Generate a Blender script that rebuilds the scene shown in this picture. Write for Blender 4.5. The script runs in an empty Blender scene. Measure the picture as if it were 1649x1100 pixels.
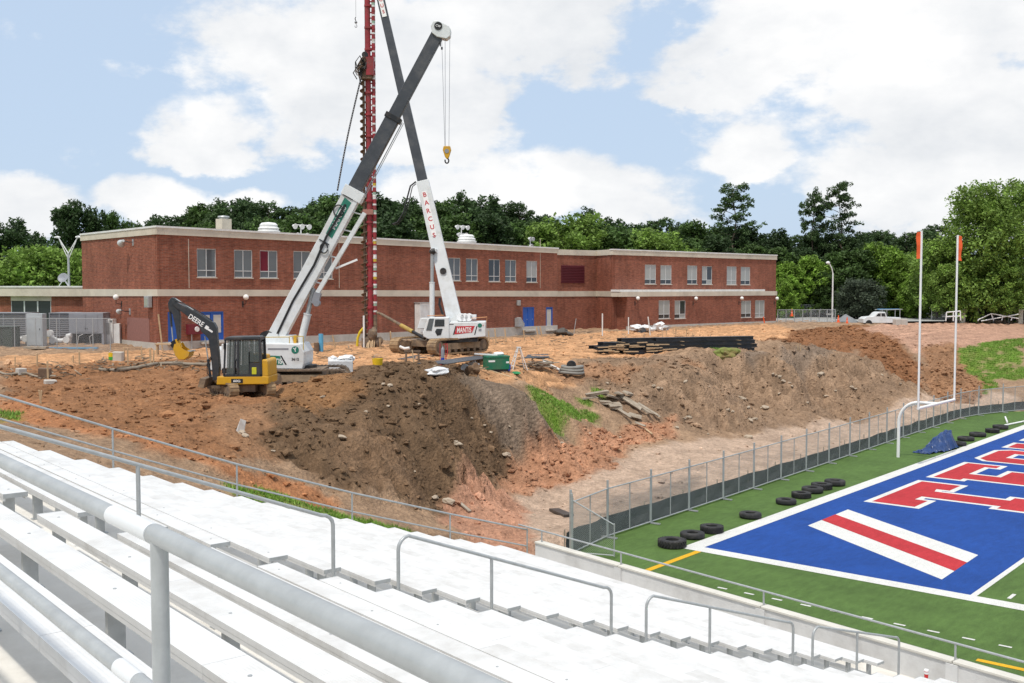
import bpy, bmesh, math, random
import numpy as np
from mathutils import Vector, Matrix, noise as mnoise
random.seed(7); RS = np.random.RandomState(11)
SC = bpy.context.scene
COL = SC.collection
R = math.radians
# ------------------------------------------------------------------ camera
CAM = np.array([-32.749, -18.756, 9.201]); FPX = 1705.7; PITCH = -0.05098; YAW = 0.7018
PW, PH = 1649.0, 1100.0
FWD = np.array([math.cos(YAW)*math.cos(PITCH), math.sin(YAW)*math.cos(PITCH), math.sin(PITCH)])
RGT = np.array([math.sin(YAW), -math.cos(YAW), 0.0])
UPV = np.cross(RGT, FWD)
cd = bpy.data.cameras.new('camera'); cam = bpy.data.objects.new('camera', cd); COL.objects.link(cam)
cd.sensor_width = 36.0; cd.lens = 36.0*FPX/PW; cd.clip_start = 0.05; cd.clip_end = 6000
cam.matrix_world = Matrix(((RGT[0], UPV[0], -FWD[0], CAM[0]), (RGT[1], UPV[1], -FWD[1], CAM[1]), (RGT[2], UPV[2], -FWD[2], CAM[2]), (0, 0, 0, 1)))
SC.camera = cam
# ------------------------------------------------------------------ sky, sun, exposure
SUN_HEAD, SUN_EL = R(196), R(66)
SC.view_settings.view_transform = 'Standard'; SC.view_settings.look = 'None'
SC.view_settings.exposure = 0.0; SC.view_settings.gamma = 1.0; SC.view_settings.use_curve_mapping = False
W = bpy.data.worlds.new('World'); SC.world = W; W.use_nodes = True
def build_world():
    nt = W.node_tree; nt.nodes.clear(); N = nt.nodes.new; L = nt.links.new
    def m(op, a, b=None, c=None):
        n = N('ShaderNodeMath'); n.operation = op
        for i, v in enumerate((a, b, c)):
            if v is None: continue
            if isinstance(v, (int, float)): n.inputs[i].default_value = v
            else: L(v, n.inputs[i])
        return n.outputs[0]
    out = N('ShaderNodeOutputWorld'); bg = N('ShaderNodeBackground'); L(bg.outputs[0], out.inputs[0])
    sky = N('ShaderNodeTexSky'); sky.sky_type = 'NISHITA'; sky.sun_disc = False
    sky.sun_elevation = SUN_EL; sky.sun_rotation = math.pi/2 - SUN_HEAD
    sky.air_density = 1.0; sky.dust_density = 1.6; sky.ozone_density = 1.2
    tc = N('ShaderNodeTexCoord'); sp = N('ShaderNodeSeparateXYZ'); L(tc.outputs['Generated'], sp.inputs[0])
    x, y, z = sp.outputs
    az = m('ARCTAN2', y, x); el = m('ARCSINE', z)
    # flatten the cloud pattern toward the horizon the way a layer of cumulus looks
    cx = N('ShaderNodeCombineXYZ'); L(m('MULTIPLY', az, 1.0), cx.inputs[0]); L(m('MULTIPLY', el, 1.7), cx.inputs[1])
    def fbm(scale, det, rough, off, dist=0.0):
        mp = N('ShaderNodeMapping'); mp.inputs['Location'].default_value = off; L(cx.outputs[0], mp.inputs[0])
        n = N('ShaderNodeTexNoise'); n.inputs['Scale'].default_value = scale; n.inputs['Detail'].default_value = det
        n.inputs['Roughness'].default_value = rough; n.inputs['Distortion'].default_value = dist; L(mp.outputs[0], n.inputs[0]); return n.outputs[0]
    n1 = fbm(7.0, 9, 0.58, (3.1, 1.7, 0)); n2 = fbm(26.0, 7, 0.6, (0.3, 5.2, 1.0)); n3 = fbm(3.2, 3, 0.5, (7.7, 2.2, 3.0)); n4 = fbm(5.5, 5, .5, (1.2, 9.1, 5.0), .4)
    def P(px, py):
        d = FWD*FPX + RGT*(px-824.5) - UPV*(py-550); d = d/np.linalg.norm(d); return math.atan2(d[1], d[0]), math.asin(d[2])
    # the cumulus groups standing over the wood
    blobs = [(580, 110, 310, 150), (640, 215, 230, 80), (850, 45, 240, 110), (330, 215, 110, 60), (760, 165, 120, 60), (1010, -60, 200, 110),
             (1440, 90, 330, 175), (1580, 240, 240, 150), (1330, 20, 260, 80), (1420, 300, 200, 80), (1135, 140, 70, 30), (1200, 240, 75, 52),
             (45, 340, 95, 65), (220, 335, 75, 58), (880, 310, 240, 75), (1010, 345, 120, 45), (360, 335, 90, 36), (700, 330, 150, 70)]
    azw = m('ADD', az, m('MULTIPLY', m('SUBTRACT', n4, 0.5), 0.16)); elw = m('ADD', el, m('MULTIPLY', m('SUBTRACT', n1, 0.5), 0.10))
    mask = None
    for px, py, rx, ry in blobs:
        a0, e0 = P(px, py); sx, sy = rx/FPX, ry/FPX
        dx = m('MULTIPLY', m('SUBTRACT', azw, a0), 1/sx); dy = m('MULTIPLY', m('SUBTRACT', elw, e0), 1/sy)
        b = m('SUBTRACT', 1.0, m('ADD', m('MULTIPLY', dx, dx), m('MULTIPLY', dy, dy)))
        b = m('MAXIMUM', b, -0.6)
        mask = b if mask is None else m('SMOOTH_MAX', mask, b, 0.35)
    # the same kind of cover carries on round the rest of the sky
    off = m('ABSOLUTE', m('SUBTRACT', az, YAW)); mr = N('ShaderNodeMapRange'); mr.interpolation_type = 'SMOOTHSTEP'
    mr.inputs[1].default_value = 0.50; mr.inputs[2].default_value = 0.75; L(off, mr.inputs[0])
    high = N('ShaderNodeMapRange'); high.interpolation_type = 'SMOOTHSTEP'; high.inputs[1].default_value = 0.30; high.inputs[2].default_value = 0.5; L(el, high.inputs[0])
    rest = m('MAXIMUM', mr.outputs[0], high.outputs[0])
    glob = m('MULTIPLY_ADD', n3, 5.0, -2.15)
    mx = N('ShaderNodeMix'); mx.data_type = 'FLOAT'; L(rest, mx.inputs[0]); L(mask, mx.inputs[2]); L(glob, mx.inputs[3])
    dens = m('ADD', m('ADD', m('MULTIPLY', mx.outputs[0], 0.95), m('MULTIPLY', m('SUBTRACT', n1, 0.5), 2.5)), m('MULTIPLY', m('SUBTRACT', n2, 0.5), 1.1))
    cov = N('ShaderNodeMapRange'); cov.interpolation_type = 'SMOOTHSTEP'; cov.inputs[1].default_value = 0.0; cov.inputs[2].default_value = 0.55; L(dens, cov.inputs[0])
    sh = N('ShaderNodeMapRange'); sh.inputs[1].default_value = 0.36; sh.inputs[2].default_value = 0.62; L(m('ADD', m('MULTIPLY', n4, 0.75), m('MULTIPLY', n2, 0.25)), sh.inputs[0])
    cc = N('ShaderNodeMix'); cc.data_type = 'RGBA'; L(sh.outputs[0], cc.inputs[0]); cc.inputs[6].default_value = (0.82, 0.85, 0.89, 1); cc.inputs[7].default_value = (1.08, 1.08, 1.08, 1)
    sk = N('ShaderNodeMix'); sk.data_type = 'RGBA'; sk.blend_type = 'MULTIPLY'; sk.inputs[0].default_value = 1; L(sky.outputs[0], sk.inputs[6]); sk.inputs[7].default_value = (0.118, 0.112, 0.108, 1)
    # thin high veil makes the blue pale
    ve = N('ShaderNodeMix'); ve.data_type = 'RGBA'; ve.inputs[0].default_value = 0.80; L(sk.outputs[2], ve.inputs[6]); ve.inputs[7].default_value = (0.64, 0.80, 1.02, 1)
    fin = N('ShaderNodeMix'); fin.data_type = 'RGBA'; L(cov.outputs[0], fin.inputs[0]); L(ve.outputs[2], fin.inputs[6]); L(cc.outputs[2], fin.inputs[7])
    L(fin.outputs[2], bg.inputs[0]); bg.inputs[1].default_value = 0.95
build_world()
sd = bpy.data.lights.new('sun', 'SUN'); sun = bpy.data.objects.new('sun', sd); COL.objects.link(sun)
sd.energy = 3.1; sd.angle = R(3.0); sd.color = (1.0, 0.94, 0.84)
_sd = Vector((math.cos(SUN_HEAD)*math.cos(SUN_EL), math.sin(SUN_HEAD)*math.cos(SUN_EL), math.sin(SUN_EL)))
sun.rotation_euler = _sd.to_track_quat('Z', 'Y').to_euler(); sun.location = (0, 0, 60)
# ------------------------------------------------------------------ helpers: pixels to places
def ray(px, py):
    d = FWD*FPX + RGT*(px-824.5) - UPV*(py-550); return d/(d@FWD)
def gz(px, py, z):
    d = ray(px, py); return CAM + d*((z-CAM[2])/d[2])
def dep(px, py, D): return CAM + ray(px, py)*D
def to_px(P):
    d = np.asarray(P, float)-CAM; z = d@FWD
    return 824.5+FPX*(d@RGT)/z, 550-FPX*(d@UPV)/z
# ------------------------------------------------------------------ helpers: meshes
class MB:
    def __init__(s): s.v = []; s.f = []
    def add(s, vs, fs):
        o = len(s.v); s.v.extend([tuple(map(float, p)) for p in vs]); s.f.extend([tuple(i+o for i in f) for f in fs]); return s
    def box(s, c, d, rz=0.0, M=None):
        x, y, z = d[0]/2, d[1]/2, d[2]/2
        vs = [Vector(p) for p in ((-x,-y,-z),(x,-y,-z),(x,y,-z),(-x,y,-z),(-x,-y,z),(x,-y,z),(x,y,z),(-x,y,z))]
        rot = M if M is not None else Matrix.Rotation(rz, 3, 'Z')
        vs = [rot @ p + Vector(c) for p in vs]
        return s.add(vs, [(0,3,2,1),(4,5,6,7),(0,1,5,4),(1,2,6,5),(2,3,7,6),(3,0,4,7)])
    def b2(s, x0, x1, y0, y1, z0, z1): return s.box(((x0+x1)/2,(y0+y1)/2,(z0+z1)/2), (x1-x0,y1-y0,z1-z0))
    def bar(s, p, q, w, h, up=(0,0,1)):
        p, q = Vector(p), Vector(q); a = (q-p); L = a.length; a.normalize(); u = Vector(up)
        if abs(a.dot(u)) > 0.98: u = Vector((0,1,0))
        r = a.cross(u).normalized(); u = r.cross(a)
        vs = []
        for e in (p, q):
            for i, j in ((-1,-1),(1,-1),(1,1),(-1,1)): vs.append(e + r*(w/2*i) + u*(h/2*j))
        return s.add(vs, [(0,1,2,3),(7,6,5,4),(0,4,5,1),(1,5,6,2),(2,6,7,3),(3,7,4,0)])
    def tube(s, pts, r, n=8, caps=True):
        pts = [Vector(p) for p in pts]; rr = r if isinstance(r, (list, tuple)) else [r]*len(pts)
        rings = []; prev = None
        for i, p in enumerate(pts):
            t = (pts[min(i+1, len(pts)-1)] - pts[max(i-1, 0)]).normalized()
            if prev is None:
                u = Vector((0,0,1)) if abs(t.z) < 0.9 else Vector((1,0,0)); u = (u - t*u.dot(t)).normalized()
            else: u = (prev - t*prev.dot(t)).normalized()
            prev = u; w = t.cross(u)
            rings.append([p + (u*math.cos(2*math.pi*k/n) + w*math.sin(2*math.pi*k/n))*rr[i] for k in range(n)])
        vs = [q for g in rings for q in g]; fs = []
        for i in range(len(pts)-1):
            for k in range(n): fs.append((i*n+k, i*n+(k+1)%n, (i+1)*n+(k+1)%n, (i+1)*n+k))
        if caps: fs.append(tuple(range(n-1, -1, -1))); fs.append(tuple((len(pts)-1)*n+k for k in range(n)))
        return s.add(vs, fs)
    def prism(s, poly, y0, y1):           # outline in x,z pushed along y
        n = len(poly); ar = sum(poly[i][0]*poly[(i+1)%n][1]-poly[(i+1)%n][0]*poly[i][1] for i in range(n))
        if ar < 0: poly = poly[::-1]
        vs = [(p[0], y0, p[1]) for p in poly] + [(p[0], y1, p[1]) for p in poly]
        fs = [tuple(range(n)), tuple(range(2*n-1, n-1, -1))] + [(i, i+n, (i+1)%n+n, (i+1)%n) for i in range(n)]
        return s.add(vs, fs)
    def slab(s, poly, z0, z1):            # outline in x,y pushed along z
        n = len(poly); ar = sum(poly[i][0]*poly[(i+1)%n][1]-poly[(i+1)%n][0]*poly[i][1] for i in range(n))
        if ar < 0: poly = poly[::-1]
        vs = [(p[0], p[1], z0) for p in poly] + [(p[0], p[1], z1) for p in poly]
        fs = [tuple(range(n-1, -1, -1)), tuple(range(n, 2*n))] + [(i, (i+1)%n, (i+1)%n+n, i+n) for i in range(n)]
        return s.add(vs, fs)
    def sheet(s, poly, z):
        n = len(poly); ar = sum(poly[i][0]*poly[(i+1)%n][1]-poly[(i+1)%n][0]*poly[i][1] for i in range(n))
        if ar < 0: poly = poly[::-1]
        return s.add([(p[0], p[1], z) for p in poly], [tuple(range(n))])
    def lathe(s, prof, c=(0,0,0), n=16, axis='z'):
        vs = []; m = len(prof)
        for k in range(n):
            a = 2*math.pi*k/n
            for r, h in prof:
                p = (r*math.cos(a), r*math.sin(a), h) if axis == 'z' else ((r*math.cos(a), h, r*math.sin(a)) if axis == 'y' else (h, r*math.cos(a), r*math.sin(a)))
                vs.append((p[0]+c[0], p[1]+c[1], p[2]+c[2]))
        fs = []
        for k in range(n):
            for i in range(m-1): fs.append((k*m+i, ((k+1)%n)*m+i, ((k+1)%n)*m+i+1, k*m+i+1))
        return s.add(vs, fs)
    def lump(s, c, r, seed=0, sub=1, sq=1.0, rough=0.3):
        bm = bmesh.new(); bmesh.ops.create_icosphere(bm, subdivisions=sub, radius=1.0)
        rd = random.Random(seed); off = Vector((rd.random()*50, rd.random()*50, rd.random()*50)); rz = Matrix.Rotation(rd.random()*6.3, 3, 'Z')
        r3 = r if isinstance(r, (tuple, list)) else (r, r, r*sq)
        vs = []
        for v in bm.verts:
            k = 1 + rough*mnoise.noise(v.co*1.3+off)*1.6
            vs.append(rz @ Vector((v.co.x*r3[0]*k, v.co.y*r3[1]*k, v.co.z*r3[2]*k)) + Vector(c))
        bm.verts.index_update(); s.add(vs, [tuple(v.index for v in f.verts) for f in bm.faces]); bm.free(); return s
    def mesh(s, name, mat=None, smooth=False):
        me = bpy.data.meshes.new(name); me.from_pydata(s.v, [], s.f); me.update()
        if mat is not None: me.materials.append(mat)
        if smooth:
            me.polygons.foreach_set('use_smooth', [True]*len(me.polygons))
            try: me.set_sharp_from_angle(angle=R(40))
            except Exception: pass
        return me
    def build(s, name, mat, parent=None, smooth=False, bevel=0.0, loc=None, rotz=None):
        bm_fix = s.mesh(name, mat, smooth)
        b = bmesh.new(); b.from_mesh(bm_fix); bmesh.ops.recalc_face_normals(b, faces=b.faces); b.to_mesh(bm_fix); b.free()
        o = bpy.data.objects.new(name, bm_fix); COL.objects.link(o)
        if parent is not None: o.parent = parent
        if loc is not None: o.location = loc
        if rotz is not None: o.rotation_euler = (0, 0, rotz)
        if bevel > 0:
            md = o.modifiers.new('bevel', 'BEVEL'); md.width = bevel; md.segments = 2; md.limit_method = 'ANGLE'; md.angle_limit = R(35)
        return o
def tag(o, label=None, cat=None, group=None, kind=None):
    if label: o['label'] = label
    if cat: o['category'] = cat
    if group: o['group'] = group
    if kind: o['kind'] = kind
    return o
def thing(name, label, cat, loc=(0,0,0), rotz=0.0, group=None):
    o = bpy.data.objects.new(name, None); COL.objects.link(o); o.empty_display_size = 0.2
    o.location = tuple(map(float, loc)); o.rotation_euler = (0, 0, rotz); return tag(o, label, cat, group)
def link_mesh(name, me, parent=None, loc=(0,0,0), rot=(0,0,0), scale=(1,1,1)):
    o = bpy.data.objects.new(name, me); COL.objects.link(o); o.parent = parent
    o.location = tuple(map(float, loc)); o.rotation_euler = rot; o.scale = scale; return o
def copy_tree(o, parent=None):
    c = o.copy(); COL.objects.link(c); c.parent = parent
    for ch in list(o.children): copy_tree(ch, c)
    return c
IMG = YAW - math.pi/2          # rotation that lays local x along the picture's right, local y away
def text_part(body, mat, parent, origin, xdir, updir, height, name='lettering', width=None, shear=0.0, thick=0.004):
    cu = bpy.data.curves.new(name, 'FONT'); cu.body = body; cu.align_x = 'CENTER'; cu.align_y = 'CENTER'; cu.shear = shear; cu.extrude = thick; cu.offset = 0.018
    tmp = bpy.data.objects.new('tmp', cu); COL.objects.link(tmp); bpy.context.view_layer.update()
    dg = bpy.context.evaluated_depsgraph_get(); me = bpy.data.meshes.new_from_object(tmp.evaluated_get(dg)); bpy.data.objects.remove(tmp)
    co = np.zeros(len(me.vertices)*3); me.vertices.foreach_get('co', co); co = co.reshape(-1, 3)
    h = np.ptp(co[:,1]); w = np.ptp(co[:,0]); co[:,:2] -= (co[:,:2].max(0)+co[:,:2].min(0))/2
    co[:,1] *= height/h; co[:,0] *= (width/w if width else height/h)
    X = np.array(Vector(xdir).normalized()); U = np.array(Vector(updir).normalized()); Nn = np.cross(X, U)
    co = np.array(origin) + co[:,:1]*X + co[:,1:2]*U + co[:,2:3]*Nn
    me.vertices.foreach_set('co', co.ravel()); me.materials.clear(); me.materials.append(mat); me.update()
    o = bpy.data.objects.new(name, me); COL.objects.link(o); o.parent = parent; return o
# ------------------------------------------------------------------ helpers: materials
MATS = {}
def mat(name, col, rough=0.6, metal=0.0, var=0.12, scale=2.0, bump=0.0, bscale=12.0, spec=0.4, dirt=None, dscale=1.0, coat=0.0):
    if name in MATS: return MATS[name]
    m = bpy.data.materials.new(name); m.use_nodes = True; nt = m.node_tree; N = nt.nodes.new; L = nt.links.new
    b = nt.nodes['Principled BSDF']; b.inputs['Roughness'].default_value = rough; b.inputs['Metallic'].default_value = metal
    b.inputs['Specular IOR Level'].default_value = spec; b.inputs['Coat Weight'].default_value = coat
    tc = N('ShaderNodeTexCoord'); oi = N('ShaderNodeObjectInfo')
    va = N('ShaderNodeVectorMath'); va.operation = 'MULTIPLY_ADD'; L(oi.outputs['Random'], va.inputs[0]); va.inputs[1].default_value = (37, 53, 71); L(tc.outputs['Object'], va.inputs[2])
    n = N('ShaderNodeTexNoise'); n.inputs['Scale'].default_value = scale; n.inputs['Detail'].default_value = 6; n.inputs['Roughness'].default_value = 0.65; L(va.outputs[0], n.inputs[0])
    mr = N('ShaderNodeMapRange'); mr.inputs[1].default_value = 0.25; mr.inputs[2].default_value = 0.75; mr.inputs[3].default_value = 1-var; mr.inputs[4].default_value = 1+var; L(n.outputs[0], mr.inputs[0])
    mx = N('ShaderNodeMix'); mx.data_type = 'RGBA'; mx.blend_type = 'MULTIPLY'; mx.inputs[0].default_value = 1; mx.inputs[6].default_value = (*col, 1); L(mr.outputs[0], mx.inputs[7])
    colout = mx.outputs[2]
    if dirt is not None:
        n2 = N('ShaderNodeTexNoise'); n2.inputs['Scale'].default_value = dscale; n2.inputs['Detail'].default_value = 8; n2.inputs['Roughness'].default_value = 0.7; L(va.outputs[0], n2.inputs[0])
        m2 = N('ShaderNodeMapRange'); m2.inputs[1].default_value = 0.48; m2.inputs[2].default_value = 0.68; m2.inputs[4].default_value = dirt[3]; L(n2.outputs[0], m2.inputs[0])
        mm = N('ShaderNodeMix'); mm.data_type = 'RGBA'; L(m2.outputs[0], mm.inputs[0]); L(colout, mm.inputs[6]); mm.inputs[7].default_value = (*dirt[:3], 1); colout = mm.outputs[2]
    L(colout, b.inputs['Base Color'])
    r2 = N('ShaderNodeMapRange'); r2.inputs[3].default_value = max(0.02, rough-0.08); r2.inputs[4].default_value = min(1, rough+0.08); L(n.outputs[0], r2.inputs[0]); L(r2.outputs[0], b.inputs['Roughness'])
    if bump > 0:
        nb = N('ShaderNodeTexNoise'); nb.inputs['Scale'].default_value = bscale; nb.inputs['Detail'].default_value = 6; L(va.outputs[0], nb.inputs[0])
        bp = N('ShaderNodeBump'); bp.inputs['Strength'].default_value = bump; bp.inputs['Distance'].default_value = 0.02; L(nb.outputs[0], bp.inputs['Height']); L(bp.outputs[0], b.inputs['Normal'])
    MATS[name] = m; return m
def ribbed(m, axis=1, pitch=.0215, depth=.0006):
    nt = m.node_tree; N = nt.nodes.new; L = nt.links.new; b = nt.nodes['Principled BSDF']; tc = N('ShaderNodeTexCoord'); sp = N('ShaderNodeSeparateXYZ'); L(tc.outputs['Object'], sp.inputs[0]); s = N('ShaderNodeMath'); s.operation = 'MULTIPLY'; L(sp.outputs[axis], s.inputs[0]); s.inputs[1].default_value = 6.2832/pitch; w = N('ShaderNodeMath'); w.operation = 'SINE'; L(s.outputs[0], w.inputs[0]); bp = N('ShaderNodeBump'); bp.inputs['Strength'].default_value = .8; bp.inputs['Distance'].default_value = depth; L(w.outputs[0], bp.inputs['Height'])
    if b.inputs['Normal'].links: L(b.inputs['Normal'].links[0].from_socket, bp.inputs['Normal'])
    L(bp.outputs[0], b.inputs['Normal'])
WHITE = mat('white_paint', (0.74, 0.75, 0.75), 0.4, dirt=(0.42, 0.36, 0.28, 0.35), dscale=1.3)
CRANEWHITE = mat('crane_white', (0.70, 0.73, 0.75), 0.35, var=0.06, dirt=(0.40, 0.36, 0.30, 0.45), dscale=0.9)
GALV = mat('galvanised_steel', (0.40, 0.42, 0.43), 0.45, 0.3, var=0.16, scale=9, bump=0.05, bscale=60)
ALU = mat('bleacher_aluminium', (0.72, 0.72, 0.715), 0.42, 0.12, var=0.07, scale=3, dirt=(0.46, 0.44, 0.41, 0.55), dscale=1.3, bump=0.04, bscale=50); ribbed(ALU)
CONC = mat('concrete', (0.50, 0.47, 0.43), 0.85, var=0.16, scale=1.5, bump=0.25, bscale=30, dirt=(0.33, 0.29, 0.24, 0.5), dscale=0.8)
CONCW = mat('pale_concrete', (0.60, 0.60, 0.60), 0.85, var=0.10, scale=1.2, bump=0.2, bscale=30, dirt=(0.42, 0.41, 0.40, 0.7), dscale=0.7)
CREAM = mat('cream_cast_stone', (0.60, 0.55, 0.46), 0.8, var=0.12, scale=0.6, bump=0.1, bscale=20, dirt=(0.36, 0.32, 0.26, 0.5), dscale=0.5)
BLACK = mat('black_metal', (0.022, 0.024, 0.028), 0.4, 0.2, dirt=(0.16, 0.12, 0.09, 0.35), dscale=2)
DARKGREY = mat('dark_grey_paint', (0.035, 0.042, 0.050), 0.38, 0.1, dirt=(0.15, 0.12, 0.10, 0.3), dscale=1.5)
BOOMGREY = mat('boom_charcoal', (0.060, 0.066, 0.078), 0.4, 0.1, var=0.2, scale=1.2, dirt=(0.16, 0.15, 0.14, 0.35), dscale=1.2)
YELLOW = mat('machine_yellow', (0.62, 0.34, 0.02), 0.42, dirt=(0.28, 0.17, 0.08, 0.5), dscale=2)
MUD = mat('muddy_steel', (0.16, 0.12, 0.09), 0.85, 0.1, var=0.35, scale=3, bump=0.5, bscale=16, dirt=(0.34, 0.24, 0.15, 0.9), dscale=1.8)
RUST = mat('rusty_steel', (0.17, 0.115, 0.08), 0.8, 0.2, var=0.35, scale=4, bump=0.3, bscale=20)
TREAD = mat('clay_caked_track', (0.34, 0.23, 0.13), 0.9, 0.0, var=0.3, scale=2.5, bump=0.6, bscale=14, dirt=(0.14, 0.10, 0.075, 0.8), dscale=1.6)
LEADRED = mat('lead_red', (0.30, 0.030, 0.042), 0.55, var=0.35, scale=2, dirt=(0.14, 0.08, 0.06, 0.7), dscale=1.6)
WOOD = mat('raw_timber', (0.46, 0.33, 0.20), 0.8, var=0.22, scale=5)
WOODGREY = mat('weathered_timber', (0.34, 0.29, 0.23), 0.85, var=0.3, scale=4, bump=0.3)
RUBBER = mat('tyre_rubber', (0.022, 0.022, 0.024), 0.75, var=0.3, scale=4, bump=0.2, bscale=30, dirt=(0.10, 0.09, 0.08, 0.5), dscale=3)
ORANGE = mat('safety_orange', (0.80, 0.12, 0.03), 0.6)
BLUEDOOR = mat('blue_door_paint', (0.02, 0.10, 0.42), 0.45)
HVACG = mat('unit_grey', (0.27, 0.28, 0.31), 0.55, 0.2, var=0.08)
HOSE = mat('hose_black', (0.02, 0.02, 0.022), 0.5)
WHITEP = mat('decal_white', (0.82, 0.82, 0.82), 0.5, var=0.03)
REDP = mat('decal_red', (0.50, 0.03, 0.04), 0.5, var=0.08)
GREENP = mat('decal_green', (0.02, 0.17, 0.12), 0.5, var=0.08)
BLACKP = mat('decal_black', (0.02, 0.02, 0.02), 0.5, var=0.03)
def glass(name, col, rough=0.06, alpha=None):
    m = bpy.data.materials.new(name); m.use_nodes = True; b = m.node_tree.nodes['Principled BSDF']
    b.inputs['Base Color'].default_value = (*col, 1); b.inputs['Roughness'].default_value = rough; b.inputs['Specular IOR Level'].default_value = 0.7
    if alpha is not None: b.inputs['Alpha'].default_value = alpha
    return m
GLASS = glass('window_glass', (0.10, 0.115, 0.125)); GLASSD = glass('dark_glass', (0.03, 0.035, 0.04)); GLASSB = glass('glass_over_blind', (0.34, 0.35, 0.34), 0.12); CABGLASS = glass('cab_glass', (0.10, 0.13, 0.13), 0.04, 0.55)
# ------------------------------------------------------------------ the stand's own frame (rows along A, steps down along B)
AH = R(79.4); AV = np.array([math.cos(AH), math.sin(AH)]); BV = np.array([AV[1], -AV[0]])
def SP(s, t, z): p = CAM[:2] + s*AV + t*BV; return (p[0], p[1], z)
def seat_z(k): return 7.63 - 0.312*k + 0.00215*k*k
def stand_z(t):                       # smooth tread level at distance t
    k = (t-1.32)/0.762; return seat_z(max(-1.2, min(k, 25.5))) - 0.43
# ------------------------------------------------------------------ ground shape
CP = []
def cpx(px, py, z): p = gz(px, py, z); CP.append((p[0], p[1], z))
for t in (0, 3, 6, 9, 12, 15, 18, 20.5): q = SP(25.7, t, 0); CP.append((q[0], q[1], stand_z(t)-0.35))
for a in [(690,592,5.45),(640,592,5.5),(600,595,5.4),(560,604,5.05),(520,610,4.75),(480,622,4.4),(440,640,4.45),(740,600,5.2),(800,640,3.9),(880,692,2.0),(695,690,3.35),(620,660,4.1),
          (560,720,3.3),(500,690,3.95),(540,800,2.1),(470,745,3.1),(420,770,3.2),(330,735,4.0),(400,700,3.95),(300,690,4.3),(200,650,4.7),(100,640,4.9),(780,760,1.0),(700,812,0.9),(740,760,1.7),(800,800,0.3),
          (900,650,3.1),(850,634,4.0),(945,688,1.5),(900,705,1.35),(960,692,1.5),(1080,682,1.2),(850,740,1.0),(1000,722,0.5),(870,765,0.5),(800,720,1.7),
          (1100,600,3.85),(1000,602,3.8),(1000,650,2.3),(1100,645,2.2),(1200,585,3.9),(1200,640,1.6),(1300,600,2.9),(1300,640,1.1),(1400,590,2.9),(1400,630,0.8),(1500,590,2.4),(1550,600,1.7),(1480,550,3.9),(1600,560,3.5)]: cpx(*a)
CP += [(-40,16,6.2),(-30,20,5.4),(-23,11,5.2),(-17,11,4.6),(-20,20,4.8),(-12,17,4.5),(-12,25,4.6),(-5,20.5,4.5),(-8,37,4.8),(-25,35,5.0),(-25,55,5.3),(0,45,4.95),(8,45,4.85),(-15,46,5.15),(20,44,4.75),
       (33,44,4.65),(46,45,4.6),(60,48,4.9),(84,40,5.0),(70,42,5.0),(0.7,23.5,4.3),(2,26,4.4),(5,32,4.8),(17,28,4.85),(18,38,5.0),(30,34,4.9),(27,24,4.65),(40,30,4.8),(40,21,4.5),(12,20.5,4.55),(22,20.5,4.5),(50,23,4.6),(60,26,4.6),
       (75,24,4.5),(60,35,4.8),(90,30,4.8),(110,26,4.6),(120,20,4.5),(130,40,4.8),(20,50,5.2),(90,55,5.0),(130,60,4.9),(38,13,0.45),(53,11,0.5),(15,13,0.8),(25,12.5,0.5),(5,7,0.05),(15,7,0.08),(25,8,0.1),(40,8,0.12),
       (50,7,0.15),(0,6.3,0.1),(10,10,0.15),(20,10,0.2),(32,10.5,0.2),(-4,6,0.25),(57,3,0.5),(62,8,1.6),(74,10,3.4),(70,4,2.4),(80,0,3.4),(62,-6,0.9),(90,10,4.0),(120,5,4.5),(100,-10,4.5),(-45,40,5.8),(-50,60,5.6)]
for a in [(960,580,4.35),(1040,580,4.3),(1120,578,4.3),(1200,573,4.35),(1260,566,4.4)]: cpx(*a)
for px_ in (960, 1020, 1080, 1140, 1200, 1260):
    for D_, z_ in ((74.0, 4.5), (79.0, 4.6), (86.0, 4.72)):
        q = dep(px_, 463, D_); CP.append((q[0], q[1], z_-(.12 if px_ > 1180 and D_ < 80 else 0)))
for px_ in (500, 560, 620, 680, 740, 800):
    for D_ in (53.0, 57.0):
        q = dep(px_, 463, D_); CP.append((q[0], q[1], 4.35 if D_ < 55 else 4.5))
CP = np.array(CP)
def tps_fit(P):
    n = len(P); d = np.hypot(P[:,None,0]-P[None,:,0], P[:,None,1]-P[None,:,1]); K = np.where(d > 0, d*d*np.log(d+1e-9), 0)
    A = np.zeros((n+3, n+3)); A[:n,:n] = K + np.eye(n)*0.8; A[:n,n] = 1; A[:n,n+1:] = P[:,:2]; A[n,:n] = 1; A[n+1:,:n] = P[:,:2].T
    return np.linalg.solve(A, np.concatenate([P[:,2], np.zeros(3)]))
TW = tps_fit(CP)
def tps(x, y):
    x = np.atleast_1d(x).astype(float); y = np.atleast_1d(y).astype(float); z = TW[-3] + TW[-2]*x + TW[-1]*y
    for (a, b, _), w in zip(CP, TW[:-3]):
        d2 = (x-a)**2+(y-b)**2; z = z + w*0.5*d2*np.log(d2+1e-12)
    return z
def axis(segs):
    out = []
    for a, b, st in segs: out += list(np.arange(a, b-1e-6, st))
    return out
GX = np.array([-3000,-900,-350,-160,-90,-64]+axis([(-48,-28,1.2),(-28,60,0.25),(60,100,0.6),(100,150,1.6)])+[150,165,190,240,350,600,1200,3000])
GY = np.array([-3000,-800,-250,-100,-60,-40,-28,-20,-14,-9,-5,-2,0.5,2.2]+axis([(3,30,0.25),(30,56,0.5),(56,90,1.7)])+[90,110,150,220,400,900,3000])
NX, NY = len(GX), len(GY)
XX, YY = np.meshgrid(GX, GY, indexing='ij')
cx_, cy_ = np.clip(XX, -50, 135), np.clip(YY, -12, 60)
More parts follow.
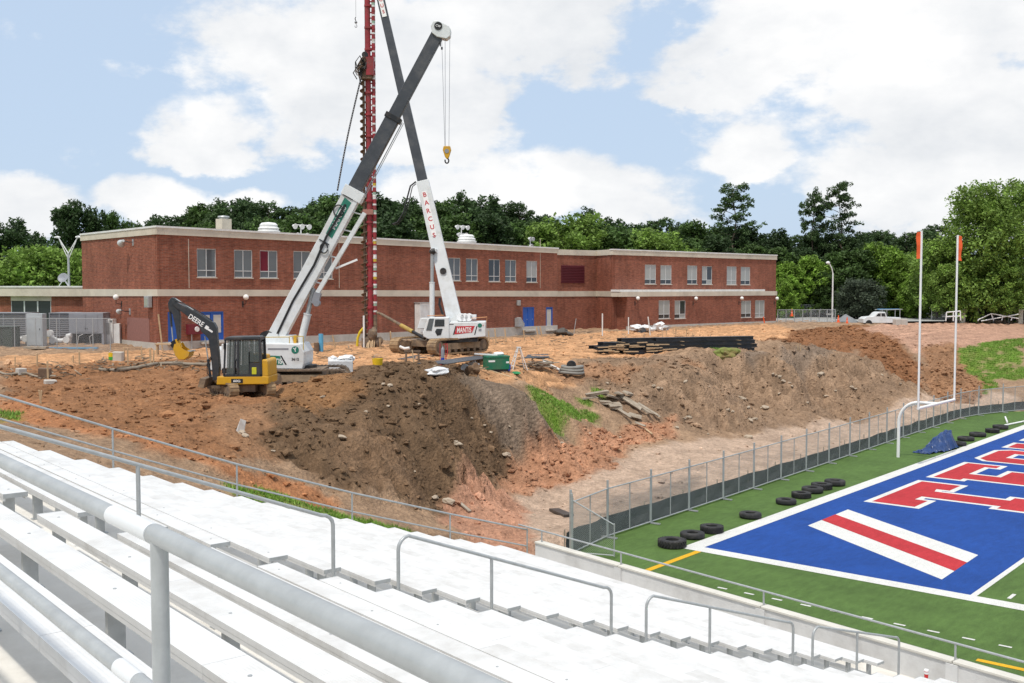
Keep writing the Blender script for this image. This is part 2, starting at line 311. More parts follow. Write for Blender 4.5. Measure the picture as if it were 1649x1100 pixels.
Z0 = tps(cx_.ravel(), cy_.ravel()).reshape(NX, NY)
far = np.clip((np.hypot(XX-20, YY-20)-110)/60, 0, 1); Z0 = Z0*(1-far)+4.7*far
# ------------------------------------------------------------------ soil regions: outlines on the ground
def pip(poly, x, y):
    ins = np.zeros(x.shape, bool); n = len(poly)
    for i in range(n):
        x1, y1 = poly[i]; x2, y2 = poly[(i+1) % n]
        c = ((y1 > y) != (y2 > y)) & (x < (x2-x1)*(y-y1)/((y2-y1) if abs(y2-y1) > 1e-9 else 1e-9)+x1); ins ^= c
    return ins
def gi(G, v): i = np.clip(np.searchsorted(G, v)-1, 0, len(G)-2); return i, (v-G[i])/(G[i+1]-G[i])
def sample(Zg, x, y):
    i, a = gi(GX, np.asarray(x, float)); j, b = gi(GY, np.asarray(y, float)); a = np.clip(a, 0, 1); b = np.clip(b, 0, 1)
    return Zg[i,j]*(1-a)*(1-b)+Zg[i+1,j]*a*(1-b)+Zg[i,j+1]*(1-a)*b+Zg[i+1,j+1]*a*b
ZB = Z0.copy()
def hit(px, py, Zg=None):
    Zg = ZB if Zg is None else Zg; d = ray(px, py); D = np.arange(8, 220, 0.1); P = CAM[None]+d[None]*D[:,None]
    g = sample(Zg, P[:,0], P[:,1]); k = np.argmax(P[:,2] < g)
    if k == 0: k = len(D)-1
    return P[k,0], P[k,1], float(g[k])
REG = [  # outline (picture points that lie on the ground), colour, roughness of the surface in metres
 ('yard',   [(0,575),(300,560),(620,555),(900,540),(1250,522),(1300,545),(960,590),(700,600),(470,618),(330,615),(0,620)], (0.53,0.295,0.155), 0.08),
 ('pit',    [(0,592),(330,575),(470,610),(450,650),(430,720),(300,740),(150,690),(0,650)], (0.30,0.150,0.075), 0.17),
 ('clay1',  [(0,640),(150,690),(300,735),(470,770),(560,815),(440,800),(250,730),(100,690),(0,680)], (0.42,0.19,0.09), 0.16),
 ('clay4',  [(330,660),(440,650),(520,690),(470,740),(380,730)], (0.30,0.165,0.09), 0.12),
 ('mound',  [(425,650),(480,612),(560,598),(620,584),(700,580),(760,605),(790,650),(812,700),(822,738),(770,785),(705,818),(590,806),(500,770),(420,715),(440,690)], (0.155,0.098,0.058), 0.25),
 ('moundL', [(430,648),(480,612),(560,600),(575,640),(520,665),(460,660)], (0.27,0.145,0.07), 0.20),
 ('moundS', [(520,720),(600,690),(660,740),(700,800),(600,800),(540,765)], (0.20,0.125,0.075), 0.14),
 ('slope',  [(733,600),(800,616),(848,640),(908,690),(892,706),(838,716),(802,698),(772,650)], (0.205,0.152,0.112), 0.07),
 ('bank',   [(900,600),(960,578),(1120,570),(1250,555),(1380,545),(1470,560),(1560,610),(1440,645),(1250,690),(1060,690),(960,640)], (0.285,0.190,0.125), 0.17),
 ('ridge',  [(890,592),(960,583),(1060,586),(1120,582),(1135,598),(1000,614),(900,612)], (0.335,0.19,0.11), 0.24),
 ('bankG',  [(1180,575),(1300,560),(1400,560),(1440,600),(1300,610),(1220,600)], (0.225,0.165,0.122), 0.15),
 ('sand',   [(720,850),(800,800),(900,762),(1100,708),(1250,690),(1450,648),(1560,620),(1649,640),(1649,660),(1455,700),(1250,772),(1000,855),(930,905),(860,900)], (0.50,0.365,0.275), 0.035),
 ('sandD',  [(940,830),(1060,780),(1140,765),(1120,800),(1000,850)], (0.30,0.23,0.18), 0.06),
 ('clay2',  [(815,750),(832,718),(890,706),(960,694),(1095,674),(1088,700),(1000,735),(930,775),(860,800),(800,790)], (0.455,0.235,0.14), 0.28),
 ('clay3',  [(700,820),(770,780),(830,790),(850,840),(862,880),(780,875),(720,850)], (0.46,0.245,0.16), 0.13),
 ('tracks', [(1225,550),(1290,532),(1400,524),(1440,540),(1482,590),(1482,625),(1430,605),(1380,560),(1300,560)], (0.26,0.125,0.062), 0.34),
 ('pink',   [(1380,530),(1440,520),(1649,514),(1649,556),(1560,556),(1490,580),(1440,545)], (0.45,0.27,0.19), 0.10),
 ('pileR',  [(1488,560),(1530,552),(1580,600),(1590,640),(1500,640),(1485,600)], (0.31,0.17,0.095), 0.32)]
GRASS = [[(838,634),(870,630),(900,640),(958,668),(955,686),(905,686),(865,660)], [(1540,562),(1590,552),(1649,545),(1649,612),(1600,610),(1585,640),(1560,600)], [(0,662),(22,667),(30,676),(0,680)],
         [(360,778),(430,790),(520,815),(600,838),(690,862),(640,880),(500,845),(380,805)], [(1148,562),(1160,556),(1188,568),(1178,574)], [(960,632),(975,628),(985,640),(970,646)], [(920,640),(960,650),(950,660)]]
xr, yr = XX.ravel(), YY.ravel()
wob = np.array([mnoise.fractal(Vector((a*0.33, b*0.33, 4.0)), 0.7, 2.0, 6) if -40 < a < 140 and 1 < b < 62 else 0 for a, b in zip(xr, yr)])
wob2 = np.array([mnoise.fractal(Vector((a*0.33, b*0.33, 9.0)), 0.7, 2.0, 6) if -40 < a < 140 and 1 < b < 62 else 0 for a, b in zip(xr, yr)])
xw, yw = xr+wob*0.7, yr+wob2*0.7
SOIL = np.tile(np.array([0.34, 0.225, 0.145]), (len(xr), 1)); AMP = np.full(len(xr), 0.06)
SOIL[(xr < -60) | (xr > 135) | (yr > 62)] = (0.09, 0.12, 0.04)
for nm, poly, c, am in REG:
    wp = [hit(*p)[:2] for p in poly]; q = pip(wp, xw, yw); SOIL[q] = c; AMP[q] = am
GM = np.zeros(len(xr))
for poly in GRASS:
    wp = [hit(*p)[:2] for p in poly]; q = pip(wp, xr+wob*0.6, yr+wob2*0.6); GM[q] = 1
sloc = (xr-CAM[0])*AV[0]+(yr-CAM[1])*AV[1]; tloc = (xr-CAM[0])*BV[0]+(yr-CAM[1])*BV[1]
q = (sloc > 24) & (sloc < 26.6+wob) & (tloc > -2) & (tloc < 17.5); GM[q & (wob2 > np.where(tloc < 9.5, 9.0, -0.35))] = 1
fray = np.array([mnoise.fractal(Vector((a*1.7, b*1.7, 3.0)), .6, 2.0, 4) if g > 0 else 0 for a, b, g in zip(xr, yr, GM)]); GM = np.where((GM > 0) & (fray < -.22), 0.12, GM)
GM[(yr > 62) | (xr < -60)] = 1
# smooth the outlines a little
def blur(a, n=2):
    a = a.reshape((NX, NY)+a.shape[1:])
    for _ in range(n):
        b = a.copy(); b[1:-1,1:-1] = (a[1:-1,1:-1]*2+a[:-2,1:-1]+a[2:,1:-1]+a[1:-1,:-2]+a[1:-1,2:])/6; a = b
    return a.reshape((NX*NY,)+a.shape[2:])
SOIL = blur(SOIL, 1); AMP = blur(AMP, 4); GM = blur(GM, 1)
# clods, ruts and lumps
nz = np.zeros(len(xr))
inner = (xr > -40) & (xr < 140) & (yr > 1) & (yr < 62)
for i in np.nonzero(inner)[0]:
    a, b = xr[i], yr[i]
    big = mnoise.fractal(Vector((a*0.42, b*0.42, 1.0)), 0.7, 2.0, 3)
    small = mnoise.hetero_terrain(Vector((a*1.25, b*1.25, 2.0)), 0.6, 2.1, 4, 0.6)-0.75
    nz[i] = big*0.75+small*0.85
nz[inner] -= nz[inner].mean(); nz = np.clip(nz/nz[inner].std(), -2.2, 1.7)*.5
AMPG = AMP*(1-0.6*np.clip(GM, 0, 1))
ZN = (Z0.ravel()+nz*AMPG)
# rills washed down the banks
slp = np.clip(np.hypot(*np.gradient(Z0, GX, GY)).ravel()*1.6-.35, 0, 1)
ril = np.array([abs(mnoise.noise(Vector((a*0.55+0.2*b+3*w, b*0.10, 6.0)))) if k > .02 else 0 for a, b, k, w in zip(xr, yr, slp*inner, wob)])
led = np.array([mnoise.noise(Vector((a*0.16, b*0.9, 12.0)))*.5+mnoise.noise(Vector((a*0.9, b*0.7, 15.0)))*.5 if k > .02 else 0 for a, b, k in zip(xr, yr, slp*inner)])
ZN = ZN+slp*inner*(1-.8*np.clip(GM, 0, 1))*((ril-.18)*1.5*(AMP > .07)+led*.5)
SOIL = SOIL*(1+np.clip((ril-.16)*1.3, -.22, .22)*(slp*inner))[:,None]
# caterpillar ruts across the yard
rut = np.sin((xr*0.35+yr*0.94)*5.5+wob*2.5)*0.07*((AMP < 0.115) & inner & (yr > 19)); ZN = ZN+rut; SOIL = SOIL*(1+rut*4.0)[:,None]
# level under the turf, under the stand and under the school
field = (yr < 5.0) & (xr > -14) & (xr < 50.5-(np.clip(4.9-yr, 0, 30))*-0.12); ZN = np.where(field, -0.30, ZN)
edge = (yr >= 5.0) & (yr < 6.2) & (xr > -8) & (xr < 48); ZN = np.where(edge, np.minimum(ZN, 0.06), ZN)
stz = np.array([stand_z(t) for t in tloc])
under = (sloc < 25.15) & (tloc < 21.2); ZN = np.where(under, np.minimum(ZN, stz-0.9), ZN)
rim = (sloc >= 25.15) & (sloc < 25.9) & (tloc < 20.6) & (tloc > -3); ZN = np.where(rim, np.minimum(ZN, stz-0.12), ZN)
ZG = ZN.reshape(NX, NY)
def gnd(x, y): return float(sample(ZG, np.array([x]), np.array([y]))[0])
def on(px, py):
    p = hit(px, py, ZG); return p
def dirt_material():
    m = bpy.data.materials.new('site_soil'); m.use_nodes = True; nt = m.node_tree; N = nt.nodes.new; L = nt.links.new; b = nt.nodes['Principled BSDF']
    b.inputs['Roughness'].default_value = 0.95; b.inputs['Specular IOR Level'].default_value = 0.12
    at = N('ShaderNodeAttribute'); at.attribute_name = 'soil'; ge = N('ShaderNodeNewGeometry')
    def no(sc, det=6, ro=0.65):
        n = N('ShaderNodeTexNoise'); n.inputs['Scale'].default_value = sc; n.inputs['Detail'].default_value = det; n.inputs['Roughness'].default_value = ro; L(ge.outputs['Position'], n.inputs[0]); return n.outputs[0]
    a, c, d = no(0.8, 8, .7), no(4.5, 8, .72), no(22, 4, .6)
    def mr(v, lo, hi, o0, o1):
        n = N('ShaderNodeMapRange'); n.inputs[1].default_value = lo; n.inputs[2].default_value = hi; n.inputs[3].default_value = o0; n.inputs[4].default_value = o1; L(v, n.inputs[0]); return n.outputs[0]
    def mul(col, f):
        x = N('ShaderNodeMix'); x.data_type = 'RGBA'; x.blend_type = 'MULTIPLY'; x.inputs[0].default_value = 1; L(col, x.inputs[6]); L(f, x.inputs[7]); return x.outputs[2]
    col = mul(mul(mul(at.outputs['Color'], mr(a, .3, .7, .72, 1.28)), mr(c, .3, .72, .66, 1.32)), mr(d, .3, .7, .8, 1.2))
    # pale dry crumbs and damp dark streaks
    pale = N('ShaderNodeMix'); pale.data_type = 'RGBA'; L(mr(no(2.1, 9, .75), .60, .72, 0, .45), pale.inputs[0]); L(col, pale.inputs[6]); pale.inputs[7].default_value = (0.42, 0.30, 0.21, 1); col = pale.outputs[2]
    br = N('ShaderNodeMix'); br.data_type = 'RGBA'; L(mr(no(.33, 6, .7), .52, .66, 0, .5), br.inputs[0]); L(col, br.inputs[6]); L(mul(col, mr(no(1.3, 3, .5), 0, 1, .35, .75)), br.inputs[7]); col = br.outputs[2]
    L(col, b.inputs['Base Color'])
    v = N('ShaderNodeTexVoronoi'); v.inputs['Scale'].default_value = 7; L(ge.outputs['Position'], v.inputs[0])
    h = N('ShaderNodeMath'); h.operation = 'MULTIPLY_ADD'; L(c, h.inputs[0]); h.inputs[1].default_value = 1.5; L(v.outputs[0], h.inputs[2])
    b1 = N('ShaderNodeBump'); b1.inputs['Strength'].default_value = 0.8; b1.inputs['Distance'].default_value = 0.10; L(h.outputs[0], b1.inputs['Height'])
    b2 = N('ShaderNodeBump'); b2.inputs['Strength'].default_value = 0.6; b2.inputs['Distance'].default_value = 0.03; L(d, b2.inputs['Height']); L(b1.outputs[0], b2.inputs['Normal']); L(b2.outputs[0], b.inputs['Normal'])
    return m
SOILMAT = dirt_material()
def build_ground():
    gcol = np.array([0.15, 0.25, 0.035]); g = np.clip(GM, 0, 1)[:,None]; col = SOIL*(1-g)+gcol*g
    idx = np.arange(NX*NY).reshape(NX, NY)
    fs = np.stack([idx[:-1,:-1], idx[1:,:-1], idx[1:,1:], idx[:-1,1:]], -1).reshape(-1, 4)
    me = bpy.data.meshes.new('ground'); me.from_pydata(np.stack([xr, yr, ZN], 1).tolist(), [], fs.tolist()); me.update()
    ca = me.color_attributes.new('soil', 'FLOAT_COLOR', 'POINT'); ca.data.foreach_set('color', np.concatenate([col, np.ones((len(col), 1))], 1).ravel())
    me.polygons.foreach_set('use_smooth', [True]*len(me.polygons)); me.materials.append(SOILMAT)
    o = bpy.data.objects.new('ground', me); COL.objects.link(o); tag(o, 'churned clay and soil of the building site sloping down to the field', None, None, 'structure')
build_ground()
def scatter_clods():
    # loose clods and crumbs lying on the heaps: far too many to count
    protos = []
    for k in range(6):
        m = MB().lump((0,0,0), (1, .85, .7), seed=k, sub=1, rough=0.42); protos.append((np.array(m.v), np.array(m.f)))
    ok = np.nonzero(inner & (~field) & (~under) & (yr > 5.5) & (yr < 42) & (xr < 80) & (xr > -26) & (GM < 0.3))[0]
    w = AMP[ok]**1.6; w /= w.sum(); pick = RS.choice(ok, 15000, p=w); V = []; F = []; Cc = []; o = 0
    for i in pick:
        x = xr[i]+RS.uniform(-.2, .2); y = yr[i]+RS.uniform(-.2, .2); s = min(0.30, 0.036*math.exp(RS.normal(0, .55))*(1+AMP[i]*3)); pv, pf = protos[RS.randint(6)]
        a = RS.uniform(0, 6.3); ca, sa = math.cos(a), math.sin(a); z = gnd(x, y)
        q = pv*s*np.array([RS.uniform(.7, 1.4), RS.uniform(.7, 1.4), RS.uniform(.6, 1.0)]); V.append(np.stack([q[:,0]*ca-q[:,1]*sa+x, q[:,0]*sa+q[:,1]*ca+y, q[:,2]+z+s*.2], 1)); F.append(pf+o); o += len(pv)
        c = SOIL[i]*RS.uniform(.75, 1.35); Cc.append(np.tile(c, (len(pv), 1)))
    V = np.concatenate(V); F = np.concatenate(F); Cc = np.concatenate(Cc)
    me = bpy.data.meshes.new('soil_clods'); me.from_pydata(V.tolist(), [], F.tolist()); me.update()
    at = me.color_attributes.new('soil', 'FLOAT_COLOR', 'POINT'); at.data.foreach_set('color', np.concatenate([Cc, np.ones((len(Cc), 1))], 1).ravel()); me.materials.append(SOILMAT)
    ob = bpy.data.objects.new('soil_clods', me); COL.objects.link(ob); tag(ob, 'loose clods of soil scattered over the heaps and banks', 'soil', None, 'stuff')
scatter_clods()
def scatter_grass():
    ok = np.nonzero(inner & (GM > 0.45) & (yr < 40) & (xr < 100) & (~under))[0]
    area = np.ones(len(ok)); pick = RS.choice(ok, 30000, p=area/area.sum()); n = len(pick)
    x = xr[pick]+RS.uniform(-.18, .18, n); y = yr[pick]+RS.uniform(-.18, .18, n); z = sample(ZG, x, y)-0.01
    h = RS.uniform(.05, .17, n); a = RS.uniform(0, 6.28, n); w = RS.uniform(.008, .02, n)*(1+np.hypot(x-CAM[0], y-CAM[1])/60); lx, ly = RS.normal(0, .05, n), RS.normal(0, .05, n)
    b0 = np.stack([x-np.cos(a)*w, y-np.sin(a)*w, z], 1); b1 = np.stack([x+np.cos(a)*w, y+np.sin(a)*w, z], 1); tp = np.stack([x+lx, y+ly, z+h], 1)
    V = np.stack([b0, b1, tp], 1).reshape(-1, 3); F = np.arange(3*n).reshape(-1, 3)
    me = bpy.data.meshes.new('grass_blades'); me.from_pydata(V.tolist(), [], F.tolist()); me.update()
    me.materials.append(mat('grass_blade', (0.165, 0.30, 0.04), 0.7, var=0.35, scale=0.7, dirt=(0.30, 0.30, 0.09, 0.6), dscale=0.9))
    ob = bpy.data.objects.new('grass_blades', me); COL.objects.link(ob); tag(ob, 'fresh green grass growing in patches on the banks', 'grass', None, 'stuff')
scatter_grass()
# ------------------------------------------------------------------ the playing field
def turf_material(name, col, var=0.16, stripe=0.0):
    m = bpy.data.materials.new(name); m.use_nodes = True; nt = m.node_tree; N = nt.nodes.new; L = nt.links.new; b = nt.nodes['Principled BSDF']
    b.inputs['Roughness'].default_value = 0.85; b.inputs['Specular IOR Level'].default_value = 0.2; b.inputs['Sheen Weight'].default_value = 0.0
    ge = N('ShaderNodeNewGeometry')
    def no(sc, det, loc=(1,1,1)):
        mp = N('ShaderNodeMapping'); mp.inputs['Scale'].default_value = loc; L(ge.outputs['Position'], mp.inputs[0])
        n = N('ShaderNodeTexNoise'); n.inputs['Scale'].default_value = sc; n.inputs['Detail'].default_value = det; n.inputs['Roughness'].default_value = 0.7; L(mp.outputs[0], n.inputs[0]); return n.outputs[0]
    def mr(v, o0, o1, lo=.3, hi=.7):
        n = N('ShaderNodeMapRange'); n.inputs[1].default_value = lo; n.inputs[2].default_value = hi; n.inputs[3].default_value = o0; n.inputs[4].default_value = o1; L(v, n.inputs[0]); return n.outputs[0]
    def mul(c, f):
        x = N('ShaderNodeMix'); x.data_type = 'RGBA'; x.blend_type = 'MULTIPLY'; x.inputs[0].default_value = 1
        if isinstance(c, tuple): x.inputs[6].default_value = (*c, 1)
        else: L(c, x.inputs[6])
        L(f, x.inputs[7]); return x.outputs[2]
    c = mul(mul(mul(col, mr(no(0.35, 5), 1-var, 1+var)), mr(no(1.6, 8, (1, 3, 1)), 1-var, 1+var)), mr(no(30, 5), .72, 1.28))
    sp = N('ShaderNodeMix'); sp.data_type = 'RGBA'; L(mr(no(19, 2), 0, .35, .73, .78), sp.inputs[0]); L(c, sp.inputs[6]); sp.inputs[7].default_value = (.5, .5, .47, 1)
    L(sp.outputs[2], b.inputs['Base Color'])
    bp = N('ShaderNodeBump'); bp.inputs['Strength'].default_value = 0.5; bp.inputs['Distance'].default_value = 0.02; L(no(60, 3), bp.inputs['Height']); L(bp.outputs[0], b.inputs['Normal'])
    return m
TURF = turf_material('turf_green', (0.080, 0.142, 0.036), .20); TBLUE = turf_material('turf_blue', (0.013, 0.060, 0.265), .15); TRED = turf_material('turf_red', (0.42, 0.032, 0.040), .14); TWHITE = turf_material('turf_white', (0.62, 0.62, 0.60), .07); TYEL = turf_material('turf_yellow', (0.66, 0.37, 0.02), .1)
# the turf sheet with the ground below it
o = MB().sheet([(-13,-70),(95,-70),(95,-14),(54,0.5),(50.9,3.7),(45.6,5.15),(0,3.75),(-4.5,3.1),(-13,2.9)], 0.0).build('turf', TURF); tag(o, 'green artificial turf of the football field', kind='structure')
ez = MB().sheet([(0,0),(53,0),(53,-9.04),(0,-9.04)], 0.004).build('end_zone', TBLUE); tag(ez, 'royal blue painted end zone of the football field', kind='structure')
def ln(pts, name, m, parent=None, z=0.008): q = MB().sheet(pts, z).build(name, m, parent); return q
ln([(-0.12,0),(53,0),(53,0.62),(-0.12,0.62)], 'end_line', TWHITE, ez); ln([(-0.62,0.62),(-0.12,0.62),(-0.12,0),(0,0),(0,-9.04),(0,-60),(-0.62,-60)], 'side_line', TWHITE, ez)
ln([(0,-9.04),(53,-9.04),(53,-9.22),(0,-9.22)], 'goal_line', TWHITE, ez)
ln([(-0.63,-0.25),(-0.63,-0.02),(-9.2,-0.02),(-9.2,-0.25)], 'yellow_line', TYEL, ez); ln([(-5.75,-10.9),(-5.55,-10.9),(-5.3,-40),(-5.5,-40)], 'yellow_line', TYEL, ez)
for i in range(22): ln([(-4.10,-2.85-0.905*i),(-4.10,-3.17-0.905*i),(-4.20,-3.17-0.905*i),(-4.20,-2.85-0.905*i)], 'dash_mark', TWHITE, ez)
for i in range(4):
    for x0 in (0.35,): ln([(x0,-9.97-0.914*i),(x0+0.6,-9.97-0.914*i),(x0+0.6,-10.08-0.914*i),(x0,-10.08-0.914*i)], 'yard_mark', TWHITE, ez)
# slanted striped bar
def lerp(a, b, t): return (a[0]+(b[0]-a[0])*t, a[1]+(b[1]-a[1])*t)
A0, A1, B1, B0 = (5.60,-1.32), (9.48,-1.30), (5.11,-7.75), (1.18,-7.82)
ln([A0, A1, B1, B0], 'slanted_bar', TWHITE, ez, 0.008); ln([lerp(A0,A1,.325), lerp(A0,A1,.675), lerp(B0,B1,.675), lerp(B0,B1,.325)], 'slanted_bar_core', TRED, ez, 0.012)
def inset(poly, d):
    n = len(poly); ar = sum(poly[i][0]*poly[(i+1)%n][1]-poly[(i+1)%n][0]*poly[i][1] for i in range(n)); s = 1 if ar > 0 else -1; out = []
    for i in range(n):
        p0, p1, p2 = Vector(poly[i-1]), Vector(poly[i]), Vector(poly[(i+1)%n]); a = (p1-p0).normalized(); b = (p2-p1).normalized()
        n1 = Vector((-a.y, a.x))*s; n2 = Vector((-b.y, b.x))*s; k = (n1+n2); k = k/max(1e-6, (1+n1.dot(n2))); q = p1+k*d; out.append((q.x, q.y))
    return out
def letter(poly, nm):
    from mathutils.geometry import tessellate_polygon
    for q, m, z, n in ((poly, TWHITE, 0.008, 'letter_outline'), (inset(poly, 0.27), TRED, 0.012, 'letter_fill')):
        tri = tessellate_polygon([[Vector((a, b, 0)) for a, b in q]]); b = MB().add([(a, c, z) for a, c in q], [tuple(t) for t in tri]); ob = b.build(n, m, ez)
        for p in ob.data.polygons:
            if p.normal.z < 0: ob.data.flip_normals(); break
T0, T1 = -1.15, -7.85
letter([(11.5,T0),(18.17,T0),(18.17,-3.45),(16.1,-3.45),(16.1,-2.95+.02),(16.0,-2.95),(16.0,-5.66),(16.72,-5.66),(16.72,T1),(13.4,T1),(13.4,-5.7),(13.95,-5.7),(13.95,-2.95),(13.65,-2.95),(13.65,-3.5),(11.5,-3.5)], 'T')
letter([(19.2,T0),(25.05,T0),(25.05,-3.3),(23.75,-3.3),(23.75,-2.75),(21.7,-2.75),(21.7,-3.7),(23.6,-3.7),(23.6,-5.3),(21.7,-5.3),(21.7,-6.25),(23.75,-6.25),(23.75,-5.7),(25.05,-5.7),(25.05,T1),(19.2,T1),(19.2,-6.1),(19.7,-6.1),(19.7,-2.95),(19.2,-2.95)], 'E')
letter([(26.75,T0),(30.35,T0),(31.1,-1.8),(31.1,-3.5),(29.3,-3.5),(29.3,-2.72),(28.1,-2.72),(28.1,-6.28),(29.3,-6.28),(29.3,-5.5),(31.1,-5.5),(31.1,-7.2),(30.35,T1),(26.75,T1),(25.95,-7.2),(25.95,-1.8)], 'C')
letter([(31.7,T0),(34.2,T0),(34.2,-2.6),(33.95,-2.6),(33.95,-3.7),(35.5,-3.7),(35.5,-2.6),(35.25,-2.6),(35.25,T0),(37.75,T0),(37.75,-2.6),(37.45,-2.6),(37.45,-6.4),(37.75,-6.4),(37.75,T1),(35.25,T1),(35.25,-6.4),(35.5,-6.4),(35.5,-5.3),(33.95,-5.3),(33.95,-6.4),(34.2,-6.4),(34.2,T1),(31.7,T1),(31.7,-6.4),(32.0,-6.4),(32.0,-2.6),(31.7,-2.6)], 'H')
# ------------------------------------------------------------------ goal post
gp = thing('goal_post', 'white gooseneck football goal post with orange ribbons on its uprights', 'goal post', (24.38, 2.1, 0))
pts = [(0,0,-0.2),(0,0,1.9)]+[(0, -1.05*(1-math.cos(a)), 1.9+1.15*math.sin(a)) for a in np.linspace(.15, math.pi/2, 9)]+[(0,-2.0,3.05)]
MB().tube(pts, 0.085, 12).build('gooseneck', WHITEP, gp, True); MB().tube([(-2.82,-2.0,3.05),(2.82,-2.0,3.05)], 0.075, 12).build('crossbar', WHITEP, gp, True)
for sx in (-2.80, 2.80):
    MB().tube([(sx,-2.0,3.0),(sx,-2.0,12.05)], 0.055, 10).build('upright', WHITEP, gp, True)
    d_ = RGT*(-1 if sx < 0 else 1); v = [(sx+d_[0]*(.03+.02*i/6), -2.0+d_[1]*(.03+.02*i/6)+.02*math.sin(i*1.7), 12.02-1.35*i/6) for i in range(7)]; w = [(p[0]+d_[0]*(.20+.03*math.sin(i)), p[1]+d_[1]*(.20+.03*math.sin(i)), p[2]-.03) for i, p in enumerate(v)]
    b = MB()
    for i in range(6): b.add([v[i], w[i], w[i+1], v[i+1], (v[i][0]+.01, v[i][1]+.01, v[i][2]), (w[i][0]+.01, w[i][1]+.01, w[i][2]), (w[i+1][0]+.01, w[i+1][1]+.01, w[i+1][2]), (v[i+1][0]+.01, v[i+1][1]+.01, v[i+1][2])], [(0,1,2,3),(4,7,6,5),(0,4,5,1),(1,5,6,2),(3,2,6,7),(0,3,7,4)])
    b.build('ribbon', ORANGE, gp)
# ------------------------------------------------------------------ tyres
def tyre_mesh(Ro, Ri, h, lugs, seed):
    prof = [(Ri,h*.12),(Ri,h*.88),(Ri+.03,h*.97),(Ro*.80,h),(Ro*.92,h*.96),(Ro*.985,h*.84),(Ro,h*.66),(Ro,h*.34),(Ro*.985,h*.16),(Ro*.92,h*.04),(Ro*.80,0.0),(Ri+.03,h*.03),(Ri,h*.12)]
    b = MB().lathe(prof, n=36)
    for k in range(lugs):
        a = 2*math.pi*k/lugs
        for up in (0, 1):
            aa = a+(math.pi/lugs if up else 0); c = (math.cos(aa)*(Ro+.008), math.sin(aa)*(Ro+.008), h*(.72 if up else .28)); M = Matrix.Rotation(aa, 3, 'Z') @ Matrix.Rotation(.5 if up else -.5, 3, 'X'); b.box(c, (.035, Ro*2*math.pi/lugs*.5, h*.46), M=M)
    return b.mesh('tyre', RUBBER, True)
TM = [tyre_mesh(.50,.25,.30,26,0), tyre_mesh(.48,.22,.24,0,1), tyre_mesh(.46,.23,.30,30,2)]
TN = [(-0.62,0.95,0,1.05,'chunky black tractor tyre nearest the end zone corner beside the yellow line'),(1.0,1.08,1,1.03,'smooth black tyre lying second from the end zone corner'),(2.25,0.98,2,.98,'brownish lugged tyre lying third from the end zone corner'),(5.45,1.05,1,1.0,'lone black tyre on the turf between two groups of tyres'),
      (8.9,1.18,1,.98,'smooth black tyre first of the touching group of five'),(10.6,1.28,2,.95,'lugged brownish tyre second of the touching group of five'),(12.0,1.40,1,1.08,'thick smooth tyre third of the touching group of five'),(13.1,1.45,0,.98,'lugged tyre fourth of the touching group of five'),(14.35,1.36,1,1.08,'smooth tyre last of the touching group of five'),
      (30.9,0.98,1,1.0,'black tyre half hidden behind the blue tarpaulin'),(33.3,1.30,1,1.1,'flat wide tyre next beyond the one at the blue tarpaulin'),(35.6,1.30,1,1.12,'flat wide tyre third beyond the blue tarpaulin'),(38.0,1.12,2,.95,'lugged tyre fourth beyond the blue tarpaulin'),(40.2,1.25,1,1.08,'smooth tyre beside the white pipes at the far end of the row')]
for x, y, k, s, lb in TN:
    t = link_mesh('tyre', TM[k], None, (x, y, 0.013), (0, 0, random.random()*6), (s*.92, s*.92, s*random.uniform(.82, .95))); tag(t, lb, 'tyre', 'tyres laid along the end line')
# tarpaulin
def tarp():
    n, m = 34, 22; v = []; base = Vector((28.1, 1.35, 0)); ax = Vector((1, -.12, 0)).normalized(); ay = Vector((-ax.y, ax.x, 0))
    for i in range(n+1):
        u = i/n
        for j in range(m+1):
            w = j/m-.5; hh = 1.0*min(1, max(0, (u-.30)/.24))**1.2*min(1, max(0, (1.0-u)/.06))**.5*(.86+.14*math.sin(u*9)); prof = max(0, 1-abs(w*2.05)**2.6)
            cr = mnoise.fractal(Vector((u*7, w*5, 3)), .6, 2, 4); z = hh*prof+abs(cr)*.16*(1-.4*prof)+.02; wd = 1.25*(1.0 if u > .3 else .8)
            p = base+ax*((u-.5)*3.5+cr*.10)+ay*(w*wd*(1-.35*hh*prof)+.10*mnoise.noise(Vector((u*9, w*6, 1))))
            v.append((p.x, p.y, z+.03*mnoise.noise(Vector((u*22, w*18, 7)))))
    f = [(i*(m+1)+j, (i+1)*(m+1)+j, (i+1)*(m+1)+j+1, i*(m+1)+j+1) for i in range(n) for j in range(m)]
    o = MB().add(v, f).build('tarpaulin', mat('blue_tarpaulin', (0.018, 0.05, 0.16), 0.35, var=.25, scale=5), None, False); tag(o, 'crumpled blue tarpaulin draped over equipment near the goal post', 'tarpaulin')
    md = o.modifiers.new('solid', 'SOLIDIFY'); md.thickness = .01
tarp()
for a, b, lb in (((41.3,1.5,.06),(45.8,0.9,.06),'white plastic pipe lying against the farthest tyre'),((43.6,1.75,.06),(46.6,2.7,.06),'shorter white plastic pipe lying on the turf beyond the tyres')):
    o = MB().tube([a, b], .06, 10).build('plastic_pipe', WHITEP, None, True); tag(o, lb, 'pipe')
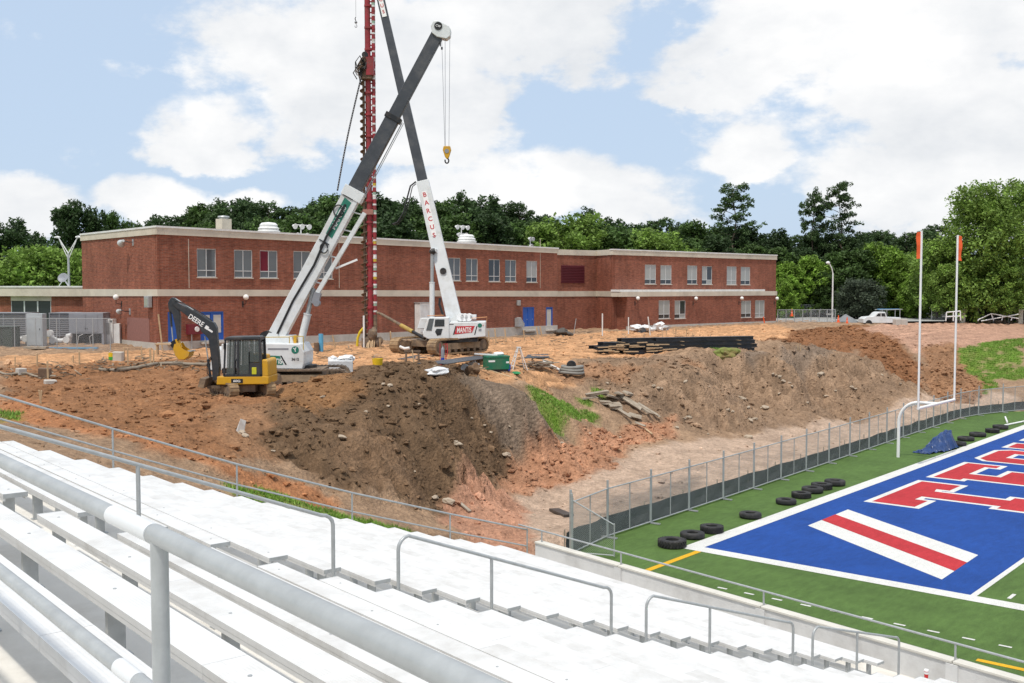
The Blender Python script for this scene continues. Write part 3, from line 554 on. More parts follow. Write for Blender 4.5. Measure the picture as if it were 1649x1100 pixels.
# ------------------------------------------------------------------ chain link fence in panels
def link_material():
    m = bpy.data.materials.new('chain_link'); m.use_nodes = True; nt = m.node_tree; N = nt.nodes.new; L = nt.links.new; b = nt.nodes['Principled BSDF']
    b.inputs['Base Color'].default_value = (.40, .42, .44, 1); b.inputs['Metallic'].default_value = .4; b.inputs['Roughness'].default_value = .5
    tc = N('ShaderNodeTexCoord'); sp = N('ShaderNodeSeparateXYZ'); L(tc.outputs['Object'], sp.inputs[0])
    def mm(op, a, c):
        n = N('ShaderNodeMath'); n.operation = op
        for i, v in enumerate((a, c)):
            if isinstance(v, (int, float)): n.inputs[i].default_value = v
            else: L(v, n.inputs[i])
        return n.outputs[0]
    s = mm('MULTIPLY', mm('ADD', sp.outputs[0], sp.outputs[2]), 14.0); d = mm('MULTIPLY', mm('SUBTRACT', sp.outputs[0], sp.outputs[2]), 14.0)
    w = mm('MAXIMUM', mm('LESS_THAN', mm('FRACT', s, 0), .11), mm('LESS_THAN', mm('FRACT', d, 0), .11)); L(w, b.inputs['Alpha']); return m
LINK = link_material()
SCREEN = mat('dark_screen_cloth', (0.085, 0.092, 0.095), 0.8, var=.25, scale=1.5)
def panel_proto(Lp, H=1.83):
    t = thing('chain_link_fence', 'x', 'fence'); fr = MB()
    for a, b in (((.04,0,.06),(.04,0,H)),((Lp-.04,0,.06),(Lp-.04,0,H)),((.04,0,H),(Lp-.04,0,H)),((.04,0,.08),(Lp-.04,0,.08))): fr.tube([a, b], .025, 8)
    fr.build('frame', GALV, t, True); MB().tube([(Lp/2,0,.08),(Lp/2,0,H)], .022, 8).build('mid_post', GALV, t, True)
    MB().add([(.04,.004,.08),(Lp-.04,.004,.08),(Lp-.04,.004,H),(.04,.004,H)], [(0,1,2,3)]).build('chain_link_mesh', LINK, t)
    MB().tube([(0,0,-.02),(0,0,2.14)], .042, 10).build('post', GALV, t, True); MB().bar((-.02,-.42,.03),(-.02,.42,.03), .06, .03).bar((.10,-.38,.03),(.10,.36,.03), .04, .03).build('foot', GALV, t); return t
FEN = [(-3.9,2.95),(-1.05,3.45),(1.98,3.52),(5.0,3.60),(8.0,3.68),(11.0,3.78),(14.0,3.90),(17.0,4.0),(20.0,4.12),(23.0,4.24),(26.0,4.36),(29.0,4.48),(32.0,4.6),(35.0,4.7),(38.0,4.8),(41.0,4.88),(44.0,4.95),(46.9,4.6),(49.8,3.75),(52.6,2.85),(55.4,1.95)]
LPAN = 3.0; pproto = panel_proto(LPAN)
ordw = ['first','second','third','fourth','fifth','sixth','seventh','eighth','ninth','tenth','eleventh','twelfth','thirteenth','fourteenth','fifteenth','sixteenth','seventeenth','eighteenth','nineteenth','twentieth','twenty-first','twenty-second','twenty-third','twenty-fourth','twenty-fifth','twenty-sixth','twenty-seventh','twenty-eighth']
for i in range(len(FEN)-1):
    p = pproto if i == 0 else copy_tree(pproto); a, b = FEN[i], FEN[i+1]; d = math.hypot(b[0]-a[0], b[1]-a[1])
    p.location = (a[0], a[1], 0.0); p.rotation_euler = (0, 0, math.atan2(b[1]-a[1], b[0]-a[0])); p.scale = (d/LPAN, 1, 1)
    tag(p, f'grey chain link fence section, {ordw[i]} from the concrete field wall', 'fence', 'chain link panels along the end line')
o = thing('fence_gate', 'short braced chain link gate panel beside the concrete wall end', 'gate', (-3.9, 2.95, 0), R(-68))
b = MB()
for p, q in (((.04,0,.06),(.04,0,2.0)),((1.5,0,.06),(1.5,0,1.2)),((.04,0,1.9),(1.5,0,1.15)),((.04,0,.1),(1.5,0,.1))): b.tube([p, q], .024, 8)
b.build('frame', GALV, o, True); MB().add([(.05,.0,.1),(1.5,0,.1),(1.5,0,1.15),(.05,0,1.88)], [(0,1,2,3)]).build('chain_link_mesh', LINK, o); MB().tube([(-.05,.05,0),(-.05,.05,2.25)], .045, 10).build('post', GALV, o, True)
# silt screen behind the panels
sf = thing('silt_fence', 'low dark fabric silt screen running behind the chain link panels', 'silt fence', (FEN[0][0], FEN[0][1], 0)); v = []; hs = []
P_ = [(x, y+0.22) for x, y in FEN]; tot = []
for i in range(len(P_)-1):
    for k in range(6): tot.append(lerp(P_[i], P_[i+1], k/6))
f = []
for i, (x, y) in enumerate(tot):
    h = .74+.015*math.sin(i*.9)+.05*mnoise.noise(Vector((i*.31, 0, 0))) - .10*min(1, i/60); wv = .03*math.sin(i*1.3); v += [(x-FEN[0][0], y-FEN[0][1]+wv, -.02), (x-FEN[0][0], y-FEN[0][1]+wv*2+.03, h*.5), (x-FEN[0][0], y-FEN[0][1]+wv, h)]
for i in range(len(tot)-1): f += [(3*i, 3*i+3, 3*i+4, 3*i+1), (3*i+1, 3*i+4, 3*i+5, 3*i+2)]
q = MB().add(v, f).build('fabric', SCREEN, sf); q.modifiers.new('solid', 'SOLIDIFY').thickness = .008
for i in range(0, len(tot), 6): MB().box((tot[i][0]-FEN[0][0], tot[i][1]-FEN[0][1]+.08, .42), (.035, .035, .86)).build('stake', WOODGREY, sf)
# ------------------------------------------------------------------ grandstand: concrete steps
S_END = 25.0; S_BACK = -10.0; NROW = 25; TP = 0.762; S_A0, S_A1 = 10.75, 12.0
def row_t(k): return 1.32+TP*k
def tread(k): return seat_z(k)-0.43
prof = [(-6.0, tread(0)+.35), (0.98, tread(0)+.35)]
tt = 0.98
for k in range(NROW):
    prof += [(row_t(k)-.34, tread(k))]; nt_ = row_t(k+1)-.34
    prof += [(nt_, tread(k))]
prof += [(row_t(NROW)-.34, tread(NROW-1)-.12), (20.95, tread(NROW-1)-.12)]
vs = []; n = len(prof)
for s in (S_BACK, S_END):
    for t, z in prof: vs.append(SP(s, t, z))
    for t, z in prof: vs.append(SP(s, t, z-1.6))
fs = []
for i in range(n-1):
    fs.append((i, i+1, 2*n+i+1, 2*n+i)); fs.append((n+i+1, n+i, 3*n+i, 3*n+i+1))
for e in (0, 2*n):
    for i in range(n-1): fs.append((e+i, e+i+1, e+n+i+1, e+n+i))
fs.append((0, n, 3*n, 2*n)); fs.append((n-1, 2*n-1, 4*n-1, 3*n-1))
gs = MB().add(vs, fs).build('grandstand_steps', mat('stand_concrete', (0.68, 0.66, 0.62), .85, var=.10, scale=.8, bump=.15, bscale=25, dirt=(.40,.37,.32,.45), dscale=.9)); tag(gs, 'stepped concrete terraces carrying the aluminium benches', kind='structure')
# intermediate aisle steps
b = MB()
for k in range(NROW-1):
    zm = (tread(k)+tread(k+1))/2; t1 = row_t(k+1)-.34
    c0 = [SP(S_A0+.1, t1-.002, tread(k+1)-.02), SP(S_A1-.1, t1-.002, tread(k+1)-.02), SP(S_A1-.1, t1+.30, tread(k+1)-.02), SP(S_A0+.1, t1+.30, tread(k+1)-.02)]
    b.add([(*p[:2], tread(k+1)-.02) for p in c0]+[(*p[:2], zm) for p in c0], [(4,5,6,7),(0,1,5,4),(1,2,6,5),(2,3,7,6),(3,0,4,7)])
b.build('aisle_step', MATS['stand_concrete'], gs)
# ------------------------------------------------------------------ benches
PLW, PLH = 0.243, 0.042
def plank_mesh(L):
    b = MB(); h = PLH
    b.box((L/2, PLW/2, -h/2), (L-.004, PLW, h)); b.box((L/2, .012, -h-.018), (L-.004, .02, .03)); b.box((L/2, PLW-.012, -h-.018), (L-.004, .02, .03)); return b
PM = {}
def plank(L):
    k = round(L, 2)
    if k not in PM:
        me = plank_mesh(L).mesh('plank', ALU); PM[k] = me
    return PM[k]
def bracket_mesh():
    b = MB(); b.box((0, PLW/2, -PLH-.02), (.055, PLW*.9, .035)); b.box((0, PLW/2, -.24), (.05, .11, .38)); b.box((0, PLW/2+.01, -.424), (.09, .17, .01)); return b.mesh('bracket', GALV)
BRK = bracket_mesh()
def boltm():
    return MB().lathe([(0,.004),(.011,.004),(.013,0)], n=8).mesh('bolt', GALV)
BOLT = boltm()
END = MB().box((0, PLW/2, -PLH/2), (.008, PLW+.004, PLH+.006)).mesh('end_cap', GALV)
RZ = AH
def bench(k, s0, s1, joints, block):
    t0 = row_t(k); z = seat_z(k); up = NROW-k
    lab = f'white aluminium bench {block}, {ordw[up-1]} row up from field wall'
    e = thing('bleacher_bench', lab, 'bench', SP(s0, t0, z), RZ, 'aluminium benches of the grandstand')
    # local x runs along the row; local y must run down the slope, so mirror it
    cuts = [s0]+[j for j in joints if s0+.3 < j < s1-.3]+[s1]
    for a, c in zip(cuts[:-1], cuts[1:]):
        link_mesh('plank', plank(c-a), e, (a-s0, 0, 0), (0, 0, 0), (1, -1, 1))
    nb = max(2, int((s1-s0)/1.83)+1); bs = [s0+.28+(s1-s0-.56)*i/(nb-1) for i in range(nb)]
    for x in bs:
        link_mesh('bracket', BRK, e, (x-s0, 0, 0), (0, 0, 0), (1, -1, 1))
        if k < 7: link_mesh('bolt', BOLT, e, (x-s0, -PLW/2, 0.0005))
    for x in (-.002, s1-s0+.002): link_mesh('end_cap', END, e, (x, 0, 0), (0, 0, 0), (1, -1, 1))
for k in range(NROW):
    jit = (k*1.37) % 3.0
    js = [5.0] if k < 2 else [2.0+jit, 7.6+((k*.77) % 1.5)]
    bench(k, -9.0, S_A0, [-3.5]+js, 'before the aisle'); bench(k, S_A1, S_END-.12, [S_A1+3.6+((k*1.9) % 3.2), S_A1+9.3+((k*.7) % 1.2)], 'beyond the aisle')
# ------------------------------------------------------------------ aisle handrails
def handrail(t0, t1, z0, z1, mids, lb):
    s = 11.4; e = thing('handrail', lb, 'handrail', SP(s, t0, 0), 0, 'tubular handrails down the aisle'); o = np.array(SP(s, t0, 0))
    def q(t, z): p = np.array(SP(s, t, z))-o; return tuple(p)
    rb = .16; pts = [q(t0, stand_z(t0)-.1), q(t0, z0-rb*1.4)]
    sl = (z1-z0)/(t1-t0)
    for a in np.linspace(.25, 1.0, 4): pts.append(q(t0+rb*(1-math.cos(a*math.pi/2)), z0-rb*1.4+(rb*1.4+sl*rb)*math.sin(a*math.pi/2)))
    for a in np.linspace(0, 1, 5): pts.append(q(t1-rb+rb*math.sin(a*math.pi/2), z1-sl*rb-(rb*.9)*(1-math.cos(a*math.pi/2))))
    pts.append(q(t1, stand_z(t1)-.1)); MB().tube(pts, .024, 10).build('rail', GALV, e, True)
    for t in mids: MB().tube([q(t, stand_z(t)-.1), q(t, z0+sl*(t-t0))], .023, 10).build('post', GALV, e, True)
handrail(-0.6, 6.45, 9.08, 6.36, (1.6, 4.06), 'long tubular handrail at the top of the aisle stairs')
handrail(7.40, 11.25, 6.04, 4.60, (8.93,), 'tubular aisle handrail, second down from the top of the stairs')
handrail(12.02, 15.85, 4.38, 3.14, (13.55,), 'tubular aisle handrail, third down from the top of the stairs')
handrail(16.45, 19.4, 2.97, 2.12, (17.9,), 'shortest tubular aisle handrail at the foot of the stairs')
# ------------------------------------------------------------------ end rail, field wall, front guard rail
er = thing('end_railing', 'two-bar galvanised pipe railing down the open end of the grandstand', 'railing', SP(S_END-.05, 0, 0)); o0 = np.array(SP(S_END-.05, 0, 0))
TT = [-4.0, 2.0, 5.2, 8.31, 11.38, 14.71, 18.0, 20.95]; ZT = [9.1, 8.42, 7.12, 5.91, 4.75, 3.61, 2.58, 1.69]
top = [tuple(np.array(SP(S_END-.05, t, z))-o0) for t, z in zip(TT, ZT)]; mid = [(p[0], p[1], p[2]-.52) for p in top]
MB().tube(top, .026, 10).build('top_rail', GALV, er, True); MB().tube(mid, .022, 10).build('mid_rail', GALV, er, True)
for p, t in zip(top[1:], TT[1:]): MB().tube([(p[0], p[1], stand_z(t)-.3), p], .024, 10).build('post', GALV, er, True)
WT = 20.80; WZ = 1.45
fw = thing('field_wall', 'low pale concrete wall with pipe rail between the benches and the turf', 'wall', SP(S_END-.6, WT, 0), RZ); LW = S_END-.6+14
# local x = -A direction: toward the camera side
def wl(x, y, z): return (-x, -y, z)
seg = [0]; 
while seg[-1] < LW-1: seg.append(seg[-1]+(4.9 if len(seg) > 1 else 3.6))
for a, c in zip(seg[:-1], seg[1:]):
    q = MB(); x0, x1 = -(c-.012), -(a+.012)
    q.b2(x0, x1, -.20, 0, -.4, WZ-.06); q.build('wall_panel', CONCW, fw); MB().b2(x0, x1, -.235, .035, WZ-.06, WZ)  .build('coping', mat('pale_coping', (.60,.58,.53), .8), fw, bevel=.012)
    MB().b2(-(c+.13), -(c-.13), -.01, .05, .3, WZ-.07).build('pilaster', CONCW, fw)
MB().tube([(.9,-.10,WZ+.34),(.15,-.10,WZ+.34),(-LW,-.10,WZ+.34)], .026, 10).build('rail', GALV, fw, True)
for x in [0.2]+seg[1:]: MB().tube([(-x,-.10,WZ-.02),(-x,-.10,WZ+.33)], .024, 8).build('rail_post', GALV, fw, True)
TR = .95; ZR = 8.595
gr = thing('guard_rail', 'thick galvanised guard rail with mid bar in front of the topmost bench', 'guard rail', SP(2.53, TR, tread(0)), RZ); z0 = ZR-tread(0)
MB().tube([(-8, 0, z0+.02), (-.06, 0, z0), (.03, 0, z0)], .0245, 20).build('top_rail', GALV, gr, True); MB().tube([(.0, 0, z0-.004), (8.5, 0, z0-.02)], .0235, 20).build('top_rail', GALV, gr, True)
for x in (0, -2.4, 2.6, 5.2, -4.8): MB().tube([(x, 0, 0), (x, 0, z0-.012)], .0215, 20).build('post', GALV, gr, True)
MB().tube([(-8, 0, z0-.40), (8.5, 0, z0-.42)], .0225, 20).build('mid_rail', GALV, gr, True)
SILV = mat('zinc_touch_up_paint', (.72,.74,.76), .5, .2, var=.06)
MB().tube([(.04, 0, z0-.002), (.14, 0, z0-.002), (.33, 0, z0-.003)], .0252, 20).build('zinc_patch', SILV, gr, True)
MB().tube([(.16, 0, z0-.4099), (.30, 0, z0-.4101)], .0234, 20).build('zinc_patch', SILV, gr, True)
# paper cup
pc = gz(1492, 1094, seat_z(24)+.02); cup = thing('paper_cup', 'red paper cup with white lid standing near the field wall', 'cup', SP(8.6, row_t(24)+.1, seat_z(24)))
p = dep(1491, 1093, 21.0); 
d = ray(1491.5, 1093); kk = (seat_z(24)-CAM[2])/d[2]; P = CAM+d*kk; cup.location = (P[0], P[1], seat_z(24))
MB().lathe([(.001,0),(.034,0),(.047,.16),(.001,.16)], n=18).build('cup_body', mat('cup_red', (.62,.03,.03), .5), cup, True); MB().lathe([(.001,.19),(.040,.19),(.050,.17),(.050,.158),(.001,.158)], n=18).build('lid', WHITEP, cup, True)
MB().lathe([(.0435,.10),(.0478,.145)], n=18).build('white_band', WHITEP, cup, True)
# ------------------------------------------------------------------ brick school
def brick_material(name, c1, c2, cm):
    m = bpy.data.materials.new(name); m.use_nodes = True; nt = m.node_tree; N = nt.nodes.new; L = nt.links.new; b = nt.nodes['Principled BSDF']; b.inputs['Roughness'].default_value = .88; b.inputs['Specular IOR Level'].default_value = .2
    tc = N('ShaderNodeTexCoord'); sp = N('ShaderNodeSeparateXYZ'); L(tc.outputs['Object'], sp.inputs[0]); cb = N('ShaderNodeCombineXYZ'); L(sp.outputs[0], cb.inputs[0]); L(sp.outputs[2], cb.inputs[1])
    br = N('ShaderNodeTexBrick'); br.inputs['Scale'].default_value = 1.0; br.inputs['Brick Width'].default_value = .42; br.inputs['Row Height'].default_value = .10; br.inputs['Mortar Size'].default_value = .010; br.inputs['Bias'].default_value = -.1
    br.inputs['Color1'].default_value = (*c1, 1); br.inputs['Color2'].default_value = (*c2, 1); br.inputs['Mortar'].default_value = (*cm, 1); L(cb.outputs[0], br.inputs['Vector'])
    def no(sc, det, mp=None):
        n = N('ShaderNodeTexNoise'); n.inputs['Scale'].default_value = sc; n.inputs['Detail'].default_value = det; n.inputs['Roughness'].default_value = .7
        if mp: k = N('ShaderNodeMapping'); k.inputs['Scale'].default_value = mp; L(cb.outputs[0], k.inputs[0]); L(k.outputs[0], n.inputs[0])
        else: L(cb.outputs[0], n.inputs[0])
        return n.outputs[0]
    col = br.outputs[0]
    for v, lo, hi in ((no(.35, 6), .78, 1.22), (no(1.0, 3, (2.4, 10, 1)), .72, 1.28), (no(.8, 6, (2.5, .25, 1)), .80, 1.14)):
        r = N('ShaderNodeMapRange'); r.inputs[1].default_value = .32; r.inputs[2].default_value = .68; r.inputs[3].default_value = lo; r.inputs[4].default_value = hi; L(v, r.inputs[0])
        x = N('ShaderNodeMix'); x.data_type = 'RGBA'; x.blend_type = 'MULTIPLY'; x.inputs[0].default_value = 1; L(col, x.inputs[6]); L(r.outputs[0], x.inputs[7]); col = x.outputs[2]
    L(col, b.inputs['Base Color']); bp = N('ShaderNodeBump'); bp.inputs['Strength'].default_value = .5; bp.inputs['Distance'].default_value = .01; L(br.outputs['Fac'], bp.inputs['Height']); bp.invert = True; L(bp.outputs[0], b.inputs['Normal']); return m
BRICK = brick_material('red_brick', (.30,.098,.058), (.225,.070,.045), (.24,.165,.13))
class Facade:
    """vertical wall plane through two ground points; local x along it, local y into the building"""
    def __init__(s, A, B):
        s.A = np.array(A[:2], float); s.B = np.array(B[:2], float); s.L = float(np.hypot(*(s.B-s.A))); s.d = (s.B-s.A)/s.L; s.n = np.array([-s.d[1], s.d[0]]); s.rz = math.atan2(s.d[1], s.d[0])
    def uz(s, px, py, back=0.0):
        d = ray(px, py); k = ((s.A-CAM[:2])@s.n+back)/(d[:2]@s.n); P = CAM+d*k; return float((P[:2]-s.A)@s.d), float(P[2])
    def rect(s, x0, y0, x1, y1):
        a = s.uz(x0, y0); b = s.uz(x1, y1); c = s.uz(x0, y1); e = s.uz(x1, y0); return a[0], b[0], (b[1]+c[1])/2, (a[1]+e[1])/2
    def root(s, name, label, cat, z=0): return thing(name, label, cat, (s.A[0], s.A[1], z), s.rz)
    def sub(s, parent, P0):  # offset for a facade that belongs to another root
        pass
def wall_cells(u0, u1, z0, z1, ops, y=0.0, rev=.16):
    us = sorted({u0, u1, *[v for o in ops for v in o[:2]]}); zs = sorted({z0, z1, *[v for o in ops for v in o[2:4]]}); b = MB()
    for i in range(len(us)-1):
        for j in range(len(zs)-1):
            um, zm = (us[i]+us[i+1])/2, (zs[j]+zs[j+1])/2
            if any(o[0] < um < o[1] and o[2] < zm < o[3] for o in ops): continue
            b.add([(us[i],y,zs[j]),(us[i+1],y,zs[j]),(us[i+1],y,zs[j+1]),(us[i],y,zs[j+1])], [(0,1,2,3)])
    for a, c, d, e in ops:
        b.add([(a,y,d),(a,y+rev,d),(a,y+rev,e),(a,y,e)], [(0,1,2,3)]); b.add([(c,y,d),(c,y+rev,d),(c,y+rev,e),(c,y,e)], [(3,2,1,0)])
        b.add([(a,y,e),(c,y,e),(c,y+rev,e),(a,y+rev,e)], [(3,2,1,0)]); b.add([(a,y,d),(c,y,d),(c,y+rev,d),(a,y+rev,d)], [(0,1,2,3)])
    b.add([(u0,y+rev+.02,z0),(u1,y+rev+.02,z0),(u1,y+rev+.02,z1),(u0,y+rev+.02,z1)], [(0,1,2,3)])
    return b
FRAME = mat('window_frame_white', (.62,.64,.65), .5, .2, var=.05)
CURT = mat('dark_red_curtain', (.16,.012,.03), .8); BLIND = mat('window_blind', (.50,.50,.47), .8)
def window(root, o, y=0.0, kind=0, trans=.24):
    a, c, d, e = o; w = .055; f = MB(); yy0, yy1 = y+.05, y+.11; zt = d+(e-d)*trans; um = (a+c)/2
    for bx in ((a, c, e-w, e), (a, c, d, d+w), (a, a+w, d+w, e-w), (c-w, c, d+w, e-w)): f.b2(bx[0], bx[1], yy0, yy1, bx[2], bx[3])
    f.b2(um-w/2, um+w/2, yy0+.004, yy1-.004, d+w, e-w); f.b2(a+w, c-w, yy0+.008, yy1-.008, zt-w/2, zt+w/2); fo = f.build('window', FRAME, root)
    MB().b2(a-.05, c+.05, y-.05, y+.05, d-.07, d-.003).build('window_sill', CREAM, fo)
    for i, (p, q) in enumerate(((a+w, um-w/2), (um+w/2, c-w))):
        for j, (r, s) in enumerate(((d+w, zt-w/2), (zt+w/2, e-w))):
            m = GLASS
            if kind == 1: m = GLASSB if j == 1 else GLASSD
            elif kind == 2: m = GLASSB if (i+j) % 2 else GLASSD
            elif kind == 3 and i == 0 and j == 1: m = CURT
            elif kind == 4: m = GLASSB
            elif kind == 5: m = GLASSD
            MB().add([(p,y+.085,r),(q,y+.085,r),(q,y+.085,s),(p,y+.085,s)], [(0,1,2,3)]).build('pane', m, fo)
def globe_lamp(loc, rz, lb, drop=.35):
    e = thing('globe_lamp', lb, 'wall lamp', loc, rz, 'white globe lamps on the school walls'); MB().lump((0,-.42,.0), .21, 0, 2, rough=0).build('globe', mat('opal_globe', (.82,.82,.80), .35, var=.03), e, True)
    MB().tube([(0,-.42,-.17),(0,-.42,-.42),(0,-.30,-.50),(0,0,-.50)], .025, 8).build('bracket_arm', BLACK, e, True); MB().b2(-.05,.05,-.04,0,-.75,-.3).build('wall_plate', BLACK, e)
# main block
PL = dep(252, 364, 72.0); PR = dep(897.5, 400, 105.0); PLL = dep(131, 377, 83.0)
FA = Facade(PL, PR); ZRL, ZRR = 13.38, 13.08; ZROOF = 13.24; ZB0 = 4.4
school = FA.root('brick_school', 'long two-storey red brick school with cream roof fascia and mid band', 'building')
def wz(px, y0, y1): return FA.uz(px, y0)[1], FA.uz(px, y1)[1]
WIN = [((317,400.5,348.5,446.5),3.3),((377,402.5,407,447.2),0),((418.5,403.5,447.5,447.8),3),((472.5,404.5,500.5,448.6),0),((508.5,406,536,449),0),((722,415.2,741.8,452),0),((750.5,416.4,769.6,452.8),0),((787,417.8,805.5,453.5),5),((813.5,418.6,831.5,453.8),0),((847.8,420.3,865.2,454.6),1)]
DOORS = [((270,502.5,290,551.5),'l'),((322.5,501.8,360.5,549.5),'d'),((842,494.6,860.2,531),'d2'),((879.2,494.6,890,530.2),'s')]
ops = [FA.rect(*w[0]) for w in WIN]; dops = [FA.rect(*d[0]) for d in DOORS]
# roof and band levels follow the picture: slight fall of the parapet to the right
LF = FA.L
def zline(pxL, yL, pxR, yR): return FA.uz(pxL, yL)[1], FA.uz(pxR, yR)[1]
zt = zline(252, 364, 897.5, 399.5); zf = zline(252, 377.5, 897.5, 408); zb1 = zline(252, 466, 897.5, 468.6); zb0 = zline(252, 477, 897.5, 477.6)
def slope_strip(u0, u1, za, zb_, y0, y1, name, m, parent=school, L=LF):   # a strip between two nearly level lines
    f = lambda u, zz: zz[0]+(zz[1]-zz[0])*u/L
    v = [(u0,y0,f(u0,za)),(u1,y0,f(u1,za)),(u1,y0,f(u1,zb_)),(u0,y0,f(u0,zb_)),(u0,y1,f(u0,za)),(u1,y1,f(u1,za)),(u1,y1,f(u1,zb_)),(u0,y1,f(u0,zb_))]
    return MB().add(v, [(0,1,2,3),(5,4,7,6),(4,0,3,7),(1,5,6,2),(3,2,6,7),(4,5,1,0)]).build(name, m, parent)
zu0, zu1 = max(zb1)-.05, min(zf)+.3
wall_cells(0, LF, min(zb0)-.1, max(zf)+.02, ops).build('upper_wall', BRICK, school)
wall_cells(0, LF, ZB0, min(zb0)-.1, dops).build('lower_wall', BRICK, school)
slope_strip(-.06, LF+.06, zf, zt, -.10, .5, 'roof_fascia', CREAM); slope_strip(-.10, LF+.10, (zt[0]-.10, zt[1]-.10), (zt[0]+.03, zt[1]+.03), -.14, .45, 'roof_coping', WHITE)
slope_strip(-.04, LF+.0, zb0, zb1, -.06, .1, 'stone_band', CREAM)
for i, ((px, k)) in enumerate(WIN): window(school, ops[i], 0, 3 if k == 3 else (0 if k > 3.2 and k < 4 else int(k)))
for px in (304, 546, 870): u = FA.uz(px, 430)[0]; MB().b2(u-.02, u+.02, -.012, .02, FA.uz(px, 464)[1], FA.uz(px, 385)[1]).build('expansion_joint', CREAM, school)
MB().b2(-.02, LF, -.05, .12, ZB0-.2, 5.45).build('foundation', CONC, school)
for (r, k), o in zip(DOORS, dops):
    a, c, d, e = o; fr = MB(); w = .09
    for bx in ((a, c, e-w, e), (a, a+w, d, e-w), (c-w, c, d, e-w)): fr.b2(bx[0], bx[1], .02, .14, bx[2], bx[3])
    if k in ('d', 'd2'): fr.b2((a+c)/2-.05, (a+c)/2+.05, .02, .14, d, e-w)
    do = fr.build('door', BLUEDOOR, school); xs = [(a+w, c-w)] if k in ('l', 's') else [(a+w, (a+c)/2-.05), ((a+c)/2+.05, c-w)]
    for p, q in xs:
        MB().b2(p, q, .07, .11, d+.02, e-w).build('leaf', BLUEDOOR, do)
        if k in ('d', 's'): MB().b2(p+.10, q-.10, .055, .069, d+(.6 if k == 'd' else .35), e-w-.15).build('panel', mat('pale_door_panel', (.50,.50,.47), .6), do)
        MB().b2(q-.14, q-.10, .03, .07, d+.95, d+1.05).build('handle', GALV, do)
    MB().b2(a-.1, c+.1, -.5, .05, d-.15, d-.01).build('door_step', CONC, school)
# left return wall
FL = Facade(PLL, PL); LL = FL.L
rw = bpy.data.objects.new('side_wall', None); COL.objects.link(rw); rw.parent = school; rw.matrix_parent_inverse = (Matrix.Translation((FA.A[0], FA.A[1], 0)) @ Matrix.Rotation(FA.rz, 4, 'Z')).inverted(); rw.location = (FL.A[0], FL.A[1], 0); rw.rotation_euler = (0, 0, FL.rz)
zs = [FL.uz(x, y)[1] for x, y in ((131.5,377),(131.5,388),(131.5,465.6),(131.5,477))]
wall_cells(0, LL-.001, ZB0, zt[0]-.1, []).build('wall', BRICK, rw)
def strip2(za, zb_, y0, y1, nm, m):
    v = [(-.06,y0,za[0]),(LL+.05,y0,za[1]),(LL+.05,y0,zb_[1]),(-.06,y0,zb_[0]),(-.06,y1,za[0]),(LL+.05,y1,za[1]),(LL+.05,y1,zb_[1]),(-.06,y1,zb_[0])]; MB().add(v, [(0,1,2,3),(5,4,7,6),(4,0,3,7),(1,5,6,2),(3,2,6,7),(4,5,1,0)]).build(nm, m, rw)
strip2((zs[1], zf[0]), (zs[0], zt[0]), -.08, .5, 'roof_fascia', CREAM); strip2((zs[0]-.1, zt[0]-.1), (zs[0]+.028, zt[0]+.028), -.12, .45, 'roof_coping', WHITE); strip2((zs[3], zb0[0]), (zs[2], zb1[0]), -.05, .1, 'stone_band', CREAM)
MB().b2(0, LL, -.04, .1, ZB0-.2, 5.4).build('foundation', CONC, rw)
a = FL.rect(205,512,241.5,556); MB().b2(a[0], a[1], -.03, .02, a[2], a[3]).build('brick_patch', mat('faded_brick_patch', (.27,.13,.11), .9, var=.2, scale=6), rw)
# roof deck
PBK = PL[:2]+FA.n*30
MB().slab([(.3,.4),(LF-.3,.4),(LF-.3,16),(9,16)], 12.4, 12.6).build('roof_deck', CONC, school)
MB().b2(LF-.2, LF+.0, .15, 16, ZB0, 13.0).build('end_wall', BRICK, school)
# recess and right wing
PWR = dep(1250, 410.8, 129.0); PWL = dep(987, 401.3, 109.4); PRC = dep(961, 403, 112.7); PRL = dep(880, 401, 108.6)
FW = Facade(PWL, PWR); LWg = FW.L
wing = FW.root('school_wing', 'right wing of the brick school with projecting ground floor and flat roof', 'building')
zw1 = FW.uz(987, 401.3)[1], FW.uz(1250, 410.8)[1]; zw0 = FW.uz(987, 410.5)[1], FW.uz(1250, 418.6)[1]
Z3 = lambda x, y: (800+x*.285, 300+y*.285)
def r3(x0, x1, y0, y1): a = Z3(x0, y0); b = Z3(x1, y1); return FW.rect(a[0], a[1], b[0], b[1])
WU = [(837,900,443,552,1),(925,988,446,553,1),(1077,1133,448,553,1),(1160,1217,452,554,2),(1300,1355,453,556,4),(1379,1432,456,556,1)]
wo = [r3(*w[:4]) for w in WU]; zmid = FW.uz(1120, 470)[1]
wall_cells(0, LWg, zmid-1.5, max(zw0)+.02, wo).build('upper_wall', BRICK, wing)
for w, o in zip(WU, wo): window(wing, o, 0, w[4])
slope_strip(-.06, LWg+.06, zw0, zw1, -.10, .5, 'roof_fascia', CREAM, wing, LWg); slope_strip(-.10, LWg+.10, (zw1[0]-.1, zw1[1]-.1), (zw1[0]+.03, zw1[1]+.03), -.14, .4, 'roof_coping', WHITE, wing, LWg)
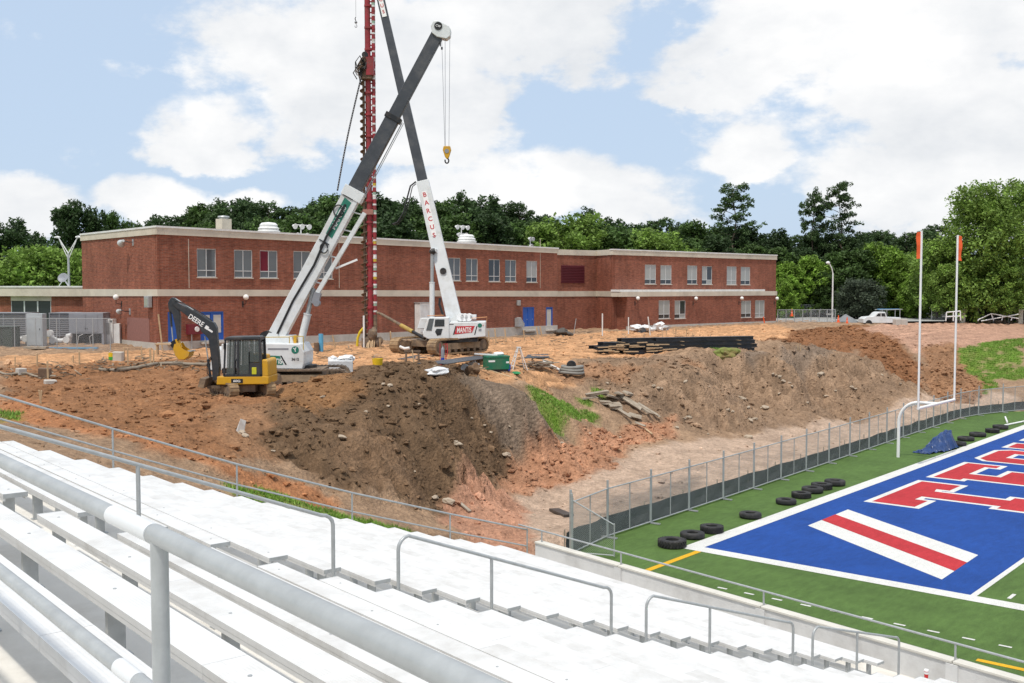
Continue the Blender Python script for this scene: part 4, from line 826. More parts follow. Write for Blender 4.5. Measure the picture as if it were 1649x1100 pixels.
# projecting ground floor, 1.4 m in front
PJ = 1.4
def uzp(px, py): return FW.uz(px, py, -PJ)
def r3p(x0, x1, y0, y1):
    a = Z3(x0, y0); b = Z3(x1, y1); p = uzp(*a); q = uzp(*b); return p[0], q[0], q[1], p[1]
uL = uzp(*Z3(735, 700))[0]; uR = uzp(1250, 500)[0]
WLo = [(915,978,645,747,1),(1005,1067,646,746,2),(1381,1437,647,740,1),(1460,1513,645,740,4)]; lo = [r3p(*w[:4]) for w in WLo]
zlb = (uzp(*Z3(735, 620))[1]+uzp(*Z3(1580, 620))[1])/2; zlt = (uzp(*Z3(735, 590))[1]+uzp(*Z3(1580, 598))[1])/2
wall_cells(uL, uR, ZB0, zlb+.02, lo, -PJ).build('lower_wall', BRICK, wing)
for w, o in zip(WLo, lo): window(wing, o, -PJ, w[4])
wall_cells(0, uL+.19, ZB0, zmid-1.5, []).build('inner_lower_wall', BRICK, wing)
MB().b2(uL-.9, uR+.03, -PJ-.08, -.01, zlb, zlt).build('stone_band', CREAM, wing); MB().b2(uL-.95, uR-2.2, -PJ+.1, -.02, zlt+.003, zlt+.22).build('flat_roof_kerb', WHITE, wing)
FS_ = (FW.A+FW.d*uL, FW.A+FW.d*uL-FW.n*PJ); MB().b2(uR-.2, uR, -PJ+.01, 12, ZB0, zlb-.01).build('lower_end_wall', BRICK, wing); MB().b2(uL, uR, -PJ-.04, -PJ+.1, ZB0-.2, 5.2).build('foundation', CONC, wing)
MB().b2(LWg-.2, LWg-.003, .17, 12, ZB0, min(zw0)).build('end_wall', BRICK, wing)
MB().b2(4, LWg-.3, .4, 12, 12.2, 12.4).build('roof_deck', CONC, wing)
def sub_root(name, F, parent, PF):
    r = bpy.data.objects.new(name, None); COL.objects.link(r); r.parent = parent; r.matrix_parent_inverse = (Matrix.Translation((PF.A[0], PF.A[1], 0)) @ Matrix.Rotation(PF.rz, 4, 'Z')).inverted(); r.location = (F.A[0], F.A[1], 0); r.rotation_euler = (0, 0, F.rz); return r
FSd = Facade(*FS_); sw_ = sub_root('lower_side', FSd, wing, FW); wall_cells(0, FSd.L-.002, ZB0, zlb, []).build('wall', BRICK, sw_)
FK = Facade(PRC, PWL); FR = Facade(PRL, PRC); fl = sub_root('flank_wall', FK, wing, FW); rc = sub_root('recess_wall', FR, wing, FW)
zb_ = FK.uz(975, 477.5)[1]; zt_ = FK.uz(975, 468.8)[1]
wall_cells(0, FK.L-.003, ZB0, zw0[0], []).build('wall', BRICK, fl); MB().b2(.02, FK.L-.02, -.08, .3, zw0[0], zw1[0]-.01).build('roof_fascia', CREAM, fl); MB().b2(0.02, FK.L-.02, -.05, .1, zb_, zt_).build('stone_band', CREAM, fl)
wall_cells(0, FR.L-.003, ZB0, zw0[0], []).build('wall', BRICK, rc); MB().b2(0, FR.L-.02, -.08, .3, zw0[0], zw1[0]-.02).build('roof_fascia', CREAM, rc); MB().b2(0, FR.L-.06, -.05, .1, zb_, zt_).build('stone_band', CREAM, rc)
q = FR.rect(903.5, 427.6, 940.5, 456); x0, x1 = q[0], q[1]
lvr = MB().b2(x0, x1, -.05, .0, q[2], q[3]).build('louvre', mat('louvre_maroon', (.11,.016,.026), .6), rc)
nl = 11
for i in range(nl): MB().box(((x0+x1)/2, -.07, q[2]+(q[3]-q[2])*(i+.5)/nl), (x1-x0-.06, .08, .05), M=Matrix.Rotation(.5, 3, 'X')).build('slat', MATS['louvre_maroon'], rc)
# globe lamps
for px, py, F, bk, lb in ((196,478.5,FL,0,'white globe lamp on the short left wall of the school'),(390.6,478.5,FA,0,'white globe lamp on the long wall behind the crane boom'),):
    u, z = F.uz(px, py); P = F.A+F.d*u; globe_lamp((P[0], P[1], z), F.rz, lb)
for i, (x, y) in enumerate(((780,633),(1109,634),(1368,633),(1567,634))):
    u, z = uzp(*Z3(x, y)); P = FW.A+FW.d*u-FW.n*PJ; globe_lamp((P[0], P[1], z), FW.rz, ['white globe lamp on the wing beside the recess','white globe lamp between the two window pairs of the wing','white globe lamp left of the far window pair of the wing','white globe lamp at the far right corner of the wing'][i])
# floodlights and small boxes on the walls
def wallbox(F, px, py, w, h, d, lb, m, nm='wall_light', cat='wall light', back=0):
    u, z = F.uz(px, py, back); P = F.A+F.d*u+F.n*back; e = thing(nm, lb, cat, (P[0], P[1], z), F.rz); MB().b2(-w/2, w/2, -d, -.06, -h/2, h/2).build('housing', m, e, bevel=.03); MB().b2(-w*.25, w*.25, -.07, 0, -h*.3, h*.3).build('wall_mount', BLACK, e); MB().b2(-w*.4, w*.4, -d-.012, -d, -h*.38, h*.30).build('lens', GLASSB, e); return e
def flood(F, px, py, lb, s=1.0):
    u, z = F.uz(px, py); P = F.A+F.d*u; e = thing('floodlight', lb, 'floodlight', (P[0], P[1], z), F.rz); M = Matrix.Rotation(.9, 3, 'Y')
    b = MB().lathe([(.001,0),(.10,0),(.14,.16),(.28,.42),(.29,.46),(.001,.44)], n=16); b.v = [tuple((Matrix.Rotation(-2.0, 3, 'Y') @ Matrix.Rotation(.5, 3, 'Z') @ Vector(p))*s+Vector((-.1,-.55,.05))) for p in b.v]; b.build('lamp_head', mat('flood_grey', (.55,.57,.58), .4, .3), e, True)
    MB().tube([(.0,-.5,.02),(.25,-.35,-.05),(.3,0,-.05)], .03, 8).build('arm', BLACK, e, True); MB().b2(.2,.42,-.05,0,-.3,.15).build('wall_plate', GALV, e)
flood(FL, 212, 389, 'grey bell-shaped floodlight high on the short left wall')
flood(FL, 207, 500, 'round grey floodlight below the globe lamp on the left wall', .7)
wallbox(FL, 243, 486, .75, .8, .35, 'grey square exhaust hood at the left corner of the long wall', GALV, 'exhaust_hood', 'exhaust hood')
wallbox(FA, 833, 488, .35, .5, .3, 'small grey wall light above the metal chute by the blue doors', GALV)
u, z = FA.uz(833.5, 519); P = FA.A+FA.d*u; e = thing('wall_chute', 'slanted grey metal hatch on the wall left of blue double doors', 'hatch', (P[0], P[1], z), FA.rz); MB().prism([(-.42,-.40),(.42,-.40),(.42,-.25),(-.12,.42),(-.42,.42)], -.5, -.01).build('hood', GALV, e); MB().add([(-.12,-.52,.44),(-.12,-.0,.44),(.46,-.0,-.24),(.46,-.52,-.24),(-.12,-.52,.47),(-.12,-.0,.47),(.46,-.0,-.21),(.46,-.52,-.21)], [(0,1,2,3),(7,6,5,4),(0,4,5,1),(1,5,6,2),(2,6,7,3),(3,7,4,0)]).build('lid', WHITE, e)
u, z = FA.uz(678, 498); P = FA.A+FA.d*u; e = thing('electrical_cabinet', 'tall white electrical cabinet on the brick wall behind the crane cab', 'cabinet', (P[0], P[1], 0), FA.rz)
a = FA.rect(667,488,690,523); MB().b2(a[0]-u, a[1]-u, -.7, -.05, a[2]-.8, a[3]).build('cabinet_body', WHITE, e, bevel=.02); MB().b2(a[0]-u+.08, a[1]-u-.08, -.72, -.70, a[2]-.6, a[3]-.2).build('door', CRANEWHITE, e); MB().b2(a[0]-u-.05, a[1]-u+.05, -.75, 0, a[3], a[3]+.06).build('cap', GALV, e)
a = FA.rect(299,522,322,545); u = a[0]; P = FA.A+FA.d*u; e = thing('fire_hose_cabinet', 'dark red hose cabinet with round gauge between the blue doors', 'hose cabinet', (P[0], P[1], 0), FA.rz); MB().b2(0, a[1]-a[0], -.35, -.02, a[2]+.3, a[3]).build('box', mat('dark_red_enamel', (.16,.02,.03), .5), e); MB().lathe([(.001,-.02),(.17,-.02),(.19,.03),(.001,.03)], ((a[1]-a[0])*.6, -.38, (a[2]+a[3])/2+.15), 16, 'y').build('gauge', WHITE, e, True); MB().tube([((a[1]-a[0])*.3,-.2,4.8),((a[1]-a[0])*.3,-.2,a[2]+.3)], .04, 8).build('pipe', GALV, e, True)
# things on the roof
def roofvent(px, py, s, lb):
    u, z = FA.uz(px, py, 3.0); P = FA.A+FA.d*u+FA.n*3.0; e = thing('roof_ventilator', lb, 'ventilator', (P[0], P[1], 12.6), FA.rz); h = z-12.6
    MB().lathe([(.62*s,0),(.62*s,h*.5),(.70*s,h*.5)], n=20).build('base', WHITE, e, True); MB().lathe([(.70*s,h*.5),(.72*s,h*.6),(.62*s,h*.64),(.62*s,h*.70),(.66*s,h*.74),(.55*s,h*.80),(.54*s,h*.86),(.56*s,h*.9),(.42*s,h),(.001,h*1.04)], n=20).build('hood', WHITE, e, True)
roofvent(432.5, 359, 1.25, 'white ribbed round roof ventilator above the paired windows'); roofvent(751.5, 378, 1.3, 'white ribbed round roof ventilator beside the floodlight cluster')
u, z = FA.uz(360, 348, 4.0); P = FA.A+FA.d*u+FA.n*4; e = thing('roof_chimney', 'cream square roof chimney with round metal cap', 'chimney', (P[0], P[1], 12.6), FA.rz); MB().b2(-.42,.42,-.42,.42,0,z-12.6-.22).build('shaft', CREAM, e); MB().lathe([(.36,z-12.82),(.36,z-12.72),(.46,z-12.7),(.40,z-12.6),(.001,z-12.55)], n=16).build('cap', GALV, e, True)
def cluster(px, py, lb, n=3):
    u, z = FA.uz(px, py, 8.0); P = FA.A+FA.d*u+FA.n*8; e = thing('floodlight_cluster', lb, 'floodlights', (P[0], P[1], 12.6), FA.rz); h = z-12.6
    MB().tube([(0,0,0),(0,0,h)], .05, 8).build('mast', WHITE, e, True)
    for zz, xs in ((h, (-.75, 0, .75) if n == 3 else (-.2, .25)), (h-.75, (-.5, .5) if n == 3 else (0,))):
        MB().tube([(xs[0],0,zz),(xs[-1],0,zz)], .035, 8).build('cross_arm', WHITE, e, True)
        for x in xs:
            b = MB().lathe([(.001,-.22),(.10,-.2),(.14,-.05),(.24,.10),(.24,.14),(.001,.12)], n=12, axis='y'); b.v = [tuple(Matrix.Rotation(.25, 3, 'X') @ Vector((p[0], -p[1], p[2])) + Vector((x, -.1, zz-.12))) for p in b.v]; b.build('lamp_head', WHITE, e, True)
cluster(484.5, 362.5, 'white five-lamp floodlight cluster on the roof left of the boom'); cluster(743, 364, 'white five-lamp floodlight cluster on the roof beside the ventilator'); cluster(854, 383, 'small floodlight pair on the roof near the far end', 2)
# ------------------------------------------------------------------ low building on the left
LA = dep(-140, 470, 88.0); LB_ = dep(150, 470, 84.0); FLB = Facade(LA, LB_); low = FLB.root('low_building', 'single-storey brick building with deep concrete fascia beside the school', 'building'); L_ = FLB.L
def lr(x0, y0, x1, y1): return FLB.rect(x0, y0, x1, y1)
ft = FLB.uz(60, 463)[1]; fb = FLB.uz(60, 477)[1]; gl = lr(17.5, 485, 83, 530)
wall_cells(0, L_-.3, ZB0, fb+.02, [(gl[0], gl[1], gl[2], gl[3]+.25)]).build('wall', BRICK, low); MB().b2(-.1, L_-.6, -.35, 6, fb, ft).build('fascia', CREAM, low); MB().b2(-.15, L_-.55, -.4, 6.05, ft, ft+.12).build('coping', WHITE, low)
g2 = lr(17.5, 477, 83, 484.5); MB().b2(g2[0], g2[1], -.02, .10, g2[2], fb-.002).build('lintel', CREAM, low)
for i in range(3):
    x0 = gl[0]+(gl[1]-gl[0])*i/3; x1 = gl[0]+(gl[1]-gl[0])*(i+1)/3; wn = MB().b2(x1-.07, x1, .02, .1, gl[2], gl[3]).b2(x0, x0+.05, .02, .1, gl[2], gl[3]).build('window', FRAME, low); MB().add([(x0+.05,.07,gl[2]),(x1-.07,.07,gl[2]),(x1-.07,.07,gl[3]),(x0+.05,.07,gl[3])], [(0,1,2,3)]).build('pane', glass('tinted_pane', (.02,.024,.032), .25) if i == 0 else bpy.data.materials['tinted_pane'], wn)
q = FLB.uz(127, 410)[0]; z1 = FLB.uz(127, 404)[1]; MB().b2(q-.25, q+.45, 1.0, 1.6, ft+.1, z1).build('white_duct', WHITE, low)
# light mast and dish on the low roof
u, z = FLB.uz(110, 408, 3); P = FLB.A+FLB.d*u+FLB.n*3; e = thing('light_mast', 'pale forked light mast rising behind the low building', 'light mast', (P[0], P[1], ft-.4), FLB.rz); h = z-ft+.4
MB().tube([(0,0,0),(0,0,h)], .09, 10).build('mast', GALV, e, True)
for sx in (-1, 1):
    MB().tube([(0,0,h),(sx*.9,0,h+1.3)], .04, 8).build('fork', WHITE, e, True); MB().tube([(0,0,h-.5),(sx*.9,0,h+1.3)], .03, 8).build('stay', WHITE, e, True); MB().lump((sx*1.0,0,h+1.35), (.32,.14,.09), 3, 1).build('lamp_head', WHITE, e)
u, z = FLB.uz(101, 447, 2); P = FLB.A+FLB.d*u+FLB.n*2; e = thing('satellite_dish', 'grey satellite dish on a tripod on the low roof', 'satellite dish', (P[0], P[1], ft), FLB.rz); h = z-ft
b = MB().lathe([(.001,.10),(.25,.07),(.45,0),(.47,0),(.26,.09),(.001,.13)], n=20, axis='y'); b.v = [tuple(Matrix.Rotation(-.35, 3, 'X') @ Vector((p[0], p[1], p[2]*.85)) + Vector((0,0,h))) for p in b.v]; b.build('dish', HVACG, e, True)
for x in (-.45, .45): MB().tube([(0,.1,h-.15),(x,.1,.12)], .03, 8).build('leg', WHITE, e, True)
MB().tube([(.4,.3,.12),(0,.1,h-.1)], .03, 8).build('leg', WHITE, e, True); MB().tube([(0,0,h-.3),(0,-.45,h-.1)], .02, 6).build('feed_arm', WHITE, e, True)
# ------------------------------------------------------------------ machines
class Pic:
    """local frame standing on the ground at a pixel and a distance: x to the picture's right, y away, z up"""
    def __init__(s, px, py, D, z=None):
        P = dep(px, py, D); s.s = D/FPX; s.px, s.py = px, py; s.P = np.array([P[0], P[1], P[2] if z is None else z]); s.dz = s.P[2]-P[2]; s.D = D
    def x(s, px): return (px-s.px)*s.s
    def z(s, py): return (s.py-py)*s.s - s.dz
    def q(s, px, py): return (s.x(px), s.z(py))
    def p3(s, px, py, y=0.0): k = 1+y/s.D; return (s.x(px)*k, y, s.z(py)*1.0 if y == 0 else (s.P[2]*0+ (CAM[2]-s.P[2]) - (CAM[2]-s.P[2]-s.z(py))*k))
    def w(s, px, py, y=0.0):
        P = dep(px, py, s.D+y)-s.P; return (float(P@RGT), float(P[0]*math.cos(YAW)+P[1]*math.sin(YAW)), float(P[2]))
    def poly(s, pts): return [s.q(*a) for a in pts]
def stadium(Lh, r, n=10):
    return [(Lh+r*math.cos(a), r+r*math.sin(a)) for a in np.linspace(-math.pi/2, math.pi/2, n)]+[(-Lh+r*math.cos(a), r+r*math.sin(a)) for a in np.linspace(math.pi/2, 3*math.pi/2, n)]
def track(parent, cx, cy, L, H, Wd, ang, beltmat, npads=44):
    """a crawler: belt of pads round a stadium, side frame, end wheels and rollers"""
    M = Matrix.Rotation(ang, 3, 'Z'); off = Vector((cx, cy, 0)); r = H/2; Lh = L/2-r; per = 4*Lh+2*math.pi*r
    def tr(b): b.v = [tuple(M @ Vector(p)+off) for p in b.v]; return b
    b = MB(); lp = stadium(Lh, r, 14); b.prism(lp, -Wd/2, Wd/2); inner = [(x*(1-.10/ (L/2)), z*.82+H*.09) for x, z in lp]
    belt = MB(); n = len(lp)
    for y0, y1 in ((-Wd/2, Wd/2),):
        for i in range(n):
            j = (i+1) % n; belt.add([(lp[i][0],y0,lp[i][1]),(lp[j][0],y0,lp[j][1]),(lp[j][0],y1,lp[j][1]),(lp[i][0],y1,lp[i][1])], [(0,1,2,3)]); belt.add([(inner[i][0],y0,inner[i][1]),(inner[j][0],y0,inner[j][1]),(inner[j][0],y1,inner[j][1]),(inner[i][0],y1,inner[i][1])], [(3,2,1,0)])
            for y in (y0, y1): belt.add([(lp[i][0],y,lp[i][1]),(lp[j][0],y,lp[j][1]),(inner[j][0],y,inner[j][1]),(inner[i][0],y,inner[i][1])], [(0,1,2,3)])
    for k in range(npads):
        d = per*k/npads
        if d < 2*Lh: x, z, a = -Lh+d, 0, 0
        elif d < 2*Lh+math.pi*r: t = (d-2*Lh)/r; x, z, a = Lh+r*math.sin(t), r-r*math.cos(t), -t
        elif d < 4*Lh+math.pi*r: x, z, a = Lh-(d-2*Lh-math.pi*r), 2*r, math.pi
        else: t = (d-4*Lh-math.pi*r)/r; x, z, a = -Lh-r*math.sin(t), r+r*math.cos(t), math.pi-t
        belt.box((x, 0, z), (per/npads*.35, Wd*1.01, .045), M=Matrix.Rotation(a, 3, 'Y'))
    tr(belt).build('track_belt', beltmat, parent)
    fr = MB().b2(-Lh, Lh, -Wd*.42, Wd*.42, H*.30, H*.70); tr(fr).build('track_frame', mat('dusty_frame', (.30,.225,.15), .9, var=.35, scale=3, bump=.5, dirt=(.10,.075,.055,.8), dscale=2), parent)
    for sx in (-Lh, Lh): tr(MB().lathe([(.001,-Wd*.47),(r*.45,-Wd*.47),(r*.72,-Wd*.43),(r*.72,Wd*.43),(r*.45,Wd*.47),(.001,Wd*.47)], (sx,0,r), 18, 'y')).build('end_wheel', MUD, parent)
    for i in range(7): tr(MB().lathe([(.001,-Wd*.45),(r*.28,-Wd*.45),(r*.28,Wd*.45),(.001,Wd*.45)], (-Lh+2*Lh*(i+.5)/7,0,H*.22), 10, 'y')).build('roller', MUD, parent)
def cyl(parent, p, q, r0, r1, frac=.55, m0=CRANEWHITE, nm='hydraulic_cylinder'):
    p, q = Vector(p), Vector(q); mdl = p.lerp(q, frac); o = MB().tube([p, mdl], r0, 12).tube([mdl-(mdl-p).normalized()*.06, mdl], r0*1.12, 12).build(nm, m0, parent, True); MB().tube([mdl, q], r1, 10).build('piston_rod', GALV, o, True); return o
# ---- excavator
def excavator():
    K = Pic(400, 637, 46.0); g = min(gnd(K.P[0], K.P[1]), K.P[2]+.05); e = thing('excavator', 'yellow and black mini excavator with its boom raised on the clay', 'excavator', K.P, IMG)
    u = (math.sin(R(38)), -math.cos(R(38))); ang = math.atan2(u[1], u[0]); gx, gy = -u[1], u[0]
    for s_, x in ((-1, K.x(362)), (1, K.x(416))): track(e, x, -.15 if s_ < 0 else .35, 2.35, .60, .40, ang, TREAD, 34)
    MB().b2(K.x(362), K.x(416), -.55, .75, .22, .52).build('undercarriage', MUD, e); MB().lathe([(.001,.5),(.55,.5),(.55,.72),(.001,.72)], (K.x(400),.1,0), 20).build('slew_ring', BLACK, e, True)
    MB().prism([(K.x(329),K.z(620)),(K.x(338),K.z(622)),(K.x(342),K.z(607)),(K.x(333),K.z(606))], -.95, .95).build('dozer_blade', MUD, e); MB().bar((K.x(338),-.4,.4),(K.x(372),-.2,.4), .1, .12).bar((K.x(338),.5,.4),(K.x(372),.4,.4), .1, .12).build('blade_arm', MUD, e)
    MB().prism(K.poly([(357,617),(439,616),(440,604),(428,603),(374,604),(358,604)]), -.80, .95).build('platform', YELLOW, e, bevel=.03)
    MB().prism(K.poly([(428,605),(439,604),(438.5,580),(436,577),(429,577)]), -.78, .95).build('counterweight', YELLOW, e, bevel=.05); MB().prism(K.poly([(404,604),(429,604),(428,572),(404,570)]), .15, .95).build('engine_hood', YELLOW, e, bevel=.04)
    # cab: black posts, clear panes, roof
    cabp = [(367,604),(429,604),(427,544),(423,541),(376,541),(370,546)]
    cab = MB(); y0, y1 = -.80, .12
    def post(a, b, w=.06): 
        for y in (y0+w/2, y1-w/2): cab.bar((K.x(a[0]),y,K.z(a[1])),(K.x(b[0]),y,K.z(b[1])), w, w, up=(0,1,0))
    post((369,603),(372,545), .07); post((391,603),(392,544), .08); post((385,603),(388,544),.05); post((428,603),(426,543), .10); post((369,602),(429,602), .10); post((371,545),(426,543), .10)
    for a in ((372,545),(426,543),(369,602),(428,602)): cab.bar((K.x(a[0]),y0,K.z(a[1])),(K.x(a[0]),y1,K.z(a[1])), .07, .07)
    co = cab.build('cab', DARKGREY, e); MB().prism(K.poly([(369,547),(374,541),(424,540),(428,546)]), y0-.02, y1+.02).build('cab_roof', DARKGREY, co, bevel=.04)
    MB().prism(K.poly([(408,604),(428,604),(427,582),(410,582)]), y0+.012, y0+.05).build('door_panel', DARKGREY, co)
    for pl in ([(373,600),(384,600),(387,547),(375,547)], [(393,600),(408,600),(409,547),(394,547)], [(410,581),(426,581),(425,547),(411,547)]):
        for y in (y0+.02, y1-.03): MB().prism(K.poly(pl), y, y+.012).build('window', CABGLASS, co)
    MB().box((K.x(399),-.35,K.z(592)), (.5,.5,.28)).box((K.x(408),-.35,K.z(577)), (.14,.48,.62)).build('seat', BLACK, co, bevel=.05); MB().tube([(K.x(384),-.5,K.z(600)),(K.x(385),-.5,K.z(580)),(K.x(388),-.5,K.z(576))], .025, 8).tube([(K.x(385),-.2,K.z(600)),(K.x(386),-.2,K.z(580))], .025, 8).build('control_lever', BLACK, co)
    MB().box((K.x(417),-.79,K.z(595)), (.20,.05,.30)).build('yellow_jacket', mat('hi_vis', (.55,.55,.03), .7), co, bevel=.02); MB().box((K.x(371),-.86,K.z(556)), (.05,.1,.25)).build('mirror', BLACK, co)
    # boom, arm, bucket
    def beam(pts, w0, nm, m=DARKGREY, yc=-.25): return MB().prism(K.poly(pts), yc-w0/2, yc+w0/2).build(nm, m, e, bevel=.02)
    bo = beam([(347,612),(356,610),(358,590),(355,545),(354,527),(350,519),(345,517),(318,500),(291,487),(284,483),(284,490),(292,497),(303,505),(326,524),(330,534),(336,539),(341,545),(343,560),(346,590)], .30, 'boom')
    beam([(280,482),(283,479),(288,480),(292,486),(296,510),(295,545),(291,549),(289,530),(284,505),(278,498),(277,488)], .24, 'arm')
    cyl(e, K.p3(342,608)[:1]+(-.25,)+(K.z(608),), (K.x(334),-.25,K.z(541)), .055, .03, .45, DARKGREY); cyl(e, (K.x(345),-.25,K.z(518)), (K.x(288),-.25,K.z(481)), .05, .028, .5, DARKGREY); cyl(e, (K.x(279),-.25,K.z(497)), (K.x(283),-.25,K.z(549)), .045, .028, .55, DARKGREY)
    MB().tube([(K.x(346),-.05,K.z(600)),(K.x(338),-.05,K.z(594)),(K.x(337),-.05,K.z(580)),(K.x(343),-.05,K.z(572))], .02, 8).tube([(K.x(344),-.45,K.z(606)),(K.x(339),-.45,K.z(600)),(K.x(339),-.45,K.z(586)),(K.x(346),-.42,K.z(575))], .02, 8).build('hose', HOSE, e, True)
    MB().tube([(K.x(348),-.42,K.z(516)),(K.x(330),-.42,K.z(503)),(K.x(300),-.42,K.z(487)),(K.x(288),-.42,K.z(484))], .018, 8).build('hose', HOSE, e, True)
    lk = MB().bar((K.x(281),-.25,K.z(553)),(K.x(291),-.25,K.z(547)), .16, .10, up=(0,1,0)).bar((K.x(281),-.25,K.z(553)),(K.x(289),-.25,K.z(563)), .16, .09, up=(0,1,0)).build('bucket_link', BLACK, e)
    bk = [(289,553),(295,551),(299,558),(306,563),(313,565),(311,572),(304,577),(296,577),(290,570),(287,561)]; bu = MB(); P_ = K.poly(bk)
    bu.prism(P_, -.60, -.57).prism(P_, .07, .10)
    for i in (3, 4, 5, 6, 7, 8, 9)[1:]:
        a, c = P_[i], P_[(i+1) % len(P_)]; bu.add([(a[0],-.57,a[1]),(c[0],-.57,c[1]),(c[0],.07,c[1]),(a[0],.07,a[1])], [(0,1,2,3)])
    a, c = P_[0], P_[1]; bu.bar((a[0],-.25,a[1]),(c[0],-.25,c[1]), .4, .12, up=(0,1,0)); bo2 = bu.build('bucket', YELLOW, e); bo2.modifiers.new('solid', 'SOLIDIFY').thickness = .02
    for i in range(4): MB().box((K.x(312.5), -.52+.18*i, K.z(564)), (.16,.06,.05)).build('bucket_tooth', GALV, bo2)
    d = Vector((math.cos(-R(33)),0,math.sin(-R(33)))); text_part('DEERE', WHITEP, e, (K.x(322.5),-.25-.162,K.z(515.5)), d, (-d.z*-1*0+math.sin(R(33)),0,math.cos(R(33))), .21, width=.72)
    MB().box((K.x(339),-.25-.16,K.z(527)), (.16,.012,.15), M=Matrix.Rotation(R(33), 3, 'Y')).build('emblem', WHITEP, e, bevel=.0); MB().box((K.x(344),-.25-.158,K.z(531.5)), (.26,.008,.08), M=Matrix.Rotation(R(33), 3, 'Y')).build('white_stripe', WHITEP, e)
    MB().b2(K.x(380.5), K.x(399), -.812, -.80, K.z(614.2), K.z(607.5)).build('name_plate', BLACKP, e); text_part('60G', WHITEP, e, (K.x(389.5),-.816,K.z(610.8)), (1,0,0), (0,0,1), .10, width=.30)
excavator()
# ---- crane behind the excavator
def crane_a():
    K = Pic(480, 621, 53.0); e = thing('crawler_crane', 'white telescopic crawler crane numbered 3612 standing behind the excavator', 'crane', K.P, IMG)
    track(e, K.x(500), -.55, 4.0, .86, .62, R(4), MUD, 44); track(e, K.x(488), 2.1, 4.0, .86, .62, R(4), MUD, 44); MB().b2(K.x(470), K.x(520), -.2, 1.8, .45, .85).build('undercarriage', MUD, e); MB().lathe([(.001,.8),(.8,.8),(.8,1.0),(.001,1.0)], (K.x(480),.8,0), 24).build('slew_ring', BLACK, e, True)
    y0, y1 = -.55, 1.9
    MB().prism(K.poly([(362,592),(490,593),(493,585),(494,566),(487,553),(430,552),(362,553)]), y0, y1).build('superstructure', CRANEWHITE, e, bevel=.04); MB().b2(K.x(362), K.x(486), y0+.06, y1-.06, K.z(600), K.z(592.5)).build('base_frame', BLACK, e)
    MB().prism(K.poly([(340,596),(364,596),(364,566),(352,558),(344,562)]), -.2, .9).build('front_cover', CRANEWHITE, e, bevel=.04)
    MB().b2(K.x(436), K.x(469), y0-.006, y0, K.z(562.5), K.z(559.5)).build('door_line', HVACG, e)
    gp_ = [(428,586),(460.5,586),(455,572),(433,571)]; MB().prism(K.poly(gp_), y0-.012, y0-.002).build('green_panel', GREENP, e); text_part('MANTIS', WHITEP, e, (K.x(443),y0-.016,K.z(580)), (1,0,-.03), (0,0,1), .25, width=.98, shear=.1)
    MB().prism(K.poly([(455.5,571.5),(458,571.5),(466,586),(463.5,586)]), y0-.01, y0-.002).build('black_slash', BLACKP, e); MB().lathe([(.001,y0-.012),(.185,y0-.012),(.185,y0-.002)], (K.x(479.5),0,K.z(562.5)), 24, 'y').build('green_disc', GREENP, e, True)
    text_part('Y', WHITEP, e, (K.x(479.5),y0-.016,K.z(562)), (1,0,.2), (-.2,0,1), .2); text_part('3612', BLACKP, e, (K.x(479.5),y0-.014,K.z(577)), (1,0,0), (0,0,1), .13, width=.36)
    dk = MB()
    for a, b_ in (((376,543),(470,542)),((376,543),(376,552)),((410,542),(410,552)),((470,542),(470,552)),((492,541),(492,566)),((470,541),(492,541))): dk.tube([(K.x(a[0]),y0+.1,K.z(a[1])),(K.x(b_[0]),y0+.1,K.z(b_[1]))], .02, 6)
    dk.build('deck_rail', mat('rail_yellow', (.55,.40,.06), .5), e, True); MB().prism(K.poly([(444,553),(472,553),(468,541),(450,541)]), .3, 1.6).build('winch_housing', CRANEWHITE, e, bevel=.03)
    MB().lathe([(.001,.3),(.4,.3),(.4,1.5),(.001,1.5)], (K.x(428),0,K.z(546)), 20, 'y').build('winch_drum', BLACK, e, True); MB().box((K.x(474),.4,K.z(547)), (.12,.4,.4)).build('yellow_box', YELLOW, e)
    MB().prism(K.poly([(420,553),(452,553),(446,538),(432,536)]), .25, .33).prism(K.poly([(420,553),(452,553),(446,538),(432,536)]), 1.0, 1.08).build('boom_bracket', CRANEWHITE, e)
    # telescopic boom along its own line
    yb = .66; base = Vector((K.x(440),yb,K.z(546))); tip = Vector((K.x(709),yb,K.z(52))); ax = (tip-base).normalized(); up = Vector((0,1,0)).cross(ax)*-1
    if up.x > 0: up = -up
    Lb = (tip-base).length
    def q(l, h): return base+ax*l+up*h
    def sect(l0, l1, h0a, h1a, h0b, h1b, w, nm, m, bev=.02):
        pl = [q(l0,h0a), q(l1,h0b), q(l1,h1b), q(l0,h1a)]; return MB().prism([(p.x, p.z) for p in pl], yb-w/2, yb+w/2).build(nm, m, e, bevel=bev)
    L1 = Lb*.475
    s1 = sect(-.3, L1, -.42, .42, -.46, .44, .62, 'boom_base_section', CRANEWHITE); sect(L1-.3, L1+.25, -.58, .50, -.58, .50, .70, 'boom_collar', CRANEWHITE); sect(L1-.2, Lb*.72, -.34, .36, -.34, .36, .50, 'boom_middle_section', BOOMGREY); sect(Lb*.72-.15, Lb*.72+.12, -.42, .42, -.42, .42, .58, 'boom_collar', BLACK); sect(Lb*.7, Lb, -.29, .31, -.29, .31, .42, 'boom_fly_section', BOOMGREY)
    # folded jib along the underside
    MB().bar(q(L1*.36,-.78), q(L1*.93,-.98), .30, .20, up=tuple(up)).build('stowed_jib', CRANEWHITE, s1)
    for l in (.42, .6, .78, .9): MB().bar(q(L1*l,-.45), q(L1*l+.1,-.85), .22, .06, up=tuple(ax)).build('jib_bracket', CRANEWHITE, s1)
